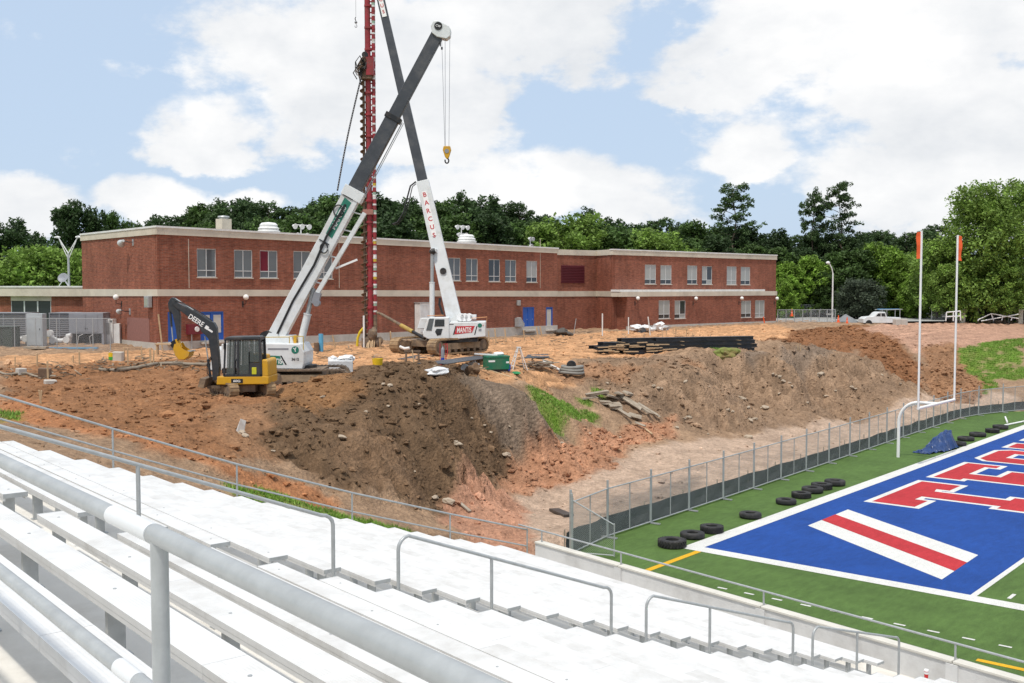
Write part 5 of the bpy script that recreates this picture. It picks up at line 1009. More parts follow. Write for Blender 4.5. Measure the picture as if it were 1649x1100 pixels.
    MB().bar(q(L1*.30,-.92), q(L1*.37,-.80), .34, .34, up=tuple(up)).lathe([(.001,yb-.22),(.16,yb-.22),(.16,yb+.22),(.001,yb+.22)], (q(L1*.31,-1.0).x,0,q(L1*.31,-1.0).z), 14, 'y').build('jib_head', HVACG, s1)
    MB().bar(q(L1*.55,-1.0), q(L1*.66,-1.75), .06, .10, up=tuple(ax)).build('jib_strut', WHITEP, s1)
    yy = yb-.325
    for o_ in (0, .05): MB().tube([(K.x(442)+o_,yy,K.z(543)),(K.x(470)+o_,yy,K.z(485)),(K.x(505)+o_,yy-.02,K.z(427)),(K.x(525)+o_,yy-.05,K.z(382)),(K.x(546)+o_,yy-.04,K.z(347)),(K.x(556)+o_,yy-.03,K.z(330))], .035, 6).build('hose', HOSE, s1, True)
    MB().tube([(K.x(546+8*math.cos(a)),yy-.05,K.z(340-9*math.sin(a))) for a in np.linspace(0, 6, 20)], .03, 6).tube([(K.x(522+6*math.cos(a)),yy-.05,K.z(400-8*math.sin(a))) for a in np.linspace(0, 6, 20)], .03, 6).build('hose_coil', HOSE, s1, True)
    pg = [q(L1*.70,-.18), q(L1*.945,-.20), q(L1*.955,.22), q(L1*.71,.20)]; MB().prism([(p.x,p.z) for p in pg], yb-.322, yb-.312).build('green_panel', GREENP, s1); c = q(L1*.83,.02); text_part('MANTIS', WHITEP, s1, (c.x,yb-.326,c.z), tuple(ax), tuple(up), .26, width=1.25)
    for l in (.66, .965): a, b_ = q(L1*l,-.2), q(L1*l,.35); MB().bar((a.x,yb-.33,a.z),(b_.x,yb-.33,b_.z), .04, .05).build('clamp_bar', BLACK, s1)
    cyl(e, (K.x(480),yb,K.z(556)), q(L1*.38,-.5), .19, .12, .55, CRANEWHITE)
    MB().tube([q(Lb*.48,-.52), q(Lb*.72,-.50)], .025, 6).tube([q(Lb*.48,-.60), q(Lb*.72,-.58)], .018, 6).build('telescope_rod', GALV, e)
    # head, sheaves, lines, hook block
    hd = MB().prism(K.poly([(695,46),(699,39),(706,38),(724,47),(727,52),(726,62),(720,67),(705,64),(697,58)]), yb-.30, yb+.30).build('boom_head', CRANEWHITE, e, bevel=.03); MB().lathe([(.001,yb-.33),(.20,yb-.33),(.20,yb-.30)], (K.x(707),0,K.z(47)), 20, 'y').build('head_sheave', BLACKP, hd, True); text_part('CW', WHITEP, hd, (K.x(707),yb-.335,K.z(47)), (1,0,-.3), (.3,0,1), .11)
    MB().tube([(K.x(710),yb,K.z(65)),(K.x(709.5),yb,K.z(77))], .03, 6).box((K.x(712),yb,K.z(80)), (.09,.09,.12)).build('limit_chain', BLACK, e)
    for x0, x1, yo in ((712,716.5,-.1),(717,716.8,.1),(725,723,-.1),(724.6,722.6,.1)): MB().tube([(K.x(x0),yb+yo,K.z(66)),(K.x(x1),yb+yo,K.z(237))], .011, 5).build('hoist_line', HVACG, e)
    hb = MB().prism(K.poly([(714.5,236),(725,236),(726.5,242),(723,253),(720,257),(716.5,253),(713,242)]), yb-.13, yb+.13).build('hook_block', YELLOW, e, bevel=.02); MB().tube([(K.x(719.5+3.0*math.cos(a)),yb,K.z(259-4.0*math.sin(a))) for a in np.linspace(1.6, -3.6, 16)], .035, 8).build('hook', BLACK, hb, True); MB().lathe([(.001,yb-.15),(.11,yb-.15),(.11,yb+.15),(.001,yb+.15)], (K.x(719.6),0,K.z(244)), 16, 'y').build('block_sheave', HVACG, hb, True)
crane_a()
# ---- drilling crane
def crane_b():
    K = Pic(730, 568, 68.5); e = thing('drilling_crane', 'white crawler crane with red MANTIS panel holding up the drilling leads', 'crane', K.P, IMG)
    # undercarriage turned toward the camera's left
    tx = Vector((-.61,-.79,0)); ang = math.atan2(tx.y, tx.x); sd_ = Vector((.79,-.61,0))
    cx0 = Vector((K.x(707),.6,0))
    for sgn in (-1, 1): c = cx0+sd_*(1.62*sgn); track(e, c.x, c.y, 5.3, .98, .72, ang, TREAD, 50)
    b = MB().box((cx0.x,cx0.y,.6), (2.6,2.6,.4), rz=ang); b.build('undercarriage', MUD, e); MB().lathe([(.001,.75),(.85,.75),(.85,1.05),(.001,1.05)], (cx0.x,cx0.y,0), 24).build('slew_ring', BLACK, e, True); MB().tube([(K.x(648),-1.6,K.z(556)),(K.x(656),-1.7,K.z(559)),(K.x(664),-1.8,K.z(558))], .09, 8).build('step_tube', WHITE, e, True)
    y0, y1 = -.95, 1.5
    MB().prism(K.poly([(724,546),(782,541),(782.5,517.5),(725,518)]), y0, y1).build('superstructure', CRANEWHITE, e, bevel=.04); MB().prism(K.poly([(700,552),(770,549),(770,544),(700,546)]), y0+.1, y1-.1).build('base_frame', BLACK, e)
    cabpts = [(683,535),(690,514),(694,510.5),(725,510),(725,545),(692,545),(684,541)]; cb = MB().prism(K.poly(cabpts), y0-.08, y0+1.05).build('cab', CRANEWHITE, e, bevel=.05)
    for pl in ([(703,513.5),(717.5,513.5),(717.5,524.5),(701.5,525)], [(705,528.5),(714.5,528.5),(712,538),(706,539.5),(702.5,533)]): MB().prism(K.poly(pl), y0-.10, y0-.07).build('window', GLASSD, cb)
    MB().prism(K.poly([(688.5,531),(693.5,512.5),(701,512.5),(697,531.5)]), y0-.105, y0-.07).build('windscreen', GLASS, cb); MB().prism(K.poly([(684.2,536.5),(690,517),(692.5,517),(687,536.5)]), y0+.05, y0+.95).build('front_pane', GLASSD, cb)
    MB().prism(K.poly([(671,530),(684,530),(690,513),(676.5,512.5)]), .4, 1.5).build('engine_cover', CRANEWHITE, e, bevel=.04)
    MB().prism(K.poly([(733,537.5),(761,534.5),(765.5,524),(736.5,524.5)]), y0-.012, y0-.002).build('red_panel', REDP, e); text_part('MANTIS', WHITEP, e, (K.x(748.5),y0-.018,K.z(530.5)), (1,0,.04), (0,0,1), .34, width=.92, shear=.12)
    for a in (731, 764.5): MB().prism(K.poly([(a,538),(a+1.6,538),(a+5.2,524.2),(a+3.6,524.2)]), y0-.01, y0-.002).build('black_slash', BLACKP, e)
    MB().lathe([(.001,y0-.012),(.14,y0-.012),(.14,y0-.002)], (K.x(773.5),0,K.z(523.3)), 20, 'y').build('green_disc', GREENP, e, True); MB().b2(K.x(771.5), K.x(776), y0-.01, y0-.002, K.z(532.5), K.z(528.5)).build('number_plate', HVACG, e); MB().b2(K.x(725), K.x(732), y0-.01, y0-.002, K.z(522), K.z(521)).build('name_strip', BLACKP, e); MB().b2(K.x(778.3),K.x(779.2),y0-.02,y0-.002,K.z(524),K.z(522)).build('marker_light', REDP, e)
    for i, x in enumerate((742, 748, 755)): MB().lathe([(.001,-.3),(.24,-.3),(.24,.7),(.001,.7)], (K.x(x),0,K.z(511)), 16, 'y').build('winch_drum', WHITEP, e, True)
    MB().b2(K.x(757), K.x(767), -.3, .8, K.z(514), K.z(507)).build('valve_box', CRANEWHITE, e, bevel=.02); MB().tube([(K.x(760),-.8,K.z(512)),(K.x(785),-.8,K.z(510)),(K.x(784),-.8,K.z(518))], .025, 6).tube([(K.x(690),-.9,K.z(508)),(K.x(716),-.9,K.z(507))], .02, 6).build('hand_rail', mat('rail_orange', (.62,.30,.14), .5), e, True)
    # boom
    yb = .5; base = Vector((K.x(732),yb,K.z(517))); tip = Vector((K.x(601),yb+2.5,K.z(-42))); ax = (tip-base).normalized(); sidev = Vector((0,1,0)); up = ax.cross(sidev).normalized()
    if up.x > 0: up = -up
    sv = ax.cross(up).normalized(); Lb = (tip-base).length
    def q(l, h, w=0.0): return base+ax*l+up*h+sv*w
    def sect(l0, l1, ha, hb, wa, wb, nm, m):
        vs = []
        for l, h, w in ((l0, ha, wa), (l1, hb, wb)):
            for i, j in ((-1,-1),(1,-1),(1,1),(-1,1)): vs.append(q(l, h*i/2, w*j/2))
        return MB().add(vs, [(0,1,2,3),(7,6,5,4),(0,4,5,1),(1,5,6,2),(2,6,7,3),(3,7,4,0)]).build(nm, m, e, bevel=.02)
    fr = 227/559.
    s1 = sect(-.6, Lb*fr, .98, .80, .66, .62, 'boom_base_section', CRANEWHITE); sect(Lb*fr-.2, Lb*.655, .66, .62, .52, .50, 'boom_middle_section', BOOMGREY); sect(Lb*.655-.1, Lb*.655+.12, .72, .72, .58, .58, 'boom_collar', BLACK); sect(Lb*.64, Lb, .56, .50, .44, .40, 'boom_fly_section', BOOMGREY)
    # which side of the section faces the camera
    fs = -1 if (q(1,0,1)-q(1,0,0)).y > 0 else 1
    def plate(l0, l1, h, wd, m, nm, off): 
        a, b_ = q(l0, h, fs*off), q(l1, h, fs*off); return MB().bar(a, b_, wd, .006, up=tuple(sv)).build(nm, m, s1)
    plate(Lb*.245, Lb*.375, .05, .34, WHITEP, 'name_board', .330)
    for i, ch in enumerate('BARCUS'):
        l = Lb*.365-Lb*.118*i/5; p = q(l, .05, fs*.338); text_part(ch, REDP, s1, p, tuple(-up), tuple(ax), .30, 'lettering')
    for i, ch in enumerate('BARCUS'):
        l = Lb*.995-Lb*.09*i/5; p = q(l, .0, fs*.245); text_part(ch, REDP, s1, p, tuple(-up), tuple(ax), .24, 'lettering')
    MB().bar(q(Lb*.89,0,fs*.235), q(Lb*1.0,0,fs*.235), .30, .006, up=tuple(sv)).build('name_board', WHITEP, e)
    p = q(Lb*.142,.0,fs*.34); MB().lathe([(.001,p.y-.08),(.20,p.y-.08),(.22,p.y+.02)], (p.x,0,p.z), 18, 'y').build('hose_reel', BLACK, s1, True)
    cyl(e, (K.x(695),yb,K.z(512)), (K.x(695.5),yb,K.z(407)), .17, .11, .55, CRANEWHITE); MB().lump((K.x(696.5),yb,K.z(405)), .22, 4, 2).build('cylinder_pin', BLACK, e); MB().bar((K.x(697),yb,K.z(403)), q(Lb*.2,.2), .4, .2).build('cylinder_lug', CRANEWHITE, e)
    MB().tube([(K.x(714),-.1,K.z(508)),(K.x(708),-.1,K.z(490)),(K.x(709),-.1,K.z(480))], .08, 8).build('hose', HOSE, e, True)
    MB().tube([(K.x(670),yb,K.z(293)),(K.x(661),yb,K.z(300)),(K.x(656),yb,K.z(318)),(K.x(650),yb,K.z(342)),(K.x(640),yb,K.z(358)),(K.x(632),yb,K.z(361))], .05, 8).tube([(K.x(670),yb+.1,K.z(296)),(K.x(664),yb+.1,K.z(301)),(K.x(659),yb+.1,K.z(322)),(K.x(652),yb+.1,K.z(346)),(K.x(641),yb+.1,K.z(361)),(K.x(633),yb+.1,K.z(362))], .03, 8).build('hose_loop', HOSE, e, True)
    # kicker strut to the leads
    MB().tube([K.w(684,545,-.6),K.w(650,526,1.5)], .11, 10).build('strut_tube', BLACK, e, True); MB().tube([K.w(665,534.5,.55),K.w(646,524,1.75)], .14, 10).build('strut_sleeve', mat('muddy_yellow', (.40,.28,.08), .8, var=.3, scale=3), e, True); MB().tube([K.w(650,526,1.5),K.w(614,506,4.6),K.w(607,503.5,5.2)], .10, 10).build('strut_rod', MUD, e, True)
crane_b()
# ---- leads with auger
def leads():
    K = Pic(598, 559, 74.0); e = thing('drilling_leads', 'tall red lead mast with rusty auger and hose-draped drill head', 'drill mast', K.P, IMG); zt = K.z(-40); lean = (K.x(600.5)-K.x(598))/zt
    def x(px, z): return K.x(px)+lean*z*0
    zb = 0.1
    MB().tube([(K.x(597),0,zb),(K.x(595),0,zt)], .20, 12).build('lead_tube', LEADRED, e, True)
    for i in range(68):
        z = 1.2+i*.37
        if z < zt-.3: MB().tube([(K.x(596.6),-.02,z),(K.x(604),-.02,z+.0)], .05, 6).build('rung', LEADRED, e, True)
        if i % 4 == 0 and z < zt-.4: MB().lathe([(.20,z),(.27,z+.02),(.27,z+.16),(.20,z+.18)], (K.x(596.4),0,0), 12).build('clamp_ring', RUST if i % 2 else LEADRED, e, True)
    mts = [LEADRED, WHITE, LEADRED, mat('marker_yellow', (.55,.40,.05), .6), LEADRED, mat('faded_white', (.5,.48,.45), .7), mat('pale_green_mark', (.30,.42,.33), .6)]
    nseg = 84
    for i in range(nseg):
        z0 = zb+(zt-zb)*i/nseg; z1 = zb+(zt-zb)*(i+1)/nseg; m = mts[(i*5+i//3) % 7]; xx = K.x(604.6-1.6*(1-0)*z0/zt*0); h = (z1-z0)
        m2 = LEADRED if z0 > zt*.42 and i % 4 else m
        MB().tube([(xx,0,z0),(xx,0,z0+h*.62)], .125, 10).build('marked_tube', MUD if z0 < 2.2 else m2, e, True); MB().tube([(xx,0,z0+h*.62),(xx,0,z1)], .135, 10).build('marked_band', MUD if z0 < 2.2 else (WHITE if i % 2 else LEADRED), e, True)
    # auger: stem and helical flight
    za, zh = .25, K.z(134); xa = K.x(588.5); MB().tube([(xa,-.05,za),(xa,-.05,zh)], .09, 10).build('auger_stem', RUST, e, True)
    pitch = .52; steps = int((zh-za)/pitch*14); v = []; f = []
    for i in range(steps+1):
        a = 2*math.pi*i/14; z = za+pitch*i/14; v += [(xa+.08*math.cos(a),-.05+.08*math.sin(a),z),(xa+.27*math.cos(a),-.05+.27*math.sin(a),z),(xa+.27*math.cos(a),-.05+.27*math.sin(a),z+.03),(xa+.08*math.cos(a),-.05+.08*math.sin(a),z+.03)]
    for i in range(steps):
        for k in range(4): f.append((4*i+k, 4*i+4+k, 4*i+4+(k+1)%4, 4*i+(k+1)%4))
    MB().add(v, f).build('auger_flight', RUST, e)
    dh = MB().b2(K.x(585), K.x(603), -.5, .45, K.z(134), K.z(102)).build('drill_head', RUST, e, bevel=.05); MB().b2(K.x(594), K.x(606), -.56, .3, K.z(128), K.z(100)).build('head_plate', LEADRED, dh)
    rd = random.Random(3)
    for i in range(16):
        a0 = rd.uniform(577, 590); b0 = rd.uniform(104, 126); MB().tube([(K.x(596),-.5,K.z(104+rd.random()*20)),(K.x(a0+4),-.7,K.z(b0-6)),(K.x(a0-3),-.7+rd.random()*.3,K.z(b0+3)),(K.x(a0-1+rd.uniform(-4,4)),-.6,K.z(b0+rd.uniform(8,18)))], .035, 6).build('hydraulic_hose', HOSE if i % 3 else RUST, dh, True)
    MB().tube([(K.x(591.5),-.1,K.z(100)),(K.x(591),-.1,K.z(-40))], .012, 5).build('hoist_line', HVACG, e); MB().lathe([(.001,-.12),(.22,-.12),(.22,.12),(.001,.12)], (K.x(591.5),-.1,K.z(95)), 16, 'y').build('hoist_sheave', BLACK, e, True)
    MB().b2(K.x(587), K.x(603), -.42, .3, K.z(347), K.z(339)).build('guide_bracket', mat('faded_red_steel', (.34,.16,.13), .7, var=.2), e)
    # bundled hose line sagging to the left
    pts = [(K.x(586-38*t+ -2*math.sin(t*3)), -.6, K.z(135+ (310-135)*t)) for t in np.linspace(0, 1, 16)]; MB().tube(pts, .055, 6).build('hose_bundle', HOSE, e, True)
    for t in np.linspace(.03, .98, 44): p = (K.x(586-38*t-2*math.sin(t*3)), -.6, K.z(135+175*t)); MB().lump(p, .075, 1, 1, rough=0).build('hose_collar', HVACG, e)
    MB().box((K.x(594),0,.35), (.95,.8,.7)).build('gate_foot', MUD, e, bevel=.1); MB().tube([(K.x(587.5),-.4,-.1),(K.x(587.5),-.4,K.z(508))], .07, 8).build('white_guide_pole', WHITE, e, True)
    for i in range(5): MB().bar((K.x(592+3*i),-.6-.2*(i%2),-.05),(K.x(594+2.6*i),-.3,.5+.1*i), .09, .03).build('timber_chock', WOOD, e)
    MB().lump((K.x(602),-.35,.9), (.35,.3,.5), 9, 2).build('mud_clump', MUD, e); MB().lump((K.x(610),-.2,.35), (.30,.3,.4), 12, 2).build('mud_clump', MUD, e)
leads()
# tag line with ball hook left of the leads
K = Pic(577, 559, 74.0); e = thing('whip_line', 'thin hoist line with a small ball hook hanging left of the red mast', 'hoist line', (K.P[0], K.P[1], K.P[2]+K.z(56)), IMG); zz = K.z(56)
MB().tube([(0,0,.9),(0,0,K.z(-60)-zz)], .012, 5).build('line', HVACG, e); MB().lump((0,0,.55), .10, 1, 2, rough=0).build('ball', HVACG, e, True); MB().tube([(.0,0,.9),(-.06,0,.8),(0,0,.65)], .03, 6).build('shackle', BLACK, e); MB().tube([(.07*math.cos(a),0,.30+.10*math.sin(a)) for a in np.linspace(1.6,-3.4,12)], .022, 6).build('hook', HVACG, e)
# ------------------------------------------------------------------ loose things on the site
def onz(px, py): x, y, z = on(px, py); return np.array([x, y, z])
def spot(px, py, sink=0.0): p = onz(px, py); D = float((p-CAM)@FWD); return (p[0], p[1], p[2]-sink), D/FPX
# ---- steel piles
def ibeam(L, h=.30, w=.30, t=.035):
    s = [(-w/2,0),(w/2,0),(w/2,t),(t/2,t),(t/2,h-t),(w/2,h-t),(w/2,h),(-w/2,h),(-w/2,h-t),(-t/2,h-t),(-t/2,t),(-w/2,t)]
    return MB().add([(0,a,b) for a, b in s]+[(L,a,b) for a, b in s], [tuple(range(12)), tuple(range(23,11,-1))]+[(i, i+12, (i+1)%12+12, (i+1)%12) for i in range(12)])
PILE = ibeam(12.2, .25, .27, .03).mesh('steel_pile', mat('black_steel_pile', (.045,.049,.058), .42, .3, var=.35, scale=1.5, dirt=(.10,.085,.07,.6), dscale=1.2))
PA = onz(972, 571); PBq = onz(1205, 563); pd = (PBq-PA); pd[2] = 0; pl = np.linalg.norm(pd); pd /= pl; pn = np.array([-pd[1], pd[0], 0]); prz = math.atan2(pd[1], pd[0]); pz = min(PA[2], PBq[2])
layers = [(0, 8, -.12), (1, 8, .155), (2, 7, .43), (3, 3, .705)]
names4 = ['bottom', 'second', 'third', 'top']
pz = max(PA[2], PBq[2])
for ly, nn, zz in layers:
    for i in range(nn):
        ls = random.choice((.76, .84, .92, 1.0))*(.86 if ly == 3 else 1.0); p = PA+pd*(pl+.7+random.uniform(-.35, .25)-12.2*ls)+pn*(i*.32+.10*ly)
        tag(link_mesh('steel_pile', PILE, None, (p[0], p[1], pz+zz+random.uniform(0,.01)), (0, 0, prz+random.uniform(-.006,.006)), (ls, 1, 1)), f'long black steel pile in the {names4[ly]} layer of the pile stack', 'steel pile', f'steel piles, {names4[ly]} layer of the stack')
TIM = MB().b2(-.05,.05,-1.3,1.3,0,.023).mesh('dunnage_timber', WOOD); TIM2 = MB().b2(0,1.7,-.08,.08,0,.07).mesh('timber_board', WOOD)
for lz in (.131, .406, .681):
    for f_ in (.12, .5, .88): p = PA+pd*(12.2*f_)+pn*.9; tag(link_mesh('dunnage_timber', TIM, None, (p[0], p[1], pz+lz+.004), (0, 0, prz), (1, .93, .99)), 'square timber spacer lying across between layers of steel piles', 'timber', 'timber spacers in the pile stack')
for i in range(26):
    u_ = random.choice((-.5, -.1, .3, .9, 1.4, 1.9, 2.5, 3.2, 3.9, 4.5)); lz = random.choice((.0, .16, .32, .44, .56)); q = PA+pd*u_-pn*random.uniform(.16, .24); tag(link_mesh('timber_board', TIM2, None, (q[0], q[1], pz+lz+random.uniform(0, .16)), (random.uniform(-.05,.05), random.uniform(-.03,.03), prz+random.uniform(-.12,.12)), (random.uniform(.3,.7), .8, 1)), 'pale timber board jammed among the ends of the steel piles', 'board', 'pale boards at the ends of the pile stack')
# ---- stakes, posts
def stake_mesh(h, w): b = MB(); b.box((0,0,h/2-.1), (w,w*.55,h)); b.add([(-w/2,-w*.27,h-.1),(w/2,-w*.27,h-.1),(w/2,w*.27,h-.1),(-w/2,w*.27,h-.1),(0,0,h-.03)], [(0,1,4),(1,2,4),(2,3,4),(3,0,4)]); return b.mesh('survey_stake', WOOD)
SM = stake_mesh(1.0, .09)
def stake(px, yb, yt, lean=0.0, lb='bare wooden survey stake driven into the clay', grp='wooden stakes about the site', m=None):
    p, s = spot(px, yb); h = (yb-yt)*s; o = link_mesh('survey_stake', m or SM, None, p, (0, lean, random.uniform(-.4,.4)+IMG), (max(.6, min(1.3, h)), 1, h)); tag(o, lb, 'stake', grp)
for a in [(24,592,573,.05),(60,590,568,0),(77,610,580,0),(118,585,572,0),(128,588,565,0),(206,588,560,0),(200,580,558,.02),(243,590,560,-.03),(247,588,563,.05),(228,578,556,0),(65,650,628,.1),(66,650,627,-.12),(612,562,545,0),(630,560,532,-.05),
          (788,552,532,-.08),(799,552,528,-.10),(815,551,528,-.10),(794,552,545,0),(845,549,530,-.12),(867,545,525,-.18),(873,544,524,-.2),(863,552,540,0),(1084,538,525,0),(1088,538,524,0),(1109,542,535,0),(1115,543,536,0),(1144,543,538,0),(1067,545,535,0),(1285,566,556,0),(1289,566,556,0)]: stake(*a[:3], a[3])
for a, lb in (((1073,540,530,0),'stake at the batter board left of the wing windows'),):
    stake(*a[:3], a[3], lb)
p, s = spot(1097, 541); e = thing('batter_board', 'wooden batter board nailed across two stakes near the wing', 'batter board', p, IMG); MB().box((-.45,0,.35), (.08,.05,.8)).box((.45,0,.35), (.08,.05,.8)).build('leg', WOOD, e); MB().box((0,-.05,.6), (1.1,.03,.14)).build('board', WOOD, e)
POLE = [(970,541,505,.06,0,'tall white post standing before the recess of the school'),(1012,538,511,.05,0,'white post standing left of the crumpled plastic sheeting'),(1047,540,510,.05,-.12,'leaning white post behind the crumpled plastic sheeting'),(924,538,513,.035,.15,'thin leaning grey pole beside the rubbish near the recess'),(1231,520,510,.07,-.2,'leaning orange post by the wing corner'),
        (262,566,506,.06,-.10,'long pale timber prop leaning on the left wall corner'),(255,560,536,.05,-.12,'short timber prop leaning beside the wall corner'),(413,548,499,.06,-.15,'tall timber pole leaning behind the excavator cab'),(540,560,540,.05,-.22,'short leaning board near the blue pipe'),(470,552,527,.05,-.1,'timber prop against the wall behind the crane')]
for px, yb, yt, r, ln_, lb in POLE:
    p, s = spot(px, yb); h = (yb-yt)*s; o = MB().tube([(0,0,-.2),(0,0,h)], r, 8).build('post', WHITE if 'white' in lb else (ORANGE if 'orange' in lb else (GALV if 'grey' in lb else WOOD)), None, True); o.location = p; o.rotation_euler = (0, ln_, IMG); tag(o, lb, 'post')
# ---- pipes and hoses sticking up
p, s = spot(517, 566); e = MB().tube([(0,0,-.2),(0,0,28*s)], .16, 14).build('blue_pipe', mat('light_blue_pipe', (.10,.36,.58), .45), None, True); e.location = p; tag(e, 'upright light blue pipe standing in the yard near the mast', 'pipe')
p, s = spot(510, 566); e = MB().tube([(0,0,-.2),(0,0,14*s)], .17, 14).build('rusty_pipe', RUST, None, True); e.location = p; tag(e, 'short rusty pipe stub beside the blue pipe', 'pipe')
p, s = spot(575, 558); e = MB().tube([(0,0,-.1),(.05,0,.55),(.22,0,1.0),(.50,0,1.30)], .09, 10).build('yellow_hose', mat('hose_yellow', (.68,.52,.03), .5), None, True); e.location = p; e.rotation_euler = (0,0,IMG); tag(e, 'bright yellow hose curving up toward the mast', 'hose')
pts = []
for t in np.linspace(0, 1, 24): px = 160+t*195; py = 598-13*t+3*math.sin(t*9); x, y, z = on(px, py); pts.append((x, y, z+.10))
o = MB().tube(pts, .09, 8).build('drain_hose', mat('grey_hose', (.27,.23,.18), .8), None, True); tag(o, 'long grey drain hose lying across the mud behind the excavator', 'hose')
pts = []
for t in np.linspace(0, 1, 16): px = 0+t*90; py = 602+8*t+2*math.sin(t*11); x, y, z = on(px, py); pts.append((x, y, z+.06))
o = MB().tube(pts, .06, 8).build('drain_hose', MATS['grey_hose'], None, True); tag(o, 'shorter grey hose lying in the mud by the left stakes', 'hose')
# ---- green job box, ladder, buckets
p, s = spot(799, 597); e = thing('job_box', 'green steel job site tool box with white board on its lid', 'tool box', p, IMG+.35); JG = mat('job_box_green', (.005,.16,.085), .45, dirt=(.2,.14,.09,.3))
MB().b2(-.66,.66,-.38,.38,.08,.72).build('box_body', JG, e, bevel=.015); MB().b2(-.68,.68,-.40,.40,.725,.84).build('lid', JG, e, bevel=.015); MB().b2(-.6,.6,-.32,.32,-.05,.08).build('skid', BLACK, e); MB().b2(-.58,-.2,-.392,-.381,.5,.60).build('label', WHITEP, e); MB().b2(.45,.62,-.396,-.381,.42,.52).build('label', WHITEP, e)
o = MB().box((0,0,0), (1.3,.16,.07)).build('white_board', WHITEP); o.location = (p[0]-.35, p[1]+.45, p[2]+.90); o.rotation_euler = (0,.06,IMG+.1); tag(o, 'white plastic board lying on the green tool box', 'board')
o = MB().lump((0,0,.07), (.35,.22,.12), 5, 2).build('plastic_bag', WHITEP); o.location = (p[0]+.35, p[1]+.1, p[2]+.84); tag(o, 'small crumpled white bag on the green tool box', 'bag')
p, s = spot(836, 597); e = thing('step_ladder', 'open aluminium step ladder standing behind the green tool box', 'ladder', p, IMG+.2); H = 37*s
for x in (-.1, .32):
    MB().bar((-.45-x*.3,-.05+x,0),(-.06,.05+x*.6,H), .06, .04).build('rail', ALU, e); MB().bar((.46-x*.2,-.05+x,0),(.06,.05+x*.6,H), .05, .04).build('rear_leg', ALU, e)
for i in range(4): t = (i+1)/5; MB().box((-.45+.39*t,.12,H*t), (.12,.42,.03)).build('step', ALU, e)
MB().box((0,.15,H), (.24,.36,.04)).build('top_cap', ALU, e)
def bucket(px, py, r, h, m, lb, band=None):
    p, s = spot(px, py); e = thing('bucket', lb, 'bucket', p); MB().lathe([(.001,0),(r*.85,0),(r,h),(r*.93,h),(r*.8,.03),(.001,.03)], n=18).build('body', m, e, True); MB().tube([(r*math.cos(a),0,h*.9+.0+r*.9*math.sin(a)) for a in np.linspace(0, math.pi, 10)], .008, 5).build('handle', GALV, e)
    if band: MB().lathe([(r*.88,.0),(r*.94,h*.45)], n=18).build('band', band, e, True)
bucket(818, 598, .17, .36, mat('bucket_blue', (.02,.06,.45), .5), 'blue plastic bucket beside the green tool box'); bucket(608, 589, .32, .38, mat('bucket_yellow', (.72,.50,.02), .5), 'yellow plastic tub behind the crest of the dark mound'); bucket(180, 580, .20, .42, mat('bucket_yellow', (.72,.50,.02)), 'yellow and green bucket in the mud by the left stakes', mat('bucket_green', (.05,.35,.05), .5)); bucket(233, 558, .18, .36, mat('bucket_violet', (.05,.04,.35), .5), 'dark blue bucket at the foot of the left wall corner')
o = MB().lump((0,0,.03), (.5,.3,.09), 4, 2).build('green_net', mat('green_net', (.03,.28,.10), .8)); o.location = spot(830, 602)[0]; tag(o, 'scrap of green netting on the clay by the tool box', 'netting')
def planks(px0, py0, px1, py1, w, lb, m=WOOD, h=.05, nm='plank'):
    a, b = onz(px0, py0), onz(px1, py1); o = MB().bar((0,0,0), tuple((b-a)), w, h).build(nm, m); o.location = (a[0], a[1], a[2]+.06); tag(o, lb, nm.replace('_', ' '))
planks(772,594,832,612,.18,'long pale plank lying in front of the green tool box'); planks(741,814,757,826,.12,'short broken timber lying in the pit by the end railing', WOODGREY); planks(892,823,916,833,.42,'charred dark board lying by the fence corner', BLACK, .1, 'board'); planks(985,720,1000,728,.1,'pale stick lying on the orange clay ledge', WOOD); planks(1038,693,1050,701,.1,'small pale timber offcut on the red clay', WOOD)
# dark steel plates on the yard
def plate(pp, lb):
    c = [onz(*q) for q in pp]; o = MB().add([(q[0], q[1], q[2]+.06) for q in c]+[(q[0], q[1], q[2]+.02) for q in c], [(0,1,2,3),(7,6,5,4),(0,4,5,1),(1,5,6,2),(2,6,7,3),(3,7,4,0)]).build('steel_plate', mat('dark_plate', (.055,.06,.07), .5, .2, var=.25)); tag(o, lb, 'steel plate')
plate([(672,588),(720,588),(790,577),(768,574)], 'dark steel road plate lying in the yard behind the mound'); plate([(845,578),(885,577),(882,572),(850,573)], 'dark steel road plate lying near the ladder'); plate([(640,580),(672,580),(700,574),(668,574)], 'dark steel road plate lying near the saw horse')
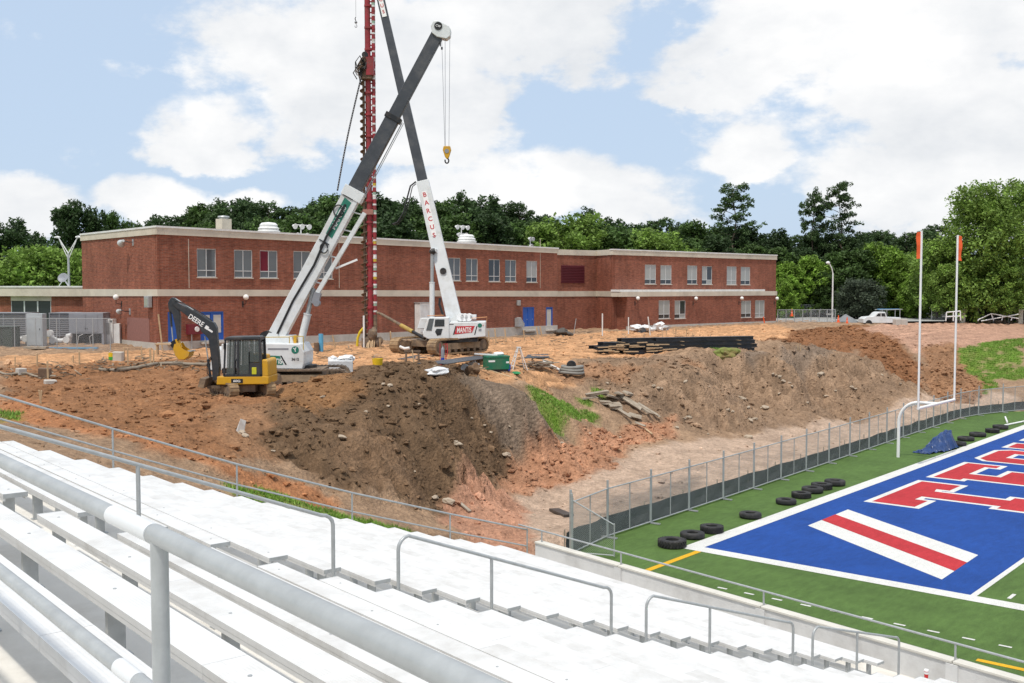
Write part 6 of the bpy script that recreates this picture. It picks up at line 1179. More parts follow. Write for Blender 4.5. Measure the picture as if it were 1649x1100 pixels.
# saw horse, gas cylinder, wrapped crate, bags
p, s = spot(664, 584); e = thing('saw_horse', 'rusty brown saw horse standing behind the mound crest', 'saw horse', p, IMG)
for x in (-.38, .38):
    for y in (-.2, .2): MB().bar((x,y,-.1),(x*.92,0,.62), .10, .07).build('leg', RUST, e)
MB().box((0,0,.66), (.95,.14,.12)).build('beam', RUST, e); MB().bar((.0,-.1,.75),(.12,-.25,.0), .05, .05).build('hanging_strap', WOOD, e)
p, s = spot(713, 588); e = thing('gas_cylinder', 'dark gas cylinder with red hose on its trolley', 'gas cylinder', p, IMG); MB().lathe([(.001,0),(.10,0),(.10,.85),(.07,.95),(.03,1.0),(.03,1.07),(.001,1.07)], n=14).build('cylinder', HVACG, e, True); MB().tube([(.04,0,1.15),(.25,0,1.2),(.28,-.1,.7),(.18,-.15,.4),(.35,-.1,.1),(.2,0,.02)], .025, 6).build('hose', REDP, e, True); MB().bar((-.16,.12,0),(-.16,.12,1.2), .03, .03).bar((.16,.12,0),(.16,.12,1.2), .03, .03).box((0,.0,.03), (.4,.35,.03)).build('trolley', REDP, e); MB().lathe([(.105,.25),(.105,.4)], n=14).build('blue_band', mat('bucket_blue', (.02,.06,.45)), e)
p, s = spot(550, 601); e = thing('wrapped_crate', 'plastic wrapped white crate topped with crumpled bags', 'crate', p, IMG+.15); MB().b2(-.72,.62,-.45,.45,0,.72).build('crate_body', mat('wrapped_white', (.62,.64,.66), .3, var=.15, scale=6, bump=.5, bscale=9), e, bevel=.05)
for i, c in enumerate(((-.45,0,.78),(0,.1,.80),(.35,-.1,.86),(.55,.2,.80))): MB().lump(c, (.26,.22,.16), i+3, 2, rough=.5).build('plastic_bag', WHITEP, e)
def heap(px, py, r, lb, m, nm, cat, seed=0, sink=.05, yaw=0):
    p, s = spot(px, py); o = MB().lump((0,0,0), r, seed, 3, rough=.45).build(nm, m); o.location = (p[0], p[1], p[2]+r[2]*.45-sink); o.rotation_euler = (0,0,IMG+yaw); tag(o, lb, cat); return o
PLS = mat('white_sheeting', (.70,.71,.72), .4, var=.1, bump=.6, bscale=7)
heap(705,600,(.62,.3,.17),'pile of white plastic sacks behind the dark mound', PLS, 'plastic_sacks', 'sacks', 3); heap(752,598,(.34,.28,.30),'knotted white bag beside the tangle of wire', PLS, 'plastic_bag', 'bag', 6); heap(763,589,(.30,.2,.22),'small white bag on the yard left of the tool box', PLS, 'plastic_bag', 'bag', 7); heap(762,601,(.40,.3,.36),'brown tangle of wire and roots by the tool box', mat('root_brown', (.16,.10,.06), .9, bump=1, bscale=10), 'wire_tangle', 'tangle', 9)
# hose coil with black drum
p, s = spot(920, 603); e = thing('hose_coil', 'coil of grey corrugated pipe with a black drum lying in it', 'pipe coil', p, IMG); CG = mat('corrugated_grey', (.24,.23,.21), .6, var=.2, bump=.4, bscale=30)
for i in range(3): MB().tube([((.72-.05*i)*math.cos(a)+.03*i,(.55-.04*i)*math.sin(a),.10+.17*i+.03*math.sin(a*2+i)) for a in np.linspace(0, 6.2, 26)], .10, 8).build('pipe_loop', CG, e, True)
MB().lathe([(.001,-.10),(.28,-.10),(.30,.10),(.001,.12)], (0,-.1,.55), 18, 'y').build('black_drum', BLACK, e, True); MB().tube([(-.6,0,.2),(-1.3,.3,.55),(-1.7,.6,.75)], .07, 8).build('pipe_end', WHITE, e, True)
p, s = spot(870, 594)
for i in range(22): 
    a = random.uniform(-.5,.5); L = random.uniform(.8,1.9); o = MB().box((0,0,0), (L,random.uniform(.05,.14),random.uniform(.03,.07))).build('scrap_timber', WOODGREY if i % 3 else RUST); o.location = (p[0]+random.uniform(-.6,.6), p[1]+random.uniform(-.6,.6), p[2]+.06+.018*i); o.rotation_euler = (random.uniform(-.1,.1), random.uniform(-.25,.25), IMG-.45+a); tag(o, 'weathered scrap timber in the heap behind the pipe coil', 'scrap timber', 'scrap timbers heaped by the pipe coil')
def jag(b, sd):
    rd = random.Random(sd); b.v = [(x*rd.uniform(.78,1.15)+rd.uniform(-.06,.06), y*rd.uniform(.6,1.25), z*rd.uniform(.6,1.3)) for x, y, z in b.v]; return b
# ---- broken slabs and planks where the banks meet
for i, (px, py, L, w, h, rz, rx, ry) in enumerate([(962,640,2.0,.55,.22,.2,.1,-.15),(985,645,1.7,.8,.2,.6,.15,.25),(998,640,1.2,.7,.2,1.2,.3,.1),(1015,655,2.6,.35,.16,-.75,.2,.42),(1028,660,2.9,.30,.16,-.70,.1,.45),(1040,664,2.6,.28,.14,-.72,.1,.40),(1005,672,1.6,.30,.14,-.9,.1,.35),(1022,676,1.4,.6,.14,-.5,.3,.2),(990,660,1.3,.9,.25,.3,.4,0),(975,655,1.0,.6,.2,.1,.2,.1),(1012,640,.9,.5,.2,.9,.5,.2),(950,648,1.3,.25,.15,.1,0,-.1),(1030,690,1.0,.3,.1,-.4,.2,.3)]):
    p, s = spot(px, py); o = jag(MB().box((0,0,0), (L*.72,w*.7,h*.7)), i).build('broken_slab', mat('broken_slab', (.33,.28,.22), .9, var=.35, scale=3, bump=.5, dirt=(.17,.12,.08,.8), dscale=2));  o.location = (p[0], p[1], p[2]+.22); o.rotation_euler = (rx, ry, IMG+rz); tag(o, 'broken slab or plank in the rubble pile where the banks meet', 'rubble slab', 'slabs of the rubble pile'); 
# loose stones and litter
STN = [MB().lump((0,0,0), (1,.7,.55), k+20, 2, rough=.35).mesh('stone', mat('pale_stone', (.42,.35,.27), .9, var=.2, dirt=(.34,.24,.16,.7), dscale=4)) for k in range(4)]
for i, (px, py, r) in enumerate([(1196,643,.34),(1190,640,.2),(1232,658,.42),(1216,676,.30),(1208,678,.28),(1108,673,.25),(1112,674,.2),(1102,675,.18),(1052,624,.22),(1060,626,.25),(1066,627,.15),(1104,617,.22),(1142,624,.12),(1172,662,.25),(1180,665,.2),(1320,606,.55),(1245,603,.22),(1255,610,.25),(1262,615,.24),(1270,620,.25),(1275,623,.2),(1250,606,.18),(1372,626,.3),(1378,630,.22),(1205,705,.35),(390,700,.3),(395,704,.2),(628,622,.22),(617,620,.2),(675,655,.15),(625,657,.12),(737,718,.28),(733,715,.2),(790,700,.16),(815,735,.3),(550,712,.3),(700,590,.1),(440,730,.12),(1090,690,.2),(978,620,.2),(860,830,.12),(722,812,.35),(700,806,.25),(1140,700,.15),(1205,660,.2),(1300,650,.2),(1255,640,.18),(1330,640,.25),(1345,632,.18),(780,690,.14),(760,675,.1),(820,690,.14),(640,730,.14),(668,760,.1),(590,665,.14),(520,640,.16),(1420,605,.2),(1450,620,.2),(950,700,.15),(1000,705,.18),(905,715,.2)]):
    p, s = spot(px, py); o = link_mesh('stone', STN[i % 4], None, (p[0], p[1], p[2]+r*.15), (random.uniform(-.3,.3), random.uniform(-.3,.3), random.uniform(0,6)), (r*.7, r*.7, r*.6)); tag(o, 'pale stone or concrete lump lying on the churned soil', 'stone', 'stones strewn over the banks')
o = jag(MB().box((0,0,.2), (.24,.03,.46)), 5).build('plastic_scrap', WHITE); o.location = spot(386, 697)[0]; o.rotation_euler = (.3,.35,IMG+.2); tag(o, 'scrap of white sheet stuck upright in the brown slope', 'scrap'); p_, s_ = spot(1042, 535); o = MB(); [o.lump((random.uniform(-1.5,1.4), random.uniform(-.5,.5), random.uniform(.15,.55)), (random.uniform(.4,.8),random.uniform(.3,.6),random.uniform(.18,.42)), 40+i, 2, rough=.6) for i in range(9)]; o = o.build('plastic_sheeting', PLS); o.location = p_; o.rotation_euler = (0,0,IMG); tag(o, 'heap of crumpled white plastic sheeting in front of the wing', 'sheeting')
heap(1034,536,(.5,.4,.3),'dark bundle under the crumpled white sheeting', BLACK, 'dark_bundle', 'bundle', 15, .1); heap(1062,532,(.9,.6,.4),'smaller crumple of grey sheeting beside the white heap', mat('grey_sheeting', (.42,.43,.44), .5, bump=.6, bscale=6), 'plastic_sheeting', 'sheeting', 16); heap(905,540,(1.6,.7,.5),'dark heap of scrap and rubbish at the recess', mat('dark_scrap', (.09,.08,.07), .8, var=.6, scale=9, bump=.8, bscale=8), 'scrap_heap', 'scrap heap', 18); heap(1170,573,(.85,.5,.42),'grass-topped clod of earth in front of the steel piles', mat('turf_clod', (.17,.20,.05), .9, var=.4, scale=3, dirt=(.25,.15,.08,.9), dscale=1.0), 'earth_clod', 'clod', 21)
for i in range(9):
    a = np.array([0,0,0]); p, s = spot(955+i*.4, 527); o = MB().tube([(0,0,0),(4.2,0,0)], .09, 8).build('plastic_pipe', WHITEP, None, True); o.location = (p[0]+.03*i, p[1]-.19*(i % 3), p[2]+.12+.17*(i//3)); o.rotation_euler = (0,0,IMG+.35); tag(o, 'long white plastic pipe in the bundle lying by the recess', 'pipe', 'white pipes bundled by the recess')
# ---- machinery yard on the left
def boxed(px0, py0, px1, py1, D, dd, lb, nm, cat, m, rz=0.0):
    K = Pic((px0+px1)/2, py1, D); w = (px1-px0)*K.s; h = (py1-py0)*K.s; g = gnd(K.P[0], K.P[1]); e = thing(nm, lb, cat, (K.P[0], K.P[1], min(K.P[2], g)), IMG+rz); z0 = K.P[2]-min(K.P[2], g); return e, w, h+z0, K
e, w, h, K = boxed(113,504,166,557,76,2.0,'grey air handling unit with paired doors and open base beside the school','air_handler','air handler',HVACG, .12)
HD = mat('unit_grey_dark', (.16,.165,.185), .6)
MB().b2(-w/2, w/2, 0, 2.0, h*.37, h).build('casing', HVACG, e, bevel=.02)
for x in (-w/2+.06, w/2-.06): MB().b2(x-.08, x+.08, .02, 2.0, -.1, h*.37).build('leg', HVACG, e)
MB().b2(-w/2, w/2, .9, 1.9, 0, h*.36).build('fan_section', BLACK, e); MB().b2(-w/2+.05, w/2-.05, -.0, 1.95, -.1, .12).build('skid', HVACG, e)
for x in (-.42, .42): MB().b2(x-.38+.0, x+.38, -.025, -.002, h*.42, h*.95).build('door', HD if 0 else HVACG, e, bevel=.01); MB().b2(x*.15-.02, x*.15+.02, -.05, -.025, h*.5, h*.55).build('handle', BLACK, e)
MB().tube([(-.6,-.1,.05),(-.5,-.15,h*.3),(-.2,-.1,h*.36)], .02, 6).tube([(.3,-.1,.05),(.25,-.15,h*.28),(.5,-.1,h*.36)], .02, 6).build('cable', WHITE, e)
def louvred(px0, py0, px1, py1, D, lb):
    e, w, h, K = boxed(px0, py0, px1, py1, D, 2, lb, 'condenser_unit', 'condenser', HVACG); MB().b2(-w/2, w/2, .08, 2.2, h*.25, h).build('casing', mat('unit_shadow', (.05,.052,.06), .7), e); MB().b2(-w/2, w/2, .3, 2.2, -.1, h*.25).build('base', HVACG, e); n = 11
    for i in range(n): MB().box((0,.04,h*.27+h*.71*(i+.5)/n), (w*.98,.09,h*.71/n*.55), M=Matrix.Rotation(.45, 3, 'X')).build('louvre_slat', HVACG, e)
    for x in (-w/2+.03, 0, w/2-.03): MB().b2(x-.03, x+.03, -.015, .08, h*.25, h).build('post', HVACG, e)
    MB().b2(-w/2-.02, w/2+.02, -.03, 2.25, h, h+.06).build('top', HVACG, e)
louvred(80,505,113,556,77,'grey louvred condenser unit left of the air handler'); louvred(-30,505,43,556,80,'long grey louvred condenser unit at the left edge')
e, w, h, K = boxed(43,505,69,559,73.5,1,'tall pale grey electrical cabinet among the cooling units','electrical_cabinet','cabinet',GALV); PG = mat('pale_unit_grey', (.42,.45,.47), .5); MB().b2(-w/2, w/2, 0, .7, 0, h).build('cabinet_body', PG, e, bevel=.02); MB().b2(-w/2+.08, w/2-.08, -.02, -.003, .12, h-.2).build('door', PG, e, bevel=.01); MB().b2(w/2-.2, w/2-.16, -.05, -.02, h*.5, h*.56).build('handle', BLACK, e)
e, w, h, K = boxed(-14,526,20,561,72,1,'dark green transformer box at the left edge of the yard','transformer','transformer',HVACG); TG = mat('transformer_green', (.045,.06,.045), .6); MB().b2(-w/2, w/2, 0, 1.2, 0, h*.96).build('box_body', TG, e, bevel=.03); MB().b2(-w/2-.04, w/2+.04, -.05, 1.25, h*.96, h).build('lid', TG, e, bevel=.02); MB().b2(-.02,.02,-.01,0,.05,h*.9).build('door_seam', BLACK, e)
e, w, h, K = boxed(168,514,182,555,77,.7,'white appliance cabinet with glass front by the brick wall','drinks_cabinet','cabinet',WHITE); MB().b2(-w/2, w/2, 0, .75, 0, h).build('cabinet_body', WHITE, e, bevel=.02); MB().b2(-w/2+.06, w*.18, -.02, -.003, h*.4, h*.85).build('glass_front', GLASSB, e); MB().b2(w*.12, w*.4, -.02, -.003, h*.88, h*.95).build('badge', BLACKP, e); MB().b2(w/2+.003, w/2+.45, .1, .8, 0, h*.82).build('side_cabinet', WHITE, e)
p, s = spot(191, 549); e = thing('drum', 'blue drum with pink lid standing by the brick wall', 'drum', p); MB().lathe([(.001,0),(.33,0),(.36,.1),(.36,.55),(.34,.6),(.001,.6)], n=20).build('drum_body', mat('drum_blue', (.03,.05,.22), .5), e, True); MB().lathe([(.34,.58),(.38,.6),(.37,.85),(.30,.9),(.001,.9)], n=20).build('lid', mat('drum_pink', (.55,.10,.22), .5), e, True)
WPI = mat('lagged_white_pipe', (.66,.66,.65), .6, bump=.3, bscale=8)
for pp, lb, D in (([(20,553),(24,544),(32,546),(42,545),(44,548)],'white lagged pipe elbow between the transformer and grey cabinet',74),([(70,536),(80,537),(84,543),(86,548),(98,549),(108,547),(109,541),(115,540)],'white lagged pipework between the cabinet and air handler',75)):
    K = Pic(pp[0][0], pp[0][1], D); e = thing('lagged_pipe', lb, 'pipe', K.P, IMG); MB().tube([(K.x(a),0,K.z(b)) for a, b in pp], .17, 10).build('pipe', WPI, e, True)
    for a, b in pp[1:-1:2]: MB().tube([(K.x(a),0,K.z(b)),(K.x(a),0,K.z(562))], .05, 6).build('support', GALV, e); MB().lathe([(.001,-.2),(.24,-.2),(.24,.2),(.001,.2)], (K.x(a),0,K.z(b)), 12, 'y').build('flange', WPI, e, True)
e = thing('yard_fence', 'thin chain link fence in front of the cooling units', 'fence', dep(-10, 560, 71), IMG); K = Pic(-10, 560, 71)
for x in (24, 58, 92, 124, 150, 178): MB().tube([(K.x(x),0,-.3),(K.x(x),0,K.z(512))], .03, 8).build('post', GALV, e, True)
MB().tube([(K.x(-30),0,K.z(513)),(K.x(178),0,K.z(513))], .02, 6).build('top_rail', GALV, e); MB().add([(K.x(-30),.0,-.2),(K.x(178),0,-.2),(K.x(178),0,K.z(513)),(K.x(-30),0,K.z(513))], [(0,1,2,3)]).build('chain_link_mesh', LINK, e)
for i, (px, py, w, h, lb) in enumerate([(190,580,.6,.6,'grey concrete block standing in the mud by the yellow bucket'),(72,608,.6,.55,'rusty square pipe stub in the mud on the left'),(81,617,.55,.25,'grey concrete footing in the mud beside a stake'),(34,602,.45,.35,'grey concrete lump with pipe by the left stakes')]):
    p, s = spot(px, py); o = MB().box((0,0,h/2-.1), (w,w*.8,h)).build('concrete_block', CONC if 'grey' in lb else RUST, None, bevel=.04); o.location = p; o.rotation_euler = (.03,.04,IMG+.3*i); tag(o, lb, 'block')
o = MB().box((0,0,.05), (3.3,.35,.10)).build('blue_board', mat('board_blue', (.16,.38,.58), .6)); o.location = spot(118, 562)[0]; o.rotation_euler = (0,0,IMG); tag(o, 'long light blue board lying before the air handler', 'board')
o = MB().box((0,0,.08), (1.5,.5,.14)).build('pallet_board', WOODGREY); o.location = spot(58, 563)[0]; o.rotation_euler = (0,0,IMG); tag(o, 'weathered timber pallet in front of the grey cabinet', 'pallet')
p, s = spot(270, 572); e = thing('timber_trestle', 'pale timber trestle under the excavator bucket by the wall', 'trestle', p, IMG); MB().b2(-.75,.62,-.2,.2,.66,.74).build('top', WOOD, e)
for x in (-.65, .5): MB().b2(x-.05, x+.05, -.15, .15, -.1, .66).build('leg', WOOD, e)
# ---- far right: lot, truck, cones, gravel, fences, lamp
lot = MB()
pl_ = [gz(1250,506,5.1), gz(1500,506,5.1), gz(1500,497,5.3), gz(1250,497,5.3)]
o = MB().add([(*gz(1240,519,4.95)[:2],4.95),(*gz(1520,517,4.95)[:2],4.95),(250,60,5.35),(160,105,5.35)], [(0,1,2,3)]).build('parking_lot', mat('pale_asphalt', (.34,.34,.33), .9, var=.12, scale=.4)); tag(o, 'pale parking lot pavement beyond the school', kind='structure')
def pick(px, py, D): P = dep(px, py, D); return (P[0], P[1], P[2])
K = Pic(1430, 523, 129); e = thing('pickup_truck', 'white work pickup truck with ladder rack parked beyond the dirt', 'truck', K.P, IMG)
MB().prism(K.poly([(1386,520),(1386,513),(1391,510),(1403,509),(1408,503.5),(1412,502),(1421,502),(1423.5,510),(1446,511),(1447,520)]), -.95, .95).build('body', CRANEWHITE, e, bevel=.06)
for pl2 in ([(1406,509),(1409.5,504.5),(1413.5,504.3),(1413.5,509.2)], [(1414.8,509.2),(1414.8,504.2),(1420,504.2),(1421.5,509.4)]): MB().prism(K.poly(pl2), -.965, -.94).build('window', GLASSD, e)
for x in (1395, 1438):
    for y in (-.85, .85): MB().lathe([(.001,y-.12),(.38,y-.12),(.40,y),(.38,y+.12),(.001,y+.12)], (K.x(x),0,K.z(520)), 18, 'y').build('wheel', RUBBER, e, True)
rk = MB()
for x in (1424, 1445): rk.tube([(K.x(x),-.8,K.z(511)),(K.x(x),-.8,K.z(498.5))], .04, 6).tube([(K.x(x),.8,K.z(511)),(K.x(x),.8,K.z(498.5))], .04, 6)
rk.tube([(K.x(1412),-.8,K.z(499)),(K.x(1449),-.8,K.z(498))], .04, 6).tube([(K.x(1412),.8,K.z(499)),(K.x(1449),.8,K.z(498))], .04, 6).build('ladder_rack', GALV, e); MB().box((K.x(1430),0,K.z(498)), (2.6,.5,.12)).build('ladder', mat('ladder_blue', (.10,.25,.42), .5), e)
K = Pic(1362, 523, 133); e = MB(); e.lump((0,0,.0), (2.4,2.0,2.0), 31, 4, rough=.10); o = e.build('gravel_pile', mat('gravel_grey', (.21,.22,.23), .95, var=.3, scale=9, bump=.8, bscale=12)); o.location = (K.P[0], K.P[1], K.P[2]-.25); tag(o, 'conical heap of grey gravel beside the parking lot', 'gravel pile')
for v in o.data.vertices:
    r_ = math.hypot(v.co.x, v.co.y)/2.4; v.co.z = max(-.3, 1.6*(1-r_)+.12*mnoise.noise(v.co*1.5)) if v.co.z > -.2 else -.4
for px, py, lb in ((1350,519,'orange traffic cone left of the gravel heap'),(1364,522,'orange traffic cone in front of the gravel heap'),(1275,509,'orange traffic cone nearest the school wing')):
    P = pick(px, py, 128); e = thing('traffic_cone', lb, 'cone', P); MB().lathe([(.001,.02),(.17,.03),(.04,.85),(.001,.86)], n=14).build('cone_body', ORANGE, e, True); MB().box((0,0,.01), (.42,.42,.05)).build('base', ORANGE, e); MB().lathe([(.115,.38),(.085,.55)], n=14).build('white_collar', WHITEP, e, True)
P = pick(1340, 524, 131); e = thing('lamp_post', 'tall grey lamp post with curved arm beyond the dirt', 'lamp post', P, IMG); K = Pic(1340, 524, 131)
MB().tube([(0,0,-.5),(0,0,K.z(440))], [.12,.08], 10).build('pole', WHITE, e, True); MB().tube([(0,0,K.z(441)),(K.x(1338),0,K.z(432)),(K.x(1334),0,K.z(424.5))], .06, 8).build('arm', WHITE, e, True); MB().lump((K.x(1332),0,K.z(423.5)), (.30,.22,.20), 2, 2, rough=.1).build('lamp_head', WHITE, e, True)
def lfence(pA, pB, D0, D1, h, lb, n, m=LINK, nm='chain_link_fence'):
    A_, B_ = np.array(pick(*pA, D0)), np.array(pick(*pB, D1)); e = thing(nm, lb, 'fence', A_); 
    for i in range(n+1): q = (B_-A_)*i/n; MB().tube([(q[0],q[1],q[2]-.5),(q[0],q[1],q[2]+h)], .045, 6).build('post', GALV, e, True)
    d = B_-A_; MB().tube([(0,0,h-.04),(d[0],d[1],d[2]+h-.04)], .03, 6).build('top_rail', GALV, e); MB().add([(0,0,.02),(d[0],d[1],d[2]+.02),(d[0],d[1],d[2]+h),(0,0,h)], [(0,1,2,3)]).build('mesh_panel', m, e)
lfence((1252,520),(1345,519),127,131,1.6,'chain link fence running from the wing corner to the lamp post',7); lfence((1252,505),(1330,507),150,150,1.4,'green topped fence far behind the wing corner',6)
SCRB = mat('black_windscreen', (.025,.027,.03), .8)
lfence((1550,517),(1700,516),140,138,2.1,'dark screened fence between brick pillars at the far right',6,SCRB); lfence((1500,517),(1550,516),139,140,1.7,'short pale gate fence left of the brick pillar',3)
for px, lb in ((1549,'tall pale brick pillar left of the dark screened fence'),(1642,'tall pale brick pillar right of the dark screened fence')):
    K = Pic(px, 516, 138); e = thing('brick_pillar', lb, 'pillar', (K.P[0], K.P[1], K.P[2]-.4), IMG); hh = K.z(500)+.4; MB().b2(-.30,.30,-.30,.30,0,hh).build('shaft', CREAM, e); MB().b2(-.36,.36,-.36,.36,hh,hh+.15).build('cap', CONC, e)
K = Pic(1600, 516, 136); e = thing('stacked_frames', 'leaning stack of white tubular frames by the screened fence', 'metal frames', K.P, IMG)
for a, b in (((1575,515),(1596,505)),((1596,505),(1640,513)),((1580,517),(1640,506)),((1575,515),(1575,517)),((1596,505),(1600,516)),((1615,508),(1613,516)),((1630,511),(1628,516))): MB().tube([(K.x(a[0]),0,K.z(a[1])),(K.x(b[0]),0,K.z(b[1]))], .07, 6).build('tube', WHITEP, e)
K = Pic(1528, 518, 132); e = thing('white_gate_frames', 'pale metal gate frames leaning left of the brick pillar', 'metal frames', K.P, IMG)
for a, b in (((1523,517),(1524,503)),((1524,503),(1546,501)),((1546,501),(1547,516)),((1535,517),(1535,502)),((1523,510),(1547,509))): MB().tube([(K.x(a[0]),0,K.z(a[1])),(K.x(b[0]),0,K.z(b[1]))], .07, 6).build('tube', WHITEP, e)
for px, lb in ((1445,'grey concrete block right of the pickup truck'),(1454,'second grey concrete block right of the pickup truck')):
    K = Pic(px, 523, 126); o = MB().box((0,0,.3), (.8,.8,.75)).build('concrete_block', CONC, None, bevel=.05); o.location = K.P; o.rotation_euler = (0,0,IMG+.2); tag(o, lb, 'block')
o = MB().add([(*dep(1380,503,150)[:3],),(*dep(1700,503,170)[:3],),(*dep(1700,499.5,170)[:3],),(*dep(1380,499.5,150)[:3],)], [(0,1,2,3)]).build('road_barrier', CREAM); o.modifiers.new('solid','SOLIDIFY').thickness = .4; tag(o, 'low pale roadside wall below the far trees', 'wall')
# black pipe loop at the wall end
p = np.array(SP(S_END+.35, 19.2, 0)); e = MB().tube([(0.9*t-.3+.0, .25*math.sin(t*3), .15+.75*math.sin(t*math.pi)) for t in np.linspace(0, 1, 14)], .02, 6).build('cable_loop', RUST); e.location = (p[0], p[1], gnd(p[0], p[1])); tag(e, 'thin dark cable loop sticking up by the end of the railing', 'cable')

# litter of laths, roots and offcuts trodden into the yard
def litter():
    b = MB(); rd = random.Random(21)
    for x0, x1, y0, y1, n in ((150,330,572,598,130),(0,150,585,612,50),(600,900,540,556,70),(880,1130,534,556,70),(770,900,575,600,50),(430,620,560,580,40)):
        for _ in range(n):
            p = onz(rd.uniform(x0, x1), rd.uniform(y0, y1)); L = rd.uniform(.15, .9); a = rd.uniform(0, 6.3); t = rd.uniform(-.25, .25); q = (p[0]+L*math.cos(a), p[1]+L*math.sin(a), p[2]+.05+L*t); b.bar((p[0], p[1], p[2]+.03), q, rd.uniform(.03, .10), rd.uniform(.02, .05))
    o = b.build('yard_litter', mat('litter', (.26,.20,.14), .9, var=.6, scale=.8, dirt=(.07,.06,.05,.9), dscale=.6)); tag(o, 'litter of laths roots and offcuts trodden into the yard', 'litter', None, 'stuff')
litter()
# ------------------------------------------------------------------ trees
def leaf_mat(name, col, var=.35):
    m = bpy.data.materials.new(name); m.use_nodes = True; nt = m.node_tree; N = nt.nodes.new; L = nt.links.new; b = nt.nodes['Principled BSDF']; b.inputs['Roughness'].default_value = .6; b.inputs['Specular IOR Level'].default_value = .25
    tc = N('ShaderNodeTexCoord'); oi = N('ShaderNodeObjectInfo'); at = N('ShaderNodeAttribute'); at.attribute_name = 'tint'
    n = N('ShaderNodeTexNoise'); n.inputs['Scale'].default_value = .7; n.inputs['Detail'].default_value = 3; L(tc.outputs['Object'], n.inputs[0])
    r = N('ShaderNodeMapRange'); r.inputs[1].default_value = .3; r.inputs[2].default_value = .7; r.inputs[3].default_value = 1-var; r.inputs[4].default_value = 1+var; L(n.outputs[0], r.inputs[0])
    r2 = N('ShaderNodeMapRange'); r2.inputs[3].default_value = .8; r2.inputs[4].default_value = 1.2; L(oi.outputs['Random'], r2.inputs[0])
    mu = N('ShaderNodeMath'); mu.operation = 'MULTIPLY'; L(r.outputs[0], mu.inputs[0]); L(r2.outputs[0], mu.inputs[1]); mu2 = N('ShaderNodeMath'); mu2.operation = 'MULTIPLY'; L(mu.outputs[0], mu2.inputs[0]); L(at.outputs['Fac'], mu2.inputs[1])
    x = N('ShaderNodeMix'); x.data_type = 'RGBA'; x.blend_type = 'MULTIPLY'; x.inputs[0].default_value = 1; x.inputs[6].default_value = (*col, 1); L(mu2.outputs[0], x.inputs[7]); L(x.outputs[2], b.inputs['Base Color'])
    tr = N('ShaderNodeBsdfTranslucent'); L(x.outputs[2], tr.inputs[0]); ms = N('ShaderNodeMixShader'); ms.inputs[0].default_value = .33; L(b.outputs[0], ms.inputs[1]); L(tr.outputs[0], ms.inputs[2]); L(ms.outputs[0], nt.nodes['Material Output'].inputs[0]); return m
LF_D = leaf_mat('leaf_dark', (.052,.092,.034)); LF_M = leaf_mat('leaf_mid', (.076,.134,.036)); LF_L = leaf_mat('leaf_light', (.19,.295,.062)); LF_Y = leaf_mat('leaf_bright', (.19,.31,.05)); LF_P = leaf_mat('pine_needles', (.072,.122,.044)); LF_K = leaf_mat('leaf_purple', (.068,.090,.058))
BARK = mat('bark', (.10,.075,.055), .95, var=.3, scale=3, bump=.6, bscale=8)
def leaves(centres, per, spread, size, seed, flat=1.0):
    r = np.random.RandomState(seed); C_ = np.repeat(centres, per, 0); n = len(C_); off = r.normal(0, 1, (n, 3)); off /= np.linalg.norm(off, axis=1, keepdims=True); off *= (r.uniform(0, 1, (n, 1))**.45); P = C_+off*spread*np.array([1, 1, flat])
    nm = r.normal(0, 1, (n, 3)); nm[:,2] = np.abs(nm[:,2])+.4; nm /= np.linalg.norm(nm, axis=1, keepdims=True); t = np.cross(nm, r.normal(0, 1, (n, 3))); t /= np.linalg.norm(t, axis=1, keepdims=True); bt = np.cross(nm, t); s = size*r.uniform(.6, 1.4, (n, 1))
    V = np.stack([P-t*s, P-bt*s*.5, P+t*s, P+bt*s*.5], 1).reshape(-1, 3); tint = np.repeat(np.repeat(r.uniform(.72, 1.3, len(centres)), per)*r.uniform(.75, 1.25, n), 4); return V, tint
def crown_mesh(name, V, tint, m):
    F = np.arange(len(V)).reshape(-1, 4); me = bpy.data.meshes.new(name); me.from_pydata(V.tolist(), [], F.tolist()); me.update(); at = me.attributes.new('tint', 'FLOAT', 'POINT'); at.data.foreach_set('value', tint.astype(np.float32)); me.materials.append(m); return me
def limb(b, p, q, r0, r1, seed, n=6):
    rd = random.Random(seed); pts = []; p, q = Vector(p), Vector(q); L = (q-p).length
    for i in range(n+1): t = i/n; pts.append(p.lerp(q, t)+Vector((rd.uniform(-1,1), rd.uniform(-1,1), rd.uniform(-.5,.5)))*L*.03*(1 if 0 < i < n else 0))
    b.tube(pts, [r0+(r1-r0)*i/n for i in range(n+1)], 7)
def broadleaf(H, Wd, seed, m, size=.30, nb=13, low=.12, per=34, ncl=26):
    """rounded lobes of leaf clumps on limbs"""
    r = np.random.RandomState(seed); b = MB(); limb(b, (0,0,-.6), (0,0,H*.55), .028*H*.55, .012*H*.55, seed); cents = []
    for i in range(nb):
        a = i*2.4+r.uniform(-.4,.4); f = (i+.5)/nb; zc = H*(low+.10+(.86-low)*f); env = math.sin(math.pi*min(1, max(.05, (f*.86+.12))))**.7; rad = Wd/2*env*r.uniform(.35, .75); c = np.array([rad*math.cos(a), rad*math.sin(a), zc]); lr = Wd*r.uniform(.19, .29)*(1.05-.35*f)
        limb(b, (0,0,min(H*.5, zc*.55)), tuple(c), .010*H*.5, .004*H*.5, seed+i, 4)
        d = r.normal(0, 1, (ncl, 3)); d /= np.linalg.norm(d, axis=1, keepdims=True); cents.append(c+d*lr*np.array([1, 1, .78])*r.uniform(.55, 1.05, (ncl, 1)))
    cents = np.concatenate(cents); cents[:,2] = np.clip(cents[:,2], H*low, H); V, t = leaves(cents, per, Wd*.055+.22, size, seed); return crown_mesh('crown', V, t, m), b.mesh('trunk', BARK, True)
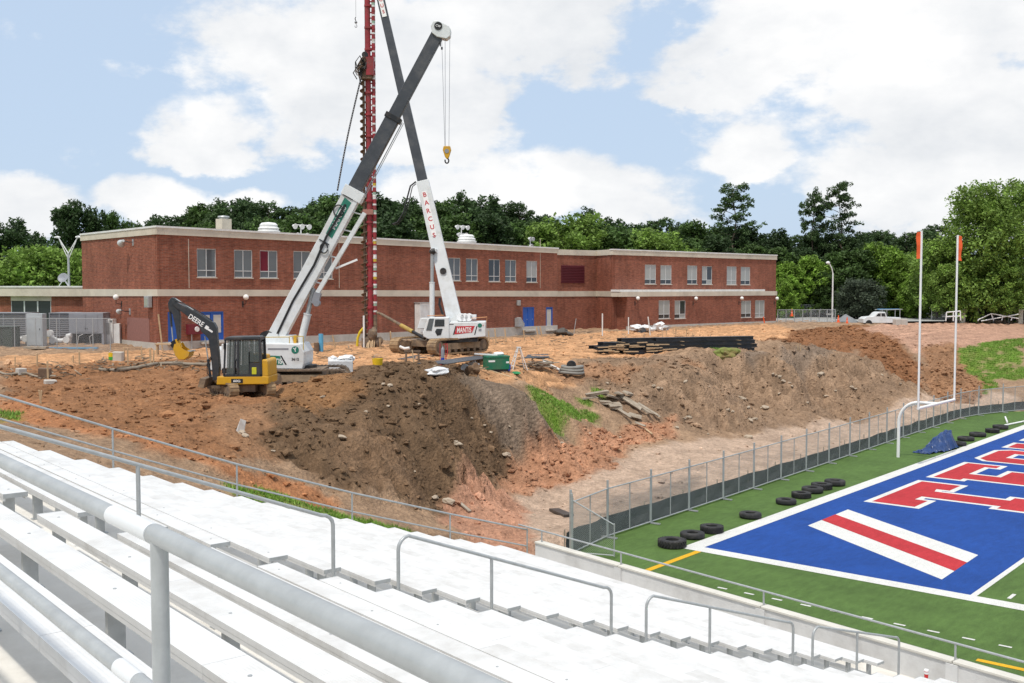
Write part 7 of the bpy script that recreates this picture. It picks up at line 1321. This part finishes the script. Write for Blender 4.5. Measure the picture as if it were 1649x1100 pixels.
def pine(H, Wd, seed, m, bare=.5, size=.20, nb=26):
    r = np.random.RandomState(seed); b = MB(); lean = r.normal(0, .25, 2); limb(b, (0,0,-.6), (lean[0],lean[1],H*.97), .24, .05, seed, 10); cents = []
    for i in range(nb):
        g = min(1, max(0, (i+r.uniform(0, 1))/nb)); f = bare+(1-bare)*g; a = i*2.399+r.uniform(-.8,.8); L = Wd/2*(1-.55*g**2)*(.45+.55*min(1, g*3+.2))*r.choice([.35,.55,.75,.95,1.1]); z0 = H*f*.97; tip = np.array([L*math.cos(a)+lean[0]*f, L*math.sin(a)+lean[1]*f, z0+L*r.uniform(-.05, .55)])
        limb(b, (lean[0]*f,lean[1]*f,z0), tuple(tip), .055, .018, seed+i, 4); rad = r.uniform(.6, 1.25)
        for k in range(9): t = r.uniform(.55, 1.05); d = r.normal(0, 1, 3); cents.append(np.array([lean[0]*f,lean[1]*f,z0])*(1-t)+tip*t+d*rad*np.array([.62,.62,.34]))
    V, t = leaves(np.array(cents), 34, .62, size, seed, .6); return crown_mesh('crown', V, t, m), b.mesh('trunk', BARK, True)
PROTO = {'d0': broadleaf(17, 11, 1, LF_D), 'd1': broadleaf(17, 10, 2, LF_D, nb=15), 'd2': broadleaf(17, 12, 3, LF_M, nb=14), 'm0': broadleaf(14, 12, 4, LF_M, nb=15), 'l0': broadleaf(14, 12, 5, LF_L, size=.26, nb=15), 'l1': broadleaf(12, 9, 6, LF_Y, size=.24, nb=16, low=.03), 'k0': broadleaf(8, 9, 8, LF_K, size=.22, nb=14, low=.02),
         'p0': pine(17, 7, 9, LF_P, .30), 'p1': pine(17, 6.5, 10, LF_P, .42), 'p2': pine(21, 9.5, 11, LF_P, .46), 'big': broadleaf(19, 15, 12, LF_L, size=.24, nb=24, low=.02, per=38, ncl=34), 'bush': broadleaf(7, 10, 14, LF_L, size=.20, nb=16, low=.02)}
HH = {'d0':17,'d1':17,'d2':17,'m0':14,'l0':14,'l1':12,'k0':8,'p0':17,'p1':17,'p2':21,'big':19,'bush':7}
def tree(kind, px, top, D, lb, grp=None, wx=1.0, nm=None, gzv=None):
    P = dep(px, top, D); g = 4.6 if gzv is None else gzv; H = P[2]-g; s = H/HH[kind]; cr, tk = PROTO[kind]; e = thing(nm or ('pine_tree' if kind[0] == 'p' else 'broadleaf_tree'), lb, 'tree', (P[0], P[1], g), random.uniform(0, 6.28), grp); e.scale = (s*wx, s*wx, s)
    link_mesh('crown', cr, e); link_mesh('trunk', tk, e); return e
rt_ = random.Random(5)
# wood behind the school
G1 = 'trees of the dark wood behind the school roof'
xs = 245
tops = {245:345,300:337,360:332,420:330,480:326,540:325,600:322,660:320,720:318,780:321,820:326,860:340,900:352,960:345,1000:350,1060:356,1110:362,1160:360,1240:368,1290:372,1340:378,1390:368,1430:372,1470:380,1500:372}
tx = sorted(tops)
def topy(x): return float(np.interp(x, tx, [tops[t] for t in tx]))
i = 0; x = 255
while x < 1520:
    k = ['d0','p0','d1','d2','p1','d0','d1','p0'][i % 8]; D = 172+rt_.uniform(-8, 12); kind_lab = 'slim dark pine in the wood behind the school roof' if k[0] == 'p' else 'dark rounded broadleaf tree in the wood behind the school'
    tree(k, x, topy(x)+rt_.uniform(-8, 12), D, kind_lab, G1, rt_.uniform(.85, 1.15)); x += rt_.uniform(19, 30); i += 1
x = 240
while x < 1540:
    k = ['d2','m0','d1','d2','d0'][i % 5]; tree(k, x, topy(x)+rt_.uniform(20, 34), 155+rt_.uniform(-5, 5), 'mid green undergrowth tree low in the wood behind the school', 'low trees in front of the dark wood', rt_.uniform(1.0, 1.3)); x += rt_.uniform(42, 58); i += 1
for px, tp, D, k, lb, w in ((925,353,150,'l0','bright green rounded tree rising behind the school roof',1.2),(1055,376,148,'l0','bright green tree behind the wing roof',1.15),(985,368,150,'m0','mid green tree between two bright ones behind the wing',1.1),(880,366,152,'l0','lower bright green tree left of the rounded one behind the roof',.9)): tree(k, px, tp, D, lb, None, w)
tree('p2', 1183, 297, 165, 'tallest spreading pine rising clear of the wood behind the wing', None, .95); tree('p1', 1311, 312, 168, 'slender lone pine standing left of the broad crowned pine', None, .62); tree('p2', 1355, 294, 168, 'broad crowned pine with bare trunk above the parking lot trees', None, .86)
tree('p1', 745, 316, 166, 'pine top standing a little above the wood behind the floodlights', None, .8); tree('p0', 1460, 376, 170, 'dark pine in the gap left of the goal post top', None, .9); tree('p0', 1502, 364, 172, 'dark pine between the two goal post tops', None, 1.1); tree('p0', 1425, 372, 172, 'dark pine behind the trees over the parking lot', None, .9)
# bright edge trees behind the lot
for px, tp, k, w, D in ((1268,425,'l1',1.1,150),(1300,415,'l1',1.15,152),(1330,440,'m0',1.0,150),(1378,405,'m0',1.2,152),(1405,395,'l1',1.0,154),(1432,400,'l1',1.1,152),(1455,420,'l1',1.1,150),(1482,410,'l1',1.1,150),(1350,420,'d2',1.1,156),(1260,450,'l1',1.0,146),(1470,450,'l1',1.0,146)): tree(k, px, tp, D, 'leafy green tree at the wood edge behind the parking lot', 'trees along the edge behind the parking lot', w)
tree('k0', 1383, 452, 143, 'dark purplish bush under the trees behind the pickup truck', None, 1.15, 'dark_bush')
tree('big', 1580, 302, 140, 'large light green leafy tree right of the goal post', None, 1.0); tree('big', 1665, 296, 143, 'large light green leafy tree at the far right edge', None, 1.05); tree('l0', 1512, 392, 141, 'lower light green tree seen between the goal post uprights', None, 1.0); tree('l0', 1535, 430, 138, 'low leafy green tree just left of the far goal upright', None, 1.05); tree('l0', 1620, 430, 137, 'low leafy green tree behind the screened fence', None, 1.1); tree('m0', 1730, 360, 140, 'mid green tree beyond the right edge of the lot', None, 1.1)
# left side
for px, tp, D, k, w, lb in ((22,356,120,'d0',.95,'dark dense tree at the far left behind the low building'),(-30,370,118,'d1',1.1,'dark dense tree leftmost behind the low building'),(60,378,126,'d1',.7,'narrower dark tree between the left trees'),(112,328,135,'d1',.78,'tall dark tree rising behind the forked light mast'),(150,338,136,'d0',.62,'dark tree top just right of the forked light mast'),(185,345,137,'d2',.55,'smaller dark tree top touching the school roof corner'),(214,362,140,'m0',.5,'small green tree top behind the school roof corner')): tree(k, px, tp, D, lb, None, w)
for px, tp, w, lb in ((60,408,.95,'broad light green bush tree behind the low building roof'),(105,412,.8,'light green bush tree beside the light mast'),(10,430,.9,'light green bush tree at the left edge behind the low roof'),(-50,425,.9,'light green bush tree beyond the left edge')): tree('bush', px, tp, 108, lb, None, w, 'bush_tree')
